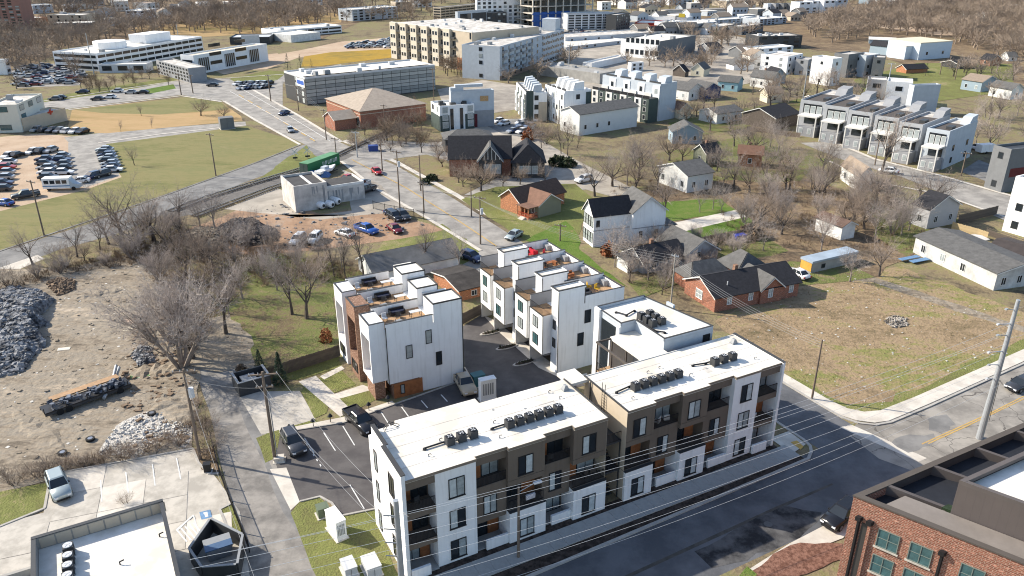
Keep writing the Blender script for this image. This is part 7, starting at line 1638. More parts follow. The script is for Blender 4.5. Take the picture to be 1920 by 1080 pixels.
# ------------------------------------------------------------------ vehicles
def ring(x, hw, zb, zt): return [(x,-hw*.9,zb),(x,-hw,zb+.18),(x,-hw,zt-.14),(x,-hw*.88,zt),(x,hw*.88,zt),(x,hw,zt-.14),(x,hw,zb+.18),(x,hw*.9,zb)]
def make_car(kind):
    """near vehicle: body, glass, roof, pillars, lamps, wheels with tyre and rim; nose toward -x"""
    P = []
    if kind == 'suv': st = [(-2.35,.72,.42,.78),(-2.2,.88,.28,.98),(-1.3,.94,.26,1.08),(-.8,.95,.26,1.12),(1.9,.95,.26,1.12),(2.25,.9,.3,1.08),(2.38,.8,.42,.9)]; gl = (-1.0,2.2,-.15,1.95,1.08,1.68,.86,.66)
    elif kind == 'pickup': st = [(-2.8,.78,.45,.85),(-2.65,.95,.34,1.06),(-1.5,.98,.32,1.14),(-1.0,.98,.32,1.16),(.95,.98,.32,1.16),(1.0,.97,.34,1.16),(2.75,.96,.36,1.14),(2.85,.9,.45,1.1)]; gl = (-1.25,1.0,-.55,.85,1.12,1.78,.9,.7)
    else: st = [(-2.3,.68,.38,.62),(-2.15,.84,.24,.74),(-1.3,.9,.22,.86),(-.8,.9,.22,.92),(1.2,.9,.22,.95),(1.9,.88,.24,.95),(2.25,.82,.3,.88),(2.35,.7,.42,.76)]; gl = (-1.05,1.85,-.3,1.05,.9,1.42,.82,.6)
    body = MB().loft([ring(*s) for s in st])
    x0,x1,t0,t1,zb,zt,wb,wt = gl
    P.append(('body', body.mesh('body', MC.get('car_paint_grey') or paint('grey'), smooth=True), True, []))
    g = MB().loft([[(x0,-wb,zb),(x1,-wb,zb),(x1,wb,zb),(x0,wb,zb)],[(t0,-wt,zt),(t1,-wt,zt),(t1,wt,zt),(t0,wt,zt)]])
    P.append(('windows', g.mesh('windows', GLASS), False, []))
    rf = MB().loft([[(t0-.04,-wt-.03,zt-.02),(t1+.04,-wt-.03,zt-.02),(t1+.04,wt+.03,zt-.02),(t0-.04,wt+.03,zt-.02)],[(t0+.12,-wt+.08,zt+.06),(t1-.1,-wt+.08,zt+.06),(t1-.1,wt-.08,zt+.06),(t0+.12,wt-.08,zt+.06)]])
    P.append(('roof_panel', rf.mesh('roof_panel', paint('grey')), True, []))
    for sx in (-1, 1):
        pl = MB()
        pl.tube((x0,sx*wb,zb),(t0,sx*wt,zt),.05,.05,4).tube((x1,sx*wb,zb),(t1,sx*wt,zt),.06,.06,4); xm = (x0+x1)/2; tm = (t0+t1)/2; pl.tube((xm,sx*(wb+.005),zb),(tm,sx*(wt+.005),zt),.05,.05,4)
        P.append(('pillar', pl.mesh('pillar', paint('grey')), True, []))
        P.append(('mirror', MB().box(x0+.25,sx*(wb+.04)-.1,zb+.02,x0+.42,sx*(wb+.04)+.1,zb+.2).mesh('mirror', BLACKM), False, []))
        P.append(('headlight', MB().box(st[0][0]-.01,sx*.6-.18,st[0][3]-.16,st[0][0]+.16,sx*.6+.18,st[0][3]+.02).mesh('headlight', LAMPW), False, []))
        P.append(('tail_light', MB().box(st[-1][0]-.12,sx*.68-.14,st[-1][3]-.2,st[-1][0]+.02,sx*.68+.14,st[-1][3]+.05).mesh('tail_light', LAMPR), False, []))
    if kind == 'pickup':
        P.append(('load_bed', MB().box(1.12,-.8,1.165,2.7,.8,1.18).mesh('load_bed', BLACKM), False, []))
        P.append(('bed_rail', MB().box(1.08,-.97,1.16,2.8,-.82,1.3).box(1.08,.82,1.16,2.8,.97,1.3).box(2.72,-.82,1.16,2.82,.82,1.3).mesh('bed_rail', paint('grey')), True, []))
    P.append(('bumper', MB().box(st[0][0]-.04,-.62,.3,st[0][0]+.2,.62,.5).box(st[-1][0]-.2,-.62,.32,st[-1][0]+.05,.62,.52).mesh('bumper', BLACKM), False, []))
    r = .36 if kind == 'sedan' else .42; wx = {'sedan':(-1.42,1.4),'suv':(-1.45,1.45),'pickup':(-1.8,1.8)}[kind]
    ty = MB().tube((0,-.11,0),(0,.11,0),r,r,16).mesh('tyre', TYRE); ri = MB().tube((0,-.125,0),(0,.125,0),r*.62,r*.62,10).mesh('rim', RIM)
    for x in wx:
        for sy in (-1,1): P.append(('wheel', ty, False, [('rim', ri)], (x,sy*.84,r)))
    return P
CARS = {k: make_car(k) for k in ('sedan','suv','pickup')}
def car(kind, x, y, x2, y2, color, label, group=None, z=.04, cat=None, at=None, rot=None):
    """(x,y) the photo's ground point under the nose, (x2,y2) under the tail"""
    a, b = Vector(G(x,y)), Vector(G(x2,y2)); c = (a+b)/2 if at is None else Vector(at); d = b-a
    t = thing({'sedan':'parked_car','suv':'parked_suv','pickup':'pickup_truck'}[kind], label, cat or {'sedan':'car','suv':'car','pickup':'pickup truck'}[kind], (c.x,c.y,z), atan2(d.y,d.x) if rot is None else rot, group)
    m = paint(color)
    for e in CARS[kind]:
        o = link(e[0], e[1], t, e[4] if len(e) > 4 else None)
        if e[2]: o.material_slots[0].link = 'OBJECT'; o.material_slots[0].material = m
        for sname, sm in e[3]: link(sname, sm, o)
    return t
car('suv',122,944,104,898,'teal','silver-green SUV parked by the grass in the concrete car park')
car('suv',562,856,542,822,'charcoal','black SUV in the first bay of the asphalt lot near the utility pole')
car('pickup',700,820,655,778,'black','black pickup truck in the asphalt lot before the townhouse with the cedar panel')
car('pickup',880,742,862,712,'tan','bronze pickup truck under the wall of the nearest white townhouse')
car('suv',1556,990,1592,962,'black','black SUV at the kerb beside the mottled brick building')
car('sedan',1884,738,1940,716,'charcoal','dark grey sedan driving on the street at the right edge')
car('sedan',953,452,974,440,'teal','pale mint car with dark roof at the end of the avenue')
car('sedan',714,331,700,320,'red','red car driving on the avenue past the workshop')
car('sedan',548,251,542,243,'silver','silver car on the avenue beside the green field')
car('sedan',526,217,540,213,'navy','dark blue car on the avenue before the warehouse')
car('sedan',750,440,732,428,'maroon','dark red car in the orange yard by the avenue')
car('suv',748,416,734,408,'black','black SUV in the orange yard, nearest the red car'); car('sedan',742,409,728,402,'navy','navy car behind the black SUV in the orange yard'); car('suv',762,414,750,406,'charcoal','charcoal SUV beside the avenue fence in the orange yard')
car('sedan',634,438,660,446,'white','white car with its bonnet toward the workshop in the orange yard'); car('pickup',700,440,676,432,'blue','blue pickup with a load at the edge of the orange yard')
car('suv',552,462,566,450,'white','white van among the trees below the orange yard, left one'); car('suv',582,460,597,447,'white','white van among the trees below the orange yard, right one')
car('pickup',668,356,686,348,'silver','silver pickup beside the workshop annex'); car('pickup',676,364,694,358,'charcoal','dark pickup with open bed beside the workshop annex'); car('sedan',640,342,660,336,'red','red car behind the workshop by the fence')
car('suv',896,492,874,484,'navy','dark blue tarped car beside the tall townhouses') 
car('sedan',1000,258,1018,254,'silver','silver car on the court behind the church hall'); car('suv',958,250,975,246,'navy','dark blue car in the shade of the church hall court')
car('suv',1080,345,1108,338,'white','white van beside the drive above the brown-roofed house'); car('sedan',1484,513,1506,524,'white','white and black car behind the red brick house')
car('sedan',1650,322,1680,326,'white','white car on the cross avenue before the grey row'); car('suv',1822,279,1836,283,'white','white SUV behind the end of the grey row')
car('pickup',36,373,62,369,'charcoal','dark pickup at the exit of the hospital lot'); car('sedan',140,344,160,342,'white','white car at the lot exit beside the big tree'); car('suv',163,338,182,333,'navy','navy SUV by the lot edge, nearer the white car'); car('suv',182,334,200,329,'charcoal','charcoal SUV by the lot edge, nearer the green field'); car('sedan',-2,384,18,386,'blue','blue car on the grass edge at the left frame side')
# small copies for the lots
def mini():
    m = MB(); m.loft([[(x,-w,.3),(x,w,.3),(x,w,z),(x,-w,z)] for x, w, z in ((-2.3,.75,.7),(-1.2,.9,.9),(1.8,.9,.95),(2.3,.8,.85))], 0)
    m.loft([[(-1.1,-.82,.9),(1.9,-.82,.95),(1.9,.82,.95),(-1.1,.82,.9)],[(-.35,-.64,1.44),(1.2,-.64,1.46),(1.2,.64,1.46),(-.35,.64,1.44)]], 1)
    m.box(-.4,-.66,1.45,1.25,.66,1.5,0)
    for x in (-1.4,1.4):
        for y in (-.84,.84): m.tube((x,y-.1,.33),(x,y+.1,.33),.34,.34,8,2)
    return m.mesh('parked_car', [paint('grey'), GLASS, TYRE])
MINI = mini()
def minicar(x, y, rot, color, label, group, xy=None):
    X, Y = xy or G(x,y); o = link('parked_car', MINI, None, (X,Y,.06), rot); o.material_slots[0].link = 'OBJECT'; o.material_slots[0].material = paint(color)
    tag(o, label, 'car', group); return o
def row(x0, y0, x1, y1, colors, what, group, rot, start='far end'):
    a, b = Vector(G(x0,y0)), Vector(G(x1,y1)); n = len(colors)
    for i, c in enumerate(colors):
        p = a.lerp(b, i/max(1,n-1)); minicar(0,0,rot+random.Random(i+n).uniform(-.05,.05)+(pi if i % 3 == 1 else 0),c,f'{c} car, {ORD[i]} from the {start} of {what}',group,(p.x,p.y))
row(197,284,212,322,['silver','grey','navy','silver','charcoal','silver','navy','white'],'the lot row beside the green field','hospital lot cars',.15)
row(84,302,92,336,['navy','grey','silver','white','charcoal'],'the middle lot row on the bus side','hospital lot cars',.15)
row(115,296,120,327,['silver','navy','grey','charcoal','white'],'the middle lot row on the field side','hospital lot cars',.15)
row(14,308,4,358,['white','red','silver','silver','navy','charcoal'],'the leftmost lot row','hospital lot cars',.15)
row(16,296,34,294,['white','black'],'the short row at the left lot kerb','hospital lot cars',1.4,'left'); row(62,288,96,285,['white','charcoal','silver'],'the short row under the island kerb','hospital lot cars',1.4,'left')
row(70,246,156,250,['silver','charcoal','charcoal','grey','white','white','black'],'the shaded row at the medical building','hospital lot cars',1.4,'left')
row(445,160,505,158,['white','silver','charcoal','silver','navy','white','charcoal','silver','black'],'the row left of the panelled warehouse','warehouse lot cars',1.2,'left')
row(452,168,500,165,['silver','white','navy','charcoal','silver','white','black'],'the second row left of the panelled warehouse','warehouse lot cars',1.2,'left')
for i, (x, y, c) in enumerate(((113,186,'black'),(155,175,'navy'),(183,188,'charcoal'),(206,185,'white'),(268,176,'black'),(220,173,'white'),(245,176,'silver'),(399,162,'charcoal'),(104,188,'grey'))): minicar(x,y,.12,c,f'{c} car, {ORD[i]} listed along the far boulevard' if False else f'small {c} car on the far boulevard at the {["hedge","first bend","tan field corner","tan field edge","island","lane end","white bus","crossroads","left edge"][i]}','cars on the boulevard')
rr = random.Random(12)
cols = ['white','silver','grey','white','silver','navy','silver','white','charcoal','maroon']
def lot(poly, n, lab, grp, rot, seed):
    for q in scatter(n, poly, seed, 2.6): c = rr.choice(cols); minicar(0,0,rot+rr.uniform(-.08,.08),c,lab.replace('small car',f'small {c} car').replace('dark car',f'{c} car'),grp,q)
lot([(25,128),(118,120),(156,140),(148,158),(34,166)],54,'small car in the crowded car park beside the long white office','cars in the office car park',.2,3)
lot([(655,84),(735,74),(735,90),(650,92)],34,'small car in the sandy lot beyond the golden field','cars in the sandy lot',.4,4)
lot([(1060,58),(1180,60),(1180,68),(1060,70)],26,'small car in the market lot below the white garage','cars in the market lot',.3,5)
lot([(900,230),(990,228),(1000,258),(945,248)],9,'dark car in the shaded court between the townhouse rows','cars in the townhouse court',.8,6)
# shuttle bus, box trailer
bs = thing('shuttle_bus', 'white and blue shuttle bus in the hospital lot', 'bus', (*G(100,356),.05), .12)
MB().box(-1.6,-1.15,.55,4.2,1.15,2.9).build('body', WHITE, bs); MB().box(-1.62,-1.17,1.0,4.22,1.17,1.25).build('stripe', MARKB, bs); MB().loft([[(4.2,-1.1,.5),(4.2,1.1,.5),(4.2,1.1,2.5),(4.2,-1.1,2.5)],[(5.0,-1.05,.5),(5.0,1.05,.5),(5.0,1.05,1.5),(5.0,-1.05,1.5)],[(6.2,-.9,.5),(6.2,.9,.5),(6.2,.9,1.25),(6.2,-.9,1.25)]]).build('bonnet', PBLUE, bs)
for i in range(4): MB().box(-1.2+i*1.3,-1.19,1.65,-.2+i*1.3,-1.16,2.45).build('window', GLASS, bs)
for x in (-.4,4.9):
    for y in (-1,1): MB().tube((x,y-.14,.45),(x,y+.14,.45),.45,.45,12).build('wheel', TYRE, bs)
bx = thing('box_trailer', 'white box trailer behind the end of the grey row', 'trailer', (*G(1845,287),.0), .3); MB().box(-2.2,-1,.5,2.2,1,2.5).build('body', WHITE, bx); MB().tube((-.3,-1.05,.35),(-.3,-.85,.35),.35,.35,10).tube((-.3,.85,.35),(-.3,1.05,.35),.35,.35,10).build('wheel', TYRE, bx); MB().box(2.2,-.05,.4,3.4,.05,.5).build('drawbar', BLACKM, bx)
# flatbed trailer loaded with scrap in the dirt yard
fl = thing('flatbed_trailer', 'old black flatbed trailer with a tan board and steel pipes in the dirt yard', 'trailer', (*G(165,752),0), 0)
a, b = Vector(G(118,772)), Vector(G(208,740)); dv = b-a; fl.rotation_euler.z = atan2(dv.y,dv.x)
MB().box(-5,-1.1,.75,5,1.1,.9).build('deck', BLACKM, fl)
MB().box(-5,-1.1,.45,5,-.95,.75).box(-5,.95,.45,5,1.1,.75).build('chassis', DARKM, fl)
for x in (-3.4,-2.4,3.6):
    for y in (-1,1): MB().tube((x,y-.13,.42),(x,y+.13,.42),.42,.42,12).build('wheel', TYRE, fl)
rd = random.Random(4); jk = MB()
for i in range(46):
    x, y = rd.uniform(-4.6,4.6), rd.uniform(-.9,.5); jk.rbox(x,y,.9+rd.uniform(0,.3),rd.uniform(.2,.9),rd.uniform(.1,.5),rd.uniform(.1,.5),rd.uniform(0,3))
o = jk.build('scrap_load', mat('scrap',(.03,.035,.045),.6,.0,2,col2=(.16,.18,.22)), fl); o['kind'] = 'stuff'
MB().box(-3.6,1.2,.95,4.4,2.3,1.12).build('side_board', WOODL, fl)
for i in range(5): MB().box(-5.1+i*2.4,-1.2,.9,-5.0+i*2.4,-1.12,1.6).build('stake', BLACKM, fl)
for k, (p, q) in enumerate((((208,735,.3),(222,703,1.4)),((196,752,.4),(216,728,1.2)),((212,728,.2),(226,700,.9)))):
    P, Q = G(p[0],p[1]), G(q[0],q[1]); t = thing('steel_pipe', f'grey steel pipe leaning at the flatbed trailer, {ORD[k]} from the far side', 'pipe', (*P,0)); MB().tube((0,0,p[2]),(Q[0]-P[0],Q[1]-P[1],q[2]),.2,.2,10).build('tube', STEEL, t)
# rubble heaps
def heap(name, label, poly, hmax, n, s0, s1, m, seed, base=None):
    P = [Vector(G(*p)) for p in poly]; c = sum(P, Vector((0,0)))/len(P); r = random.Random(seed); mb = MB(); k = len(P)
    for i in range(n):
        a = r.randrange(k); u = r.random(); e = P[a].lerp(P[(a+1) % k], u); f = sqrt(r.random()); q = c.lerp(e, f)
        z = np.interp(f, (.12,.4,.7,1.0), (.95,.8,.45,0))*hmax+r.uniform(-.05,.25)*s0; s = r.uniform(s0,s1)
        R = Matrix.Rotation(r.uniform(0,6.28),3,'Z') @ Matrix.Rotation(r.uniform(-.7,.7),3,'X')
        lx, ly, lz = s*r.uniform(.5,1), s*r.uniform(.4,1), s*r.uniform(.2,.6)
        n0 = len(mb.v)
        for (x,y,w) in ((-1,-1,-1),(1,-1,-1),(1,1,-1),(-1,1,-1),(-.6,-.7,1),(.7,-.5,1),(.6,.7,1),(-.7,.6,1)):
            v = R @ Vector((x*lx/2,y*ly/2,w*lz/2)); mb.v.append((q.x+v.x,q.y+v.y,z+v.z+.1))
        for f_ in ((0,3,2,1),(4,5,6,7),(0,1,5,4),(1,2,6,5),(2,3,7,6),(3,0,4,7)): mb.f.append(tuple(n0+j for j in f_)); mb.m.append(0)
    o = mb.build(name, m); o['kind'] = 'stuff'; o['label'] = label
    rings = []
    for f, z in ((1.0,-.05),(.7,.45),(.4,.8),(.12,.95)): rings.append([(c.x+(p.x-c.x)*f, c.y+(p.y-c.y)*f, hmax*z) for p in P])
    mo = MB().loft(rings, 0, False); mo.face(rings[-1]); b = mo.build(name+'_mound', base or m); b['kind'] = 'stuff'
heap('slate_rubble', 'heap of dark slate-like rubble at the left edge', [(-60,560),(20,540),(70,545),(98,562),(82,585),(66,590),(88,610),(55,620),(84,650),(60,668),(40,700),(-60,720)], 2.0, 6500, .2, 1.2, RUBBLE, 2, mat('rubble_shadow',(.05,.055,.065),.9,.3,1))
heap('brown_debris', 'low heap of rusty brown debris above the slate rubble', [(85,532),(110,522),(140,528),(140,545),(110,555)], .8, 220, .2, .8, BRUSH, 3)
heap('white_rubble', 'broken white concrete rubble beside the brush', [(185,850),(215,803),(262,780),(325,770),(355,800),(340,835),(250,855)], .04, 520, .12, .55, RUBBLEW, 4, GRAVELW)
heap('scrap_heap', 'dark scrap heap with tyres at the edge of the orange yard', [(395,440),(430,415),(470,412),(515,430),(520,452),(470,462),(420,455)], 1.0, 800, .3, 1.7, mat('mixed_scrap',(.025,.025,.027),.8,.0,1.2,col2=(.15,.12,.10)), 5)
heap('dirt_pile', 'brown dirt piles left of the scrap heap', [(340,440),(372,425),(420,430),(430,470),(380,476)], 1.2, 260, .2, .7, DIRT, 6)
heap('yard_junk', 'small junk pile with broken panels beside the flatbed', [(246,668),(262,650),(284,652),(290,680),(262,690)], .7, 200, .2, .8, RUBBLE, 7)
heap('brush_pile', 'cut brush pile in the open field', [(1655,604),(1670,592),(1700,596),(1702,612),(1675,616)], .18, 150, .1, .5, PILE, 8)
def litter(name, label, poly, n, s0, s1, m, seed, flat=.5):
    P = [G(*p) for p in poly]; r = random.Random(seed); mb = MB(); x0, x1 = min(p[0] for p in P), max(p[0] for p in P); y0, y1 = min(p[1] for p in P), max(p[1] for p in P); c = 0
    while c < n:
        q = (r.uniform(x0,x1), r.uniform(y0,y1))
        if not inpoly(q, P): continue
        c += 1; s = s0+(s1-s0)*r.random()**3; mb.rbox(q[0],q[1],0,s,s*r.uniform(.3,1),s*r.uniform(.2,flat),r.uniform(0,3))
    o = mb.build(name, m); o['kind'] = 'stuff'; o['label'] = label
YARD = [(60,560),(110,512),(240,482),(345,520),(368,640),(368,760),(355,838),(250,862),(95,890),(20,900),(0,730)]
litter('dirt_clods', 'dark clods and clumps over the dirt yard', YARD, 1100, .06, .5, DIRT, 11); litter('debris', 'pale chips and scraps over the dirt yard', YARD, 500, .06, .4, RUBBLEW, 12, .3); litter('dark_debris', 'dark scraps over the dirt yard', [(250,600),(345,560),(368,700),(360,830),(240,850),(230,700)], 700, .08, .8, BRUSH, 13)
litter('debris', 'pale stones on the rough field', [(1350,604),(1430,562),(1560,522),(1700,505),(1900,590),(1900,660),(1680,770),(1560,755),(1470,705)], 420, .05, .3, RUBBLEW, 14, .4); litter('leaf_litter', 'fallen leaves and twigs on the lawns', [(440,550),(560,525),(625,562),(640,640),(530,690),(410,640)], 900, .06, .3, BRUSH, 15, .2)
litter('debris', 'junk scattered over the orange yard', [(400,440),(520,380),(600,410),(720,398),(800,420),(700,450),(560,470)], 260, .1, .9, RUBBLE, 16, .6)
for k, (x0, y0, x1, y1, w, h) in enumerate(((235,700,345,690,2.2,.5),(300,740,352,800,2.4,.6),(20,770,120,845,1.6,.3),(130,560,230,545,1.6,.35),(260,850,345,828,1.4,.4))):
    p, q = Vector(G(x0,y0)), Vector(G(x1,y1)); r = random.Random(k); mb = MB(); n = 14; d = (q-p)/n; e = Vector((-d.y,d.x)).normalized(); rg = []
    for i in range(n+1):
        c = p+d*i+e*r.uniform(-.4,.4); s = (sin(pi*i/n)**.5+.05)*r.uniform(.6,1.1); rg.append([(c.x-e.x*w*s,c.y-e.y*w*s,-.05),(c.x-e.x*w*.4*s,c.y-e.y*w*.4*s,h*s*r.uniform(.5,1)),(c.x+e.x*w*.3*s,c.y+e.y*w*.3*s,h*s*r.uniform(.6,1.1)),(c.x+e.x*w*s,c.y+e.y*w*s,-.05)])
    o = mb.loft(rg).build('dirt_ridge', DIRT); o['kind'] = 'stuff'
heap('dirt_clods', 'small dark clods in the dirt yard', [(100,560),(330,520),(360,640),(330,760),(250,800),(120,830),(90,700)], .05, 420, .12, .5, DIRT, 9, DIRT) if False else None
for k, (x, y, w, l, c, lab) in enumerate(((268,702,3.4,1.6,(.25,.38,.16),'pale green board lying by the flatbed trailer'),(248,613,3.0,1.0,(.55,.48,.36),'pale plywood sheet lying in the dirt yard, nearer the tree'),(243,603,2.2,1.0,(.55,.40,.30),'pinkish plywood sheet lying beyond the pale one'),(120,655,1.6,.8,(.60,.56,.48),'small white board alone in the dirt yard'))):
    t = thing('loose_board', lab, 'board', (*G(x,y),.03), .4+k); MB().box(-w/2,-l/2,0,w/2,l/2,.07).build('sheet', mat(f'board_colour_{"abcd"[k]}',c,.85,.15,1), t)
for k, (x, y) in enumerate(((170,826),(285,778),(118,852))):
    t = thing('tyre', f'old tyre lying {["beside the brush by the white rubble","on top of the white rubble","near the brush left of the rubble"][k]}', 'tyre', (*G(x,y),.1), 0); MB().tube((0,0,0),(0,0,.25),.5,.5,14).build('rubber', TYRE, t); MB().tube((0,0,.251),(0,0,.26),.28,.28,10).build('rim', RIM, t)
# ------------------------------------------------------------------ poles, wires, fences, cabinets, rails
def pole(x, yb, yt, label, m=WOODP, r=.16, arms=1, trans=False, lamp=False, name='utility_pole', rot=0.5, h=None, xt=None, armw=2.4):
    X, Y = G(x, yb); h = h or height((x,yb),(xt or x,yt))
    t = thing(name, label, 'street lamp' if lamp == 'only' else 'utility pole', (X,Y,0), rot)
    MB().tube((0,0,-.1),(0,0,h),r,r*.65,8).build('pole', m, t)
    for k in range(arms):
        z = h-.35-k*1.5; w = armw*(1 if k == 0 else .6)
        MB().box(-w/2,-.07,z-.08,w/2,.07,z+.08).build('crossarm', m if m is WOODP else STEEL, t)
        for i in range(4): MB().tube((-w/2+.1+i*(w-.2)/3,0,z+.08),(-w/2+.1+i*(w-.2)/3,0,z+.28),.05,.03,6).build('insulator', LIGHTM, t)
    if trans: MB().tube((.35,0,h-3.4),(.35,0,h-2.3),.3,.3,10).build('transformer', LIGHTM, t)
    if lamp:
        MB().tube((0,0,h-.6),(1.7,0,h-.2),.04,.04,5).build('lamp_arm', STEEL, t); MB().loft([[(1.5,-.14,h-.3),(1.5,.14,h-.3),(1.5,.1,h-.12),(1.5,-.1,h-.12)],[(2.3,-.18,h-.32),(2.3,.18,h-.32),(2.3,.1,h-.14),(2.3,-.1,h-.14)]]).build('lamp_head', LIGHTM, t)
    t['top'] = h
    return t, Vector((X,Y,h))
_, PA = pole(516,864,697,'weathered twin-arm utility pole at the edge of the asphalt lot',WOODP,.2,2,False,rot=.15,xt=488,armw=3.0)
MB().tube((.28,0,0),(.28,0,8.5),.06,.06,6).build('conduit', GREYM, _)
_, PB = pole(376,862,692,'utility pole with a pale transformer in the brush beside the alley',WOODP,.19,1,True,rot=.15,xt=344)
pLx, pLy = G(742,938,15.0)
PL = Vector((pLx,pLy,15.0)); t = thing('steel_pole', 'tall grey steel power pole in front of the lawn end of the apartments', 'utility pole', (pLx,pLy,0), AXR)
MB().tube((0,0,-.1),(0,0,15.0),.30,.2,14).build('pole', STEEL, t)
for k in range(4):
    MB().tube((-.1,0,13.6-k*1.25),(-1.0,.2,13.9-k*1.25),.06,.04,6).build('insulator', GREYM, t)
X, Y = G(1836,822); PR = Vector((X,Y,17.4)); t = thing('steel_pole', 'tall grey steel power pole with long arms beside the brick building', 'utility pole', (X,Y,0), AXR)
MB().tube((0,0,-.1),(0,0,17.4),.38,.2,14).build('pole', STEEL, t)
for k, (z, l) in enumerate(((16.2,1.1),(14.6,1.9),(13.2,1.4),(11.3,2.2),(9.6,1.5),(7.8,1.2))): MB().tube((0,0,z),(-l,.3,z+.25),.06,.04,6).box(-l-.25,.2,z+.18,-l+.1,.42,z+.32).build('arm', LIGHTM if k % 2 else STEEL, t)
MB().tube((.32,.2,0),(.3,.2,9),.07,.07,6).build('conduit', WHITEW, t); MB().tube((.3,-.35,2.5),(.1,-.35,7.5),.03,.03,5).build('cable_drop', BLACKM, t)
_, PLAMP = pole(972,1046,912,'slim wooden pole with a white street lamp before the left apartment block',WOODP,.15,0,False,True,rot=AXR,xt=964)
_, PF = pole(1522,749,637,'short wooden pole at the corner of the open field',WOODP,.15,0,rot=0,xt=1537)
_, PG = pole(1257,580,476,'wooden pole between the grey bungalow and the rear wing',mat('pale_pole_wood',(.36,.32,.27),.85,.2,2),.15,1,rot=-.6,xt=1275,armw=1.2)
MID = [(750,394,282,'utility pole at the avenue kerb below the workshop'),(795,399,340,'shorter utility pole at the avenue kerb before the orange yard'),(789,358,290,'thin pole across the avenue by the garden wall'),(717,320,268,'pole across the avenue near the red car'),(670,295,246,'pale pole at the rail crossing'),
 (632,308,258,'pole on the near side of the rail crossing'),(901,458,368,'utility pole at the avenue end beside the brown-roofed house'),(884,406,350,'thin pole on the lawn of the brown-roofed house'),(1050,452,420,'short pole on the bright lawn'),
 (612,262,205,'pole beside the tan hip-roofed building'),(560,208,160,'pole in front of the panelled warehouse'),(508,190,140,'pole left of the panelled warehouse'),(405,330,250,'tall pole at the edge of the green field and the road'),(83,442,338,'tall pole standing over the road at the left'),
 (177,142,62,'tall steel mast before the long white office'),(338,92,46,'steel mast behind the glazed-bay office'),(340,178,138,'signal pole at the crossroads, left one'),(362,175,140,'signal pole at the crossroads, right one'),(1066,142,84,'white pole beside the slide ramp'),(814,200,128,'pole at the end of the panelled warehouse'),
 (1802,330,285,'pole at the end of the grey row'),(1640,310,262,'pole before the fourth grey townhouse'),(1660,185,118,'pole beside the white two-storey house'),(1262,210,180,'pole beside the third townhouse row'),(1505,190,130,'pole before the white cube house'),(1790,150,112,'wooden pole on the east lawn, nearer the hall'),(1762,140,116,'wooden pole on the east lawn near the dark roof'),(1860,110,82,'wooden pole under the east woods'),(935,150,112,'white pole at the corner of the pale apartments'),(722,242,196,'pole among the purple bushes'),(1600,60,40,'pole on the hill left of the metal hall'),(620,40,18,'tall pole on the sandy slope')]
MT = []
for x, yb, yt, lab in MID:
    big = yb > 190
    _, p = pole(x, yb, yt, lab, STEEL if ('steel' in lab or 'white' in lab or 'pale' in lab) else WOODP, .17 if big else .22, 1 if 'thin' not in lab and 'mast' not in lab else 0, trans=(x in (750,901)), rot=-.45)
    MT.append(p)
def wire(p, q, sag, label, m=WIRE, r=.03, group=None, n=18):
    p, q = Vector(p), Vector(q); pts = [p.lerp(q, i/n)-Vector((0,0,4*sag*(i/n)*(1-i/n))) for i in range(n+1)]
    mb = MB().path(pts, r, 4); o = mb.build('power_line', m); tag(o, label, 'power line', group); return o
ov = Vector((-SA,CA,0))
WZ = [(15.0,14.6,0,.2),(14.1,13.9,.9,-.2),(13.9,13.4,.3,.1),(12.4,12.1,.6,.1),(12.0,11.4,-.1,0),(10.0,9.6,.5,.1),(8.2,8.6,0,0),(7.6,8.0,-.7,-.2),(7.0,7.4,-1.4,-.6)]
for i, (za, zb, oa, ob) in enumerate(WZ):
    a = Vector((PL.x,PL.y,za))+ov*oa; b = Vector((PR.x,PR.y,zb))+ov*ob; d = (a-b)
    a2 = a+d.normalized()*14
    wire(a2, b, 2.3, f'bright overhead wire along the front street, {ORD[i]} from the top', WIRE, .0125, 'overhead wires along the front street', 24)
for i in range(3): wire(PR-Vector((0,0,1+i*1.8)), PR-Vector((0,0,1+i*1.8))+Vector((60,31,0)), 1.2, f'overhead wire leaving the right steel pole to the right, {ORD[i]} from the top', WIRE, .0125, 'overhead wires beyond the right pole')
arm = Vector((cos(.15),sin(.15),0))
for i, k in enumerate((-1.4,1.4)): wire(PA+arm*k-Vector((0,0,.1)), PL+Vector((k*.6,0,-1.5)), 1.0, f'wire from the twin-arm pole down to the steel pole, {"alley" if i == 0 else "townhouse"} side', WIREG, .014, 'wires over the asphalt lot')
wire(PA-Vector((0,0,1.8)), PL-Vector((0,0,4)), 1.2, 'lower wire from the twin-arm pole to the steel pole', WIREG, .014, 'wires over the asphalt lot')
wire(PB-Vector((0,0,.6)), Vector((-14,36,9)), 1.2, 'wire from the transformer pole running down over the alley', WIREG, .014); wire(PB-Vector((0,0,1.0)), PA-Vector((0,0,1.9)), .5, 'short wire between the transformer pole and the twin-arm pole', WIREG, .014)
names = [(0,1),(1,6),(3,0),(4,3),(5,4),(9,5),(10,9),(11,10)]
for n, (i, j) in enumerate(names):
    for k in range(3): wire(MT[i]+Vector((-.9+k*.9,.3*k,-.1-.3*k)), MT[j]+Vector((-.9+k*.9,.3*k,-.1-.3*k)), .7, f'avenue wire in the {ORD[n]} span from the workshop, {["outer","middle","inner"][k]} line', WIREG, .014, 'wires along the avenue', 10)
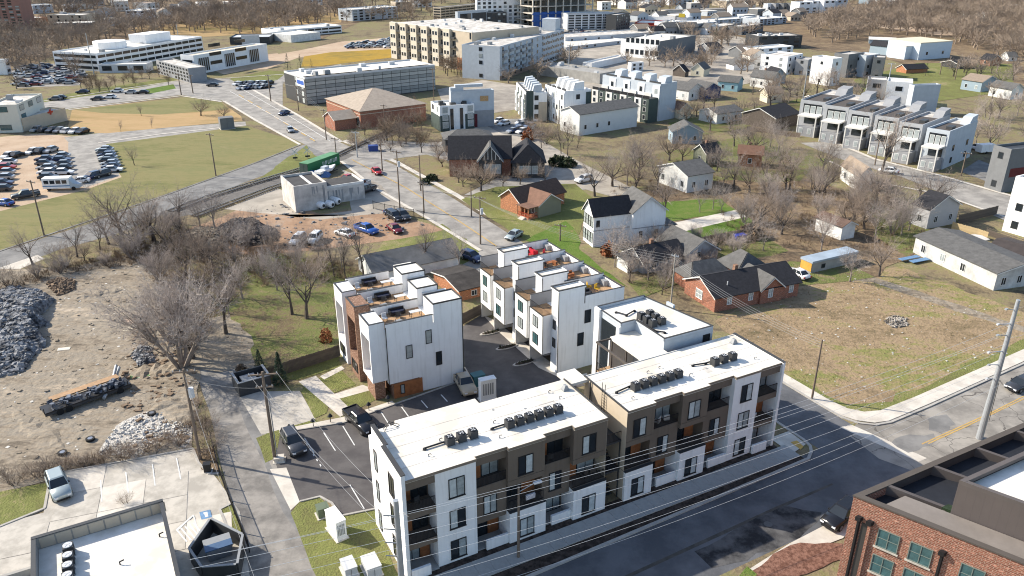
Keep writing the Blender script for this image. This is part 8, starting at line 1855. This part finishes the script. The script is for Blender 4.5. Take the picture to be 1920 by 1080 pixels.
for k in range(4): wire(MT[6]+Vector((-.9+k*.6,0,-.1-.35*k)), PG+Vector((-.4+k*.25,0,-.2-.5*k)), 1.4, f'wire over the tall townhouses from the avenue pole, {ORD[k]} from the top', WIREG, .014, 'wires over the back yards'); wire(PG+Vector((-.4+k*.25,0,-.2-.5*k)), PF+Vector((0,.1*k,-.1-.35*k)), 1.0, f'wire from the pale pole to the field corner pole, {ORD[k]} from the top', WIREG, .014, 'wires over the back yards')
# board fences
def fence(pts, label, m, h=1.8, name='board_fence', bw=.16):
    P = [Vector(G(*p)) for p in pts]; t = thing(name, label, 'fence', (P[0].x,P[0].y,0)); r = random.Random(int(pts[0][0])); o = P[0]; bo = []
    rl = MB()
    for a, b in zip(P, P[1:]):
        d = b-a; L = d.length; u = d.normalized(); ang = atan2(u.y,u.x)
        for z in (.4,1.4): rl.rbox((a.x+b.x)/2-o.x,(a.y+b.y)/2-o.y,z,L,.06,.09,ang)
        n = int(L/bw)
        for i in range(n):
            c = a+u*(i+.5)*L/n; bo.append((c-o, ang))
    for i, (c, ang) in enumerate(bo[::15]): MB().rbox(c.x,c.y,0,.11,.11,h+.05,ang).build('post', m, t)
    rl.build('rail', m, t)
    me = [MB().rbox(0,-.05,.03,bw-.012,.025,h-.03+dz).mesh('board', m) for dz in (0,.03,-.03)]
    if len(bo) <= 300:
        for c, ang in bo: link('board', r.choice(me), t, (c.x,c.y,0), ang)
    else:
        mb = MB()
        for c, ang in bo: mb.rbox(c.x,c.y,.03,bw-.012,.025,h+r.uniform(-.05,.03),ang)
        mb.build('boards', m, t)['kind'] = 'stuff'
    return t
fence([(500,712),(540,700),(638,668)],'dark wooden fence between the back yard and the townhouse gardens',WOODF)
fence([(868,608),(916,582)],'dark wooden fence closing the end of the court',WOODF)
fence([(1308,462),(1385,446)],'weathered board fence along the bright rear lawn',WOODF,1.7); fence([(1360,452),(1388,446)],'short new plank fence at the end of the rear lawn',WOODY,1.7)
fence([(1783,432),(1832,446),(1850,452)],'new pale board fence beside the porch house',WOODY,1.8); fence([(1795,420),(1868,402)],'weathered brown fence facing the cross avenue',WOODF,1.9); fence([(1848,440),(1935,470)],'low dark fence behind the brown-roofed white house',WOODF,1.2)
fence([(1400,245),(1500,258)],'pale picket fence before the dark-roofed long house',WOODP,1.3); fence([(800,352),(850,378)],'garden wall rail by the avenue',WOODF,.9) if False else None
def iron(pts, label, h=1.5):
    P = [Vector(G(*p)) for p in pts]; t = thing('iron_fence', label, 'fence', (P[0].x,P[0].y,0)); o = P[0]
    for a, b in zip(P, P[1:]):
        d = b-a; n = max(1,int(d.length/2.4)); u = d.normalized(); ang = atan2(u.y,u.x)
        for i in range(n+1): c = a+d*i/n-o; MB().rbox(c.x,c.y,0,.09,.09,h+.1,ang).build('post', BLACKM, t)
        for z in (.25,h-.1): MB().rbox((a.x+b.x)/2-o.x,(a.y+b.y)/2-o.y,z,d.length,.05,.06,ang).build('rail', BLACKM, t)
        pk = MB(); m = int(d.length/.16)
        for i in range(m): c = a+d*(i+.5)/m-o; pk.rbox(c.x,c.y,.2,.025,.025,h-.2,ang)
        pk.build('pickets', BLACKM, t)['kind'] = 'stuff'
iron([(397,830),(412,890),(440,965),(468,1036)],'black iron fence between the alley and the concrete car park')
iron([(700,392),(722,398),(795,412)],'chain-link style fence at the edge of the workshop lot',1.8)
# black bin store beside the alley
c0 = Vector(G(450,745)); c1 = Vector(G(510,728)); d = c1-c0; t = thing('bin_store', 'black walled bin store beside the small evergreens', 'enclosure', (c0.x,c0.y,0), atan2(d.y,d.x)); L_ = d.length
MB().box(0,0,0,L_,.2,1.9).box(0,.2,0,.2,3.2,1.905).box(L_-.2,.2,0,L_,3.2,1.91).box(.2,3.0,0,L_-.2,3.2,1.9).build('screen_wall', DARKM, t); MB().box(-.04,-.04,1.91,L_+.04,.24,1.97).box(-.04,.24,1.91,.24,3.24,1.968).box(L_-.24,.24,1.91,L_+.04,3.24,1.966).build('wall_cap', GREYM, t)
MB().box(.8,.8,0,2.6,2.6,1.5).build('waste_bin', GREYM, t)
# cabinets and boxes
def cabinet(x, y, w, d, h, m, label, rot, name='utility_cabinet', louv=False):
    t = thing(name, label, 'cabinet', (*G(x,y),0), rot); MB().box(-w/2,-d/2,.1,w/2,d/2,h).build('casing', m, t); MB().box(-w/2-.04,-d/2-.04,h,w/2+.04,d/2+.04,h+.07).build('lid', m, t); MB().box(-w/2-.15,-d/2-.15,0,w/2+.15,d/2+.15,.1).build('plinth', CONC, t)
    if louv:
        for i in range(5): MB().box(-w*.36+i*w*.15,-d/2-.03,h*.3,-w*.28+i*w*.15,-d/2-.005,h*.85).build('louvre', GREYM, t)
    else: MB().box(-.012,-d/2-.03,.2,.012,-d/2-.004,h-.1).build('door_seam', BLACKM, t)
    return t
cabinet(606,966,1.1,1.0,1.1,mat('green_cabinet',(.12,.15,.10),.6,.1,1),'green transformer cabinet on the corner lawn',AXR)
cabinet(632,1000,1.0,2.4,2.2,WHITE,'tall white louvred cabinet on the corner lawn',AXR+.15,louv=True)
cabinet(655,1072,1.1,1.6,1.0,LIGHTM,'low pale metal cabinet on the corner lawn, nearer the alley',AXR); cabinet(697,1070,1.3,1.9,1.1,LIGHTM,'low pale metal cabinet on the corner lawn, nearer the apartments',AXR)
cabinet(914,748,2.0,.9,2.9,WHITE,'tall white louvred enclosure in the court behind the apartment roof',AXR-.1,louv=True); cabinet(896,722,1.6,1.2,1.6,mat('teal_bin',(.05,.14,.15),.6,.1,1),'teal container beside the tall white enclosure',AXR)
cabinet(524,864,1.0,.8,.5,CONC,'low concrete box at the foot of the twin-arm pole',.2); cabinet(390,884,.7,.6,1.0,BLACKM,'small black bin beside the iron fence',.2,'litter_bin')
cabinet(426,241,4.0,3.0,3.4,DGREY,'dark grey kiosk at the kerb of the green field',.5,'kiosk'); cabinet(700,283,2.6,1.8,1.5,mat('blue_bin',(.03,.06,.22),.5,.1,1),'blue refuse container by the rail crossing',.2,'waste_container'); cabinet(1335,458,2.2,1.6,1.3,mat('blue_tarp_stack',(.02,.05,.35),.6,.2,1),'bright blue covered stack at the end of the board fence',.3,'tarp_stack') if False else None
cabinet(1386,451,2.2,1.4,1.2,mat('cobalt_cover',(.02,.04,.30),.6,.2,1),'bright blue covered stack at the end of the board fence',.3,'covered_stack')
t = thing('solar_panel', 'two blue panels lying in the yard below the porch house', 'panels', (*G(1700,486),.1), .4); MB().box(-2.2,-1,.3,2.2,0,.4).build('panel', MARKB, t); MB().box(-1,-2.4,.2,3,-1.3,.3).build('panel', MARKB, t)
# path lights along the lot
for i, (x, y) in enumerate(((544,812),(588,801),(620,792),(692,770),(728,757))):
    t = thing('path_light', f'dark mushroom-topped path light, {ORD[i]} from the alley along the lot pavement', 'light', (*G(x,y),0), 0, 'path lights'); MB().tube((0,0,0),(0,0,.85),.05,.05,6).build('post', BLACKM, t); MB().tube((0,0,.85),(0,0,1.2),.32,.1,10).build('cap', BLACKM, t)
# rails with sleepers
def track(pts, label, off):
    P = [Vector(G(*p)) for p in pts]; t = thing('railway_track', label, 'railway track', (P[0].x,P[0].y,0), 0); o = P[0]
    pr = [MB(), MB()]; sl = MB()
    for a, b in zip(P, P[1:]):
        d = b-a; u = d.normalized(); n = Vector((-u.y,u.x)); ang = atan2(u.y,u.x); m = (a+b)/2-o+n*off
        for k in (0,1): q = m+n*(.72 if k else -.72); pr[k].rbox(q.x,q.y,.32,d.length+.1,.09,.16,ang)
        for i in range(int(d.length/.7)): c = a+u*(i+.5)*.7-o+n*off; sl.rbox(c.x,c.y,.18,.24,2.5,.14,ang)
    for k in (0,1): pr[k].build('rail', mat('rail_steel',(.42,.40,.38),.35,.1,1,metal=.5), t)
    sl.build('sleepers', mat('sleeper_wood',(.10,.085,.07),.95,.3,1), t)['kind'] = 'stuff'
track([(330,400),(400,373),(480,348),(580,318),(645,292),(762,236)],'straight railway track beside the road, field side',1.6)
track([(345,404),(420,377),(490,352),(560,330)],'short siding track beside the road, workshop side',-2.8)
# rail crossing signs
for i, (x, yb, yt) in enumerate(((554,300,283),(577,297,280))):
    t = thing('crossing_sign', f'rail crossing signal by the side road, {"nearer the field" if i == 0 else "nearer the container"}', 'sign', (*G(x,yb),0), .3); h = height((x,yb),(x,yt)); MB().tube((0,0,0),(0,0,h),.08,.08,6).build('post', STEEL, t)
    m = MB(); 
    for s in (1,-1): m.face([(-.9,-.06,h-.2-s*.7),(-.75,-.06,h-.2-s*.85),(.9,-.06,h-.2+s*.7),(.75,-.06,h-.2+s*.85)])
    m.build('crossbuck', WHITEW, t); MB().box(-.6,-.1,h-2,.6,.1,h-1.6).build('lamp_bar', BLACKM, t)
# manhole covers on the street
for i, (x, y) in enumerate(((1440,984),(1503,733))):
    t = tag(MB().tube((0,0,0),(0,0,.012),.42,.42,16).build('manhole_cover', mat('cast_iron',(.10,.10,.10),.6,.2,4), None, (*G(x,y),.06)), f'round iron manhole cover {["in the tar patch on the front street","on the side street beside the pavement"][i]}', 'manhole')
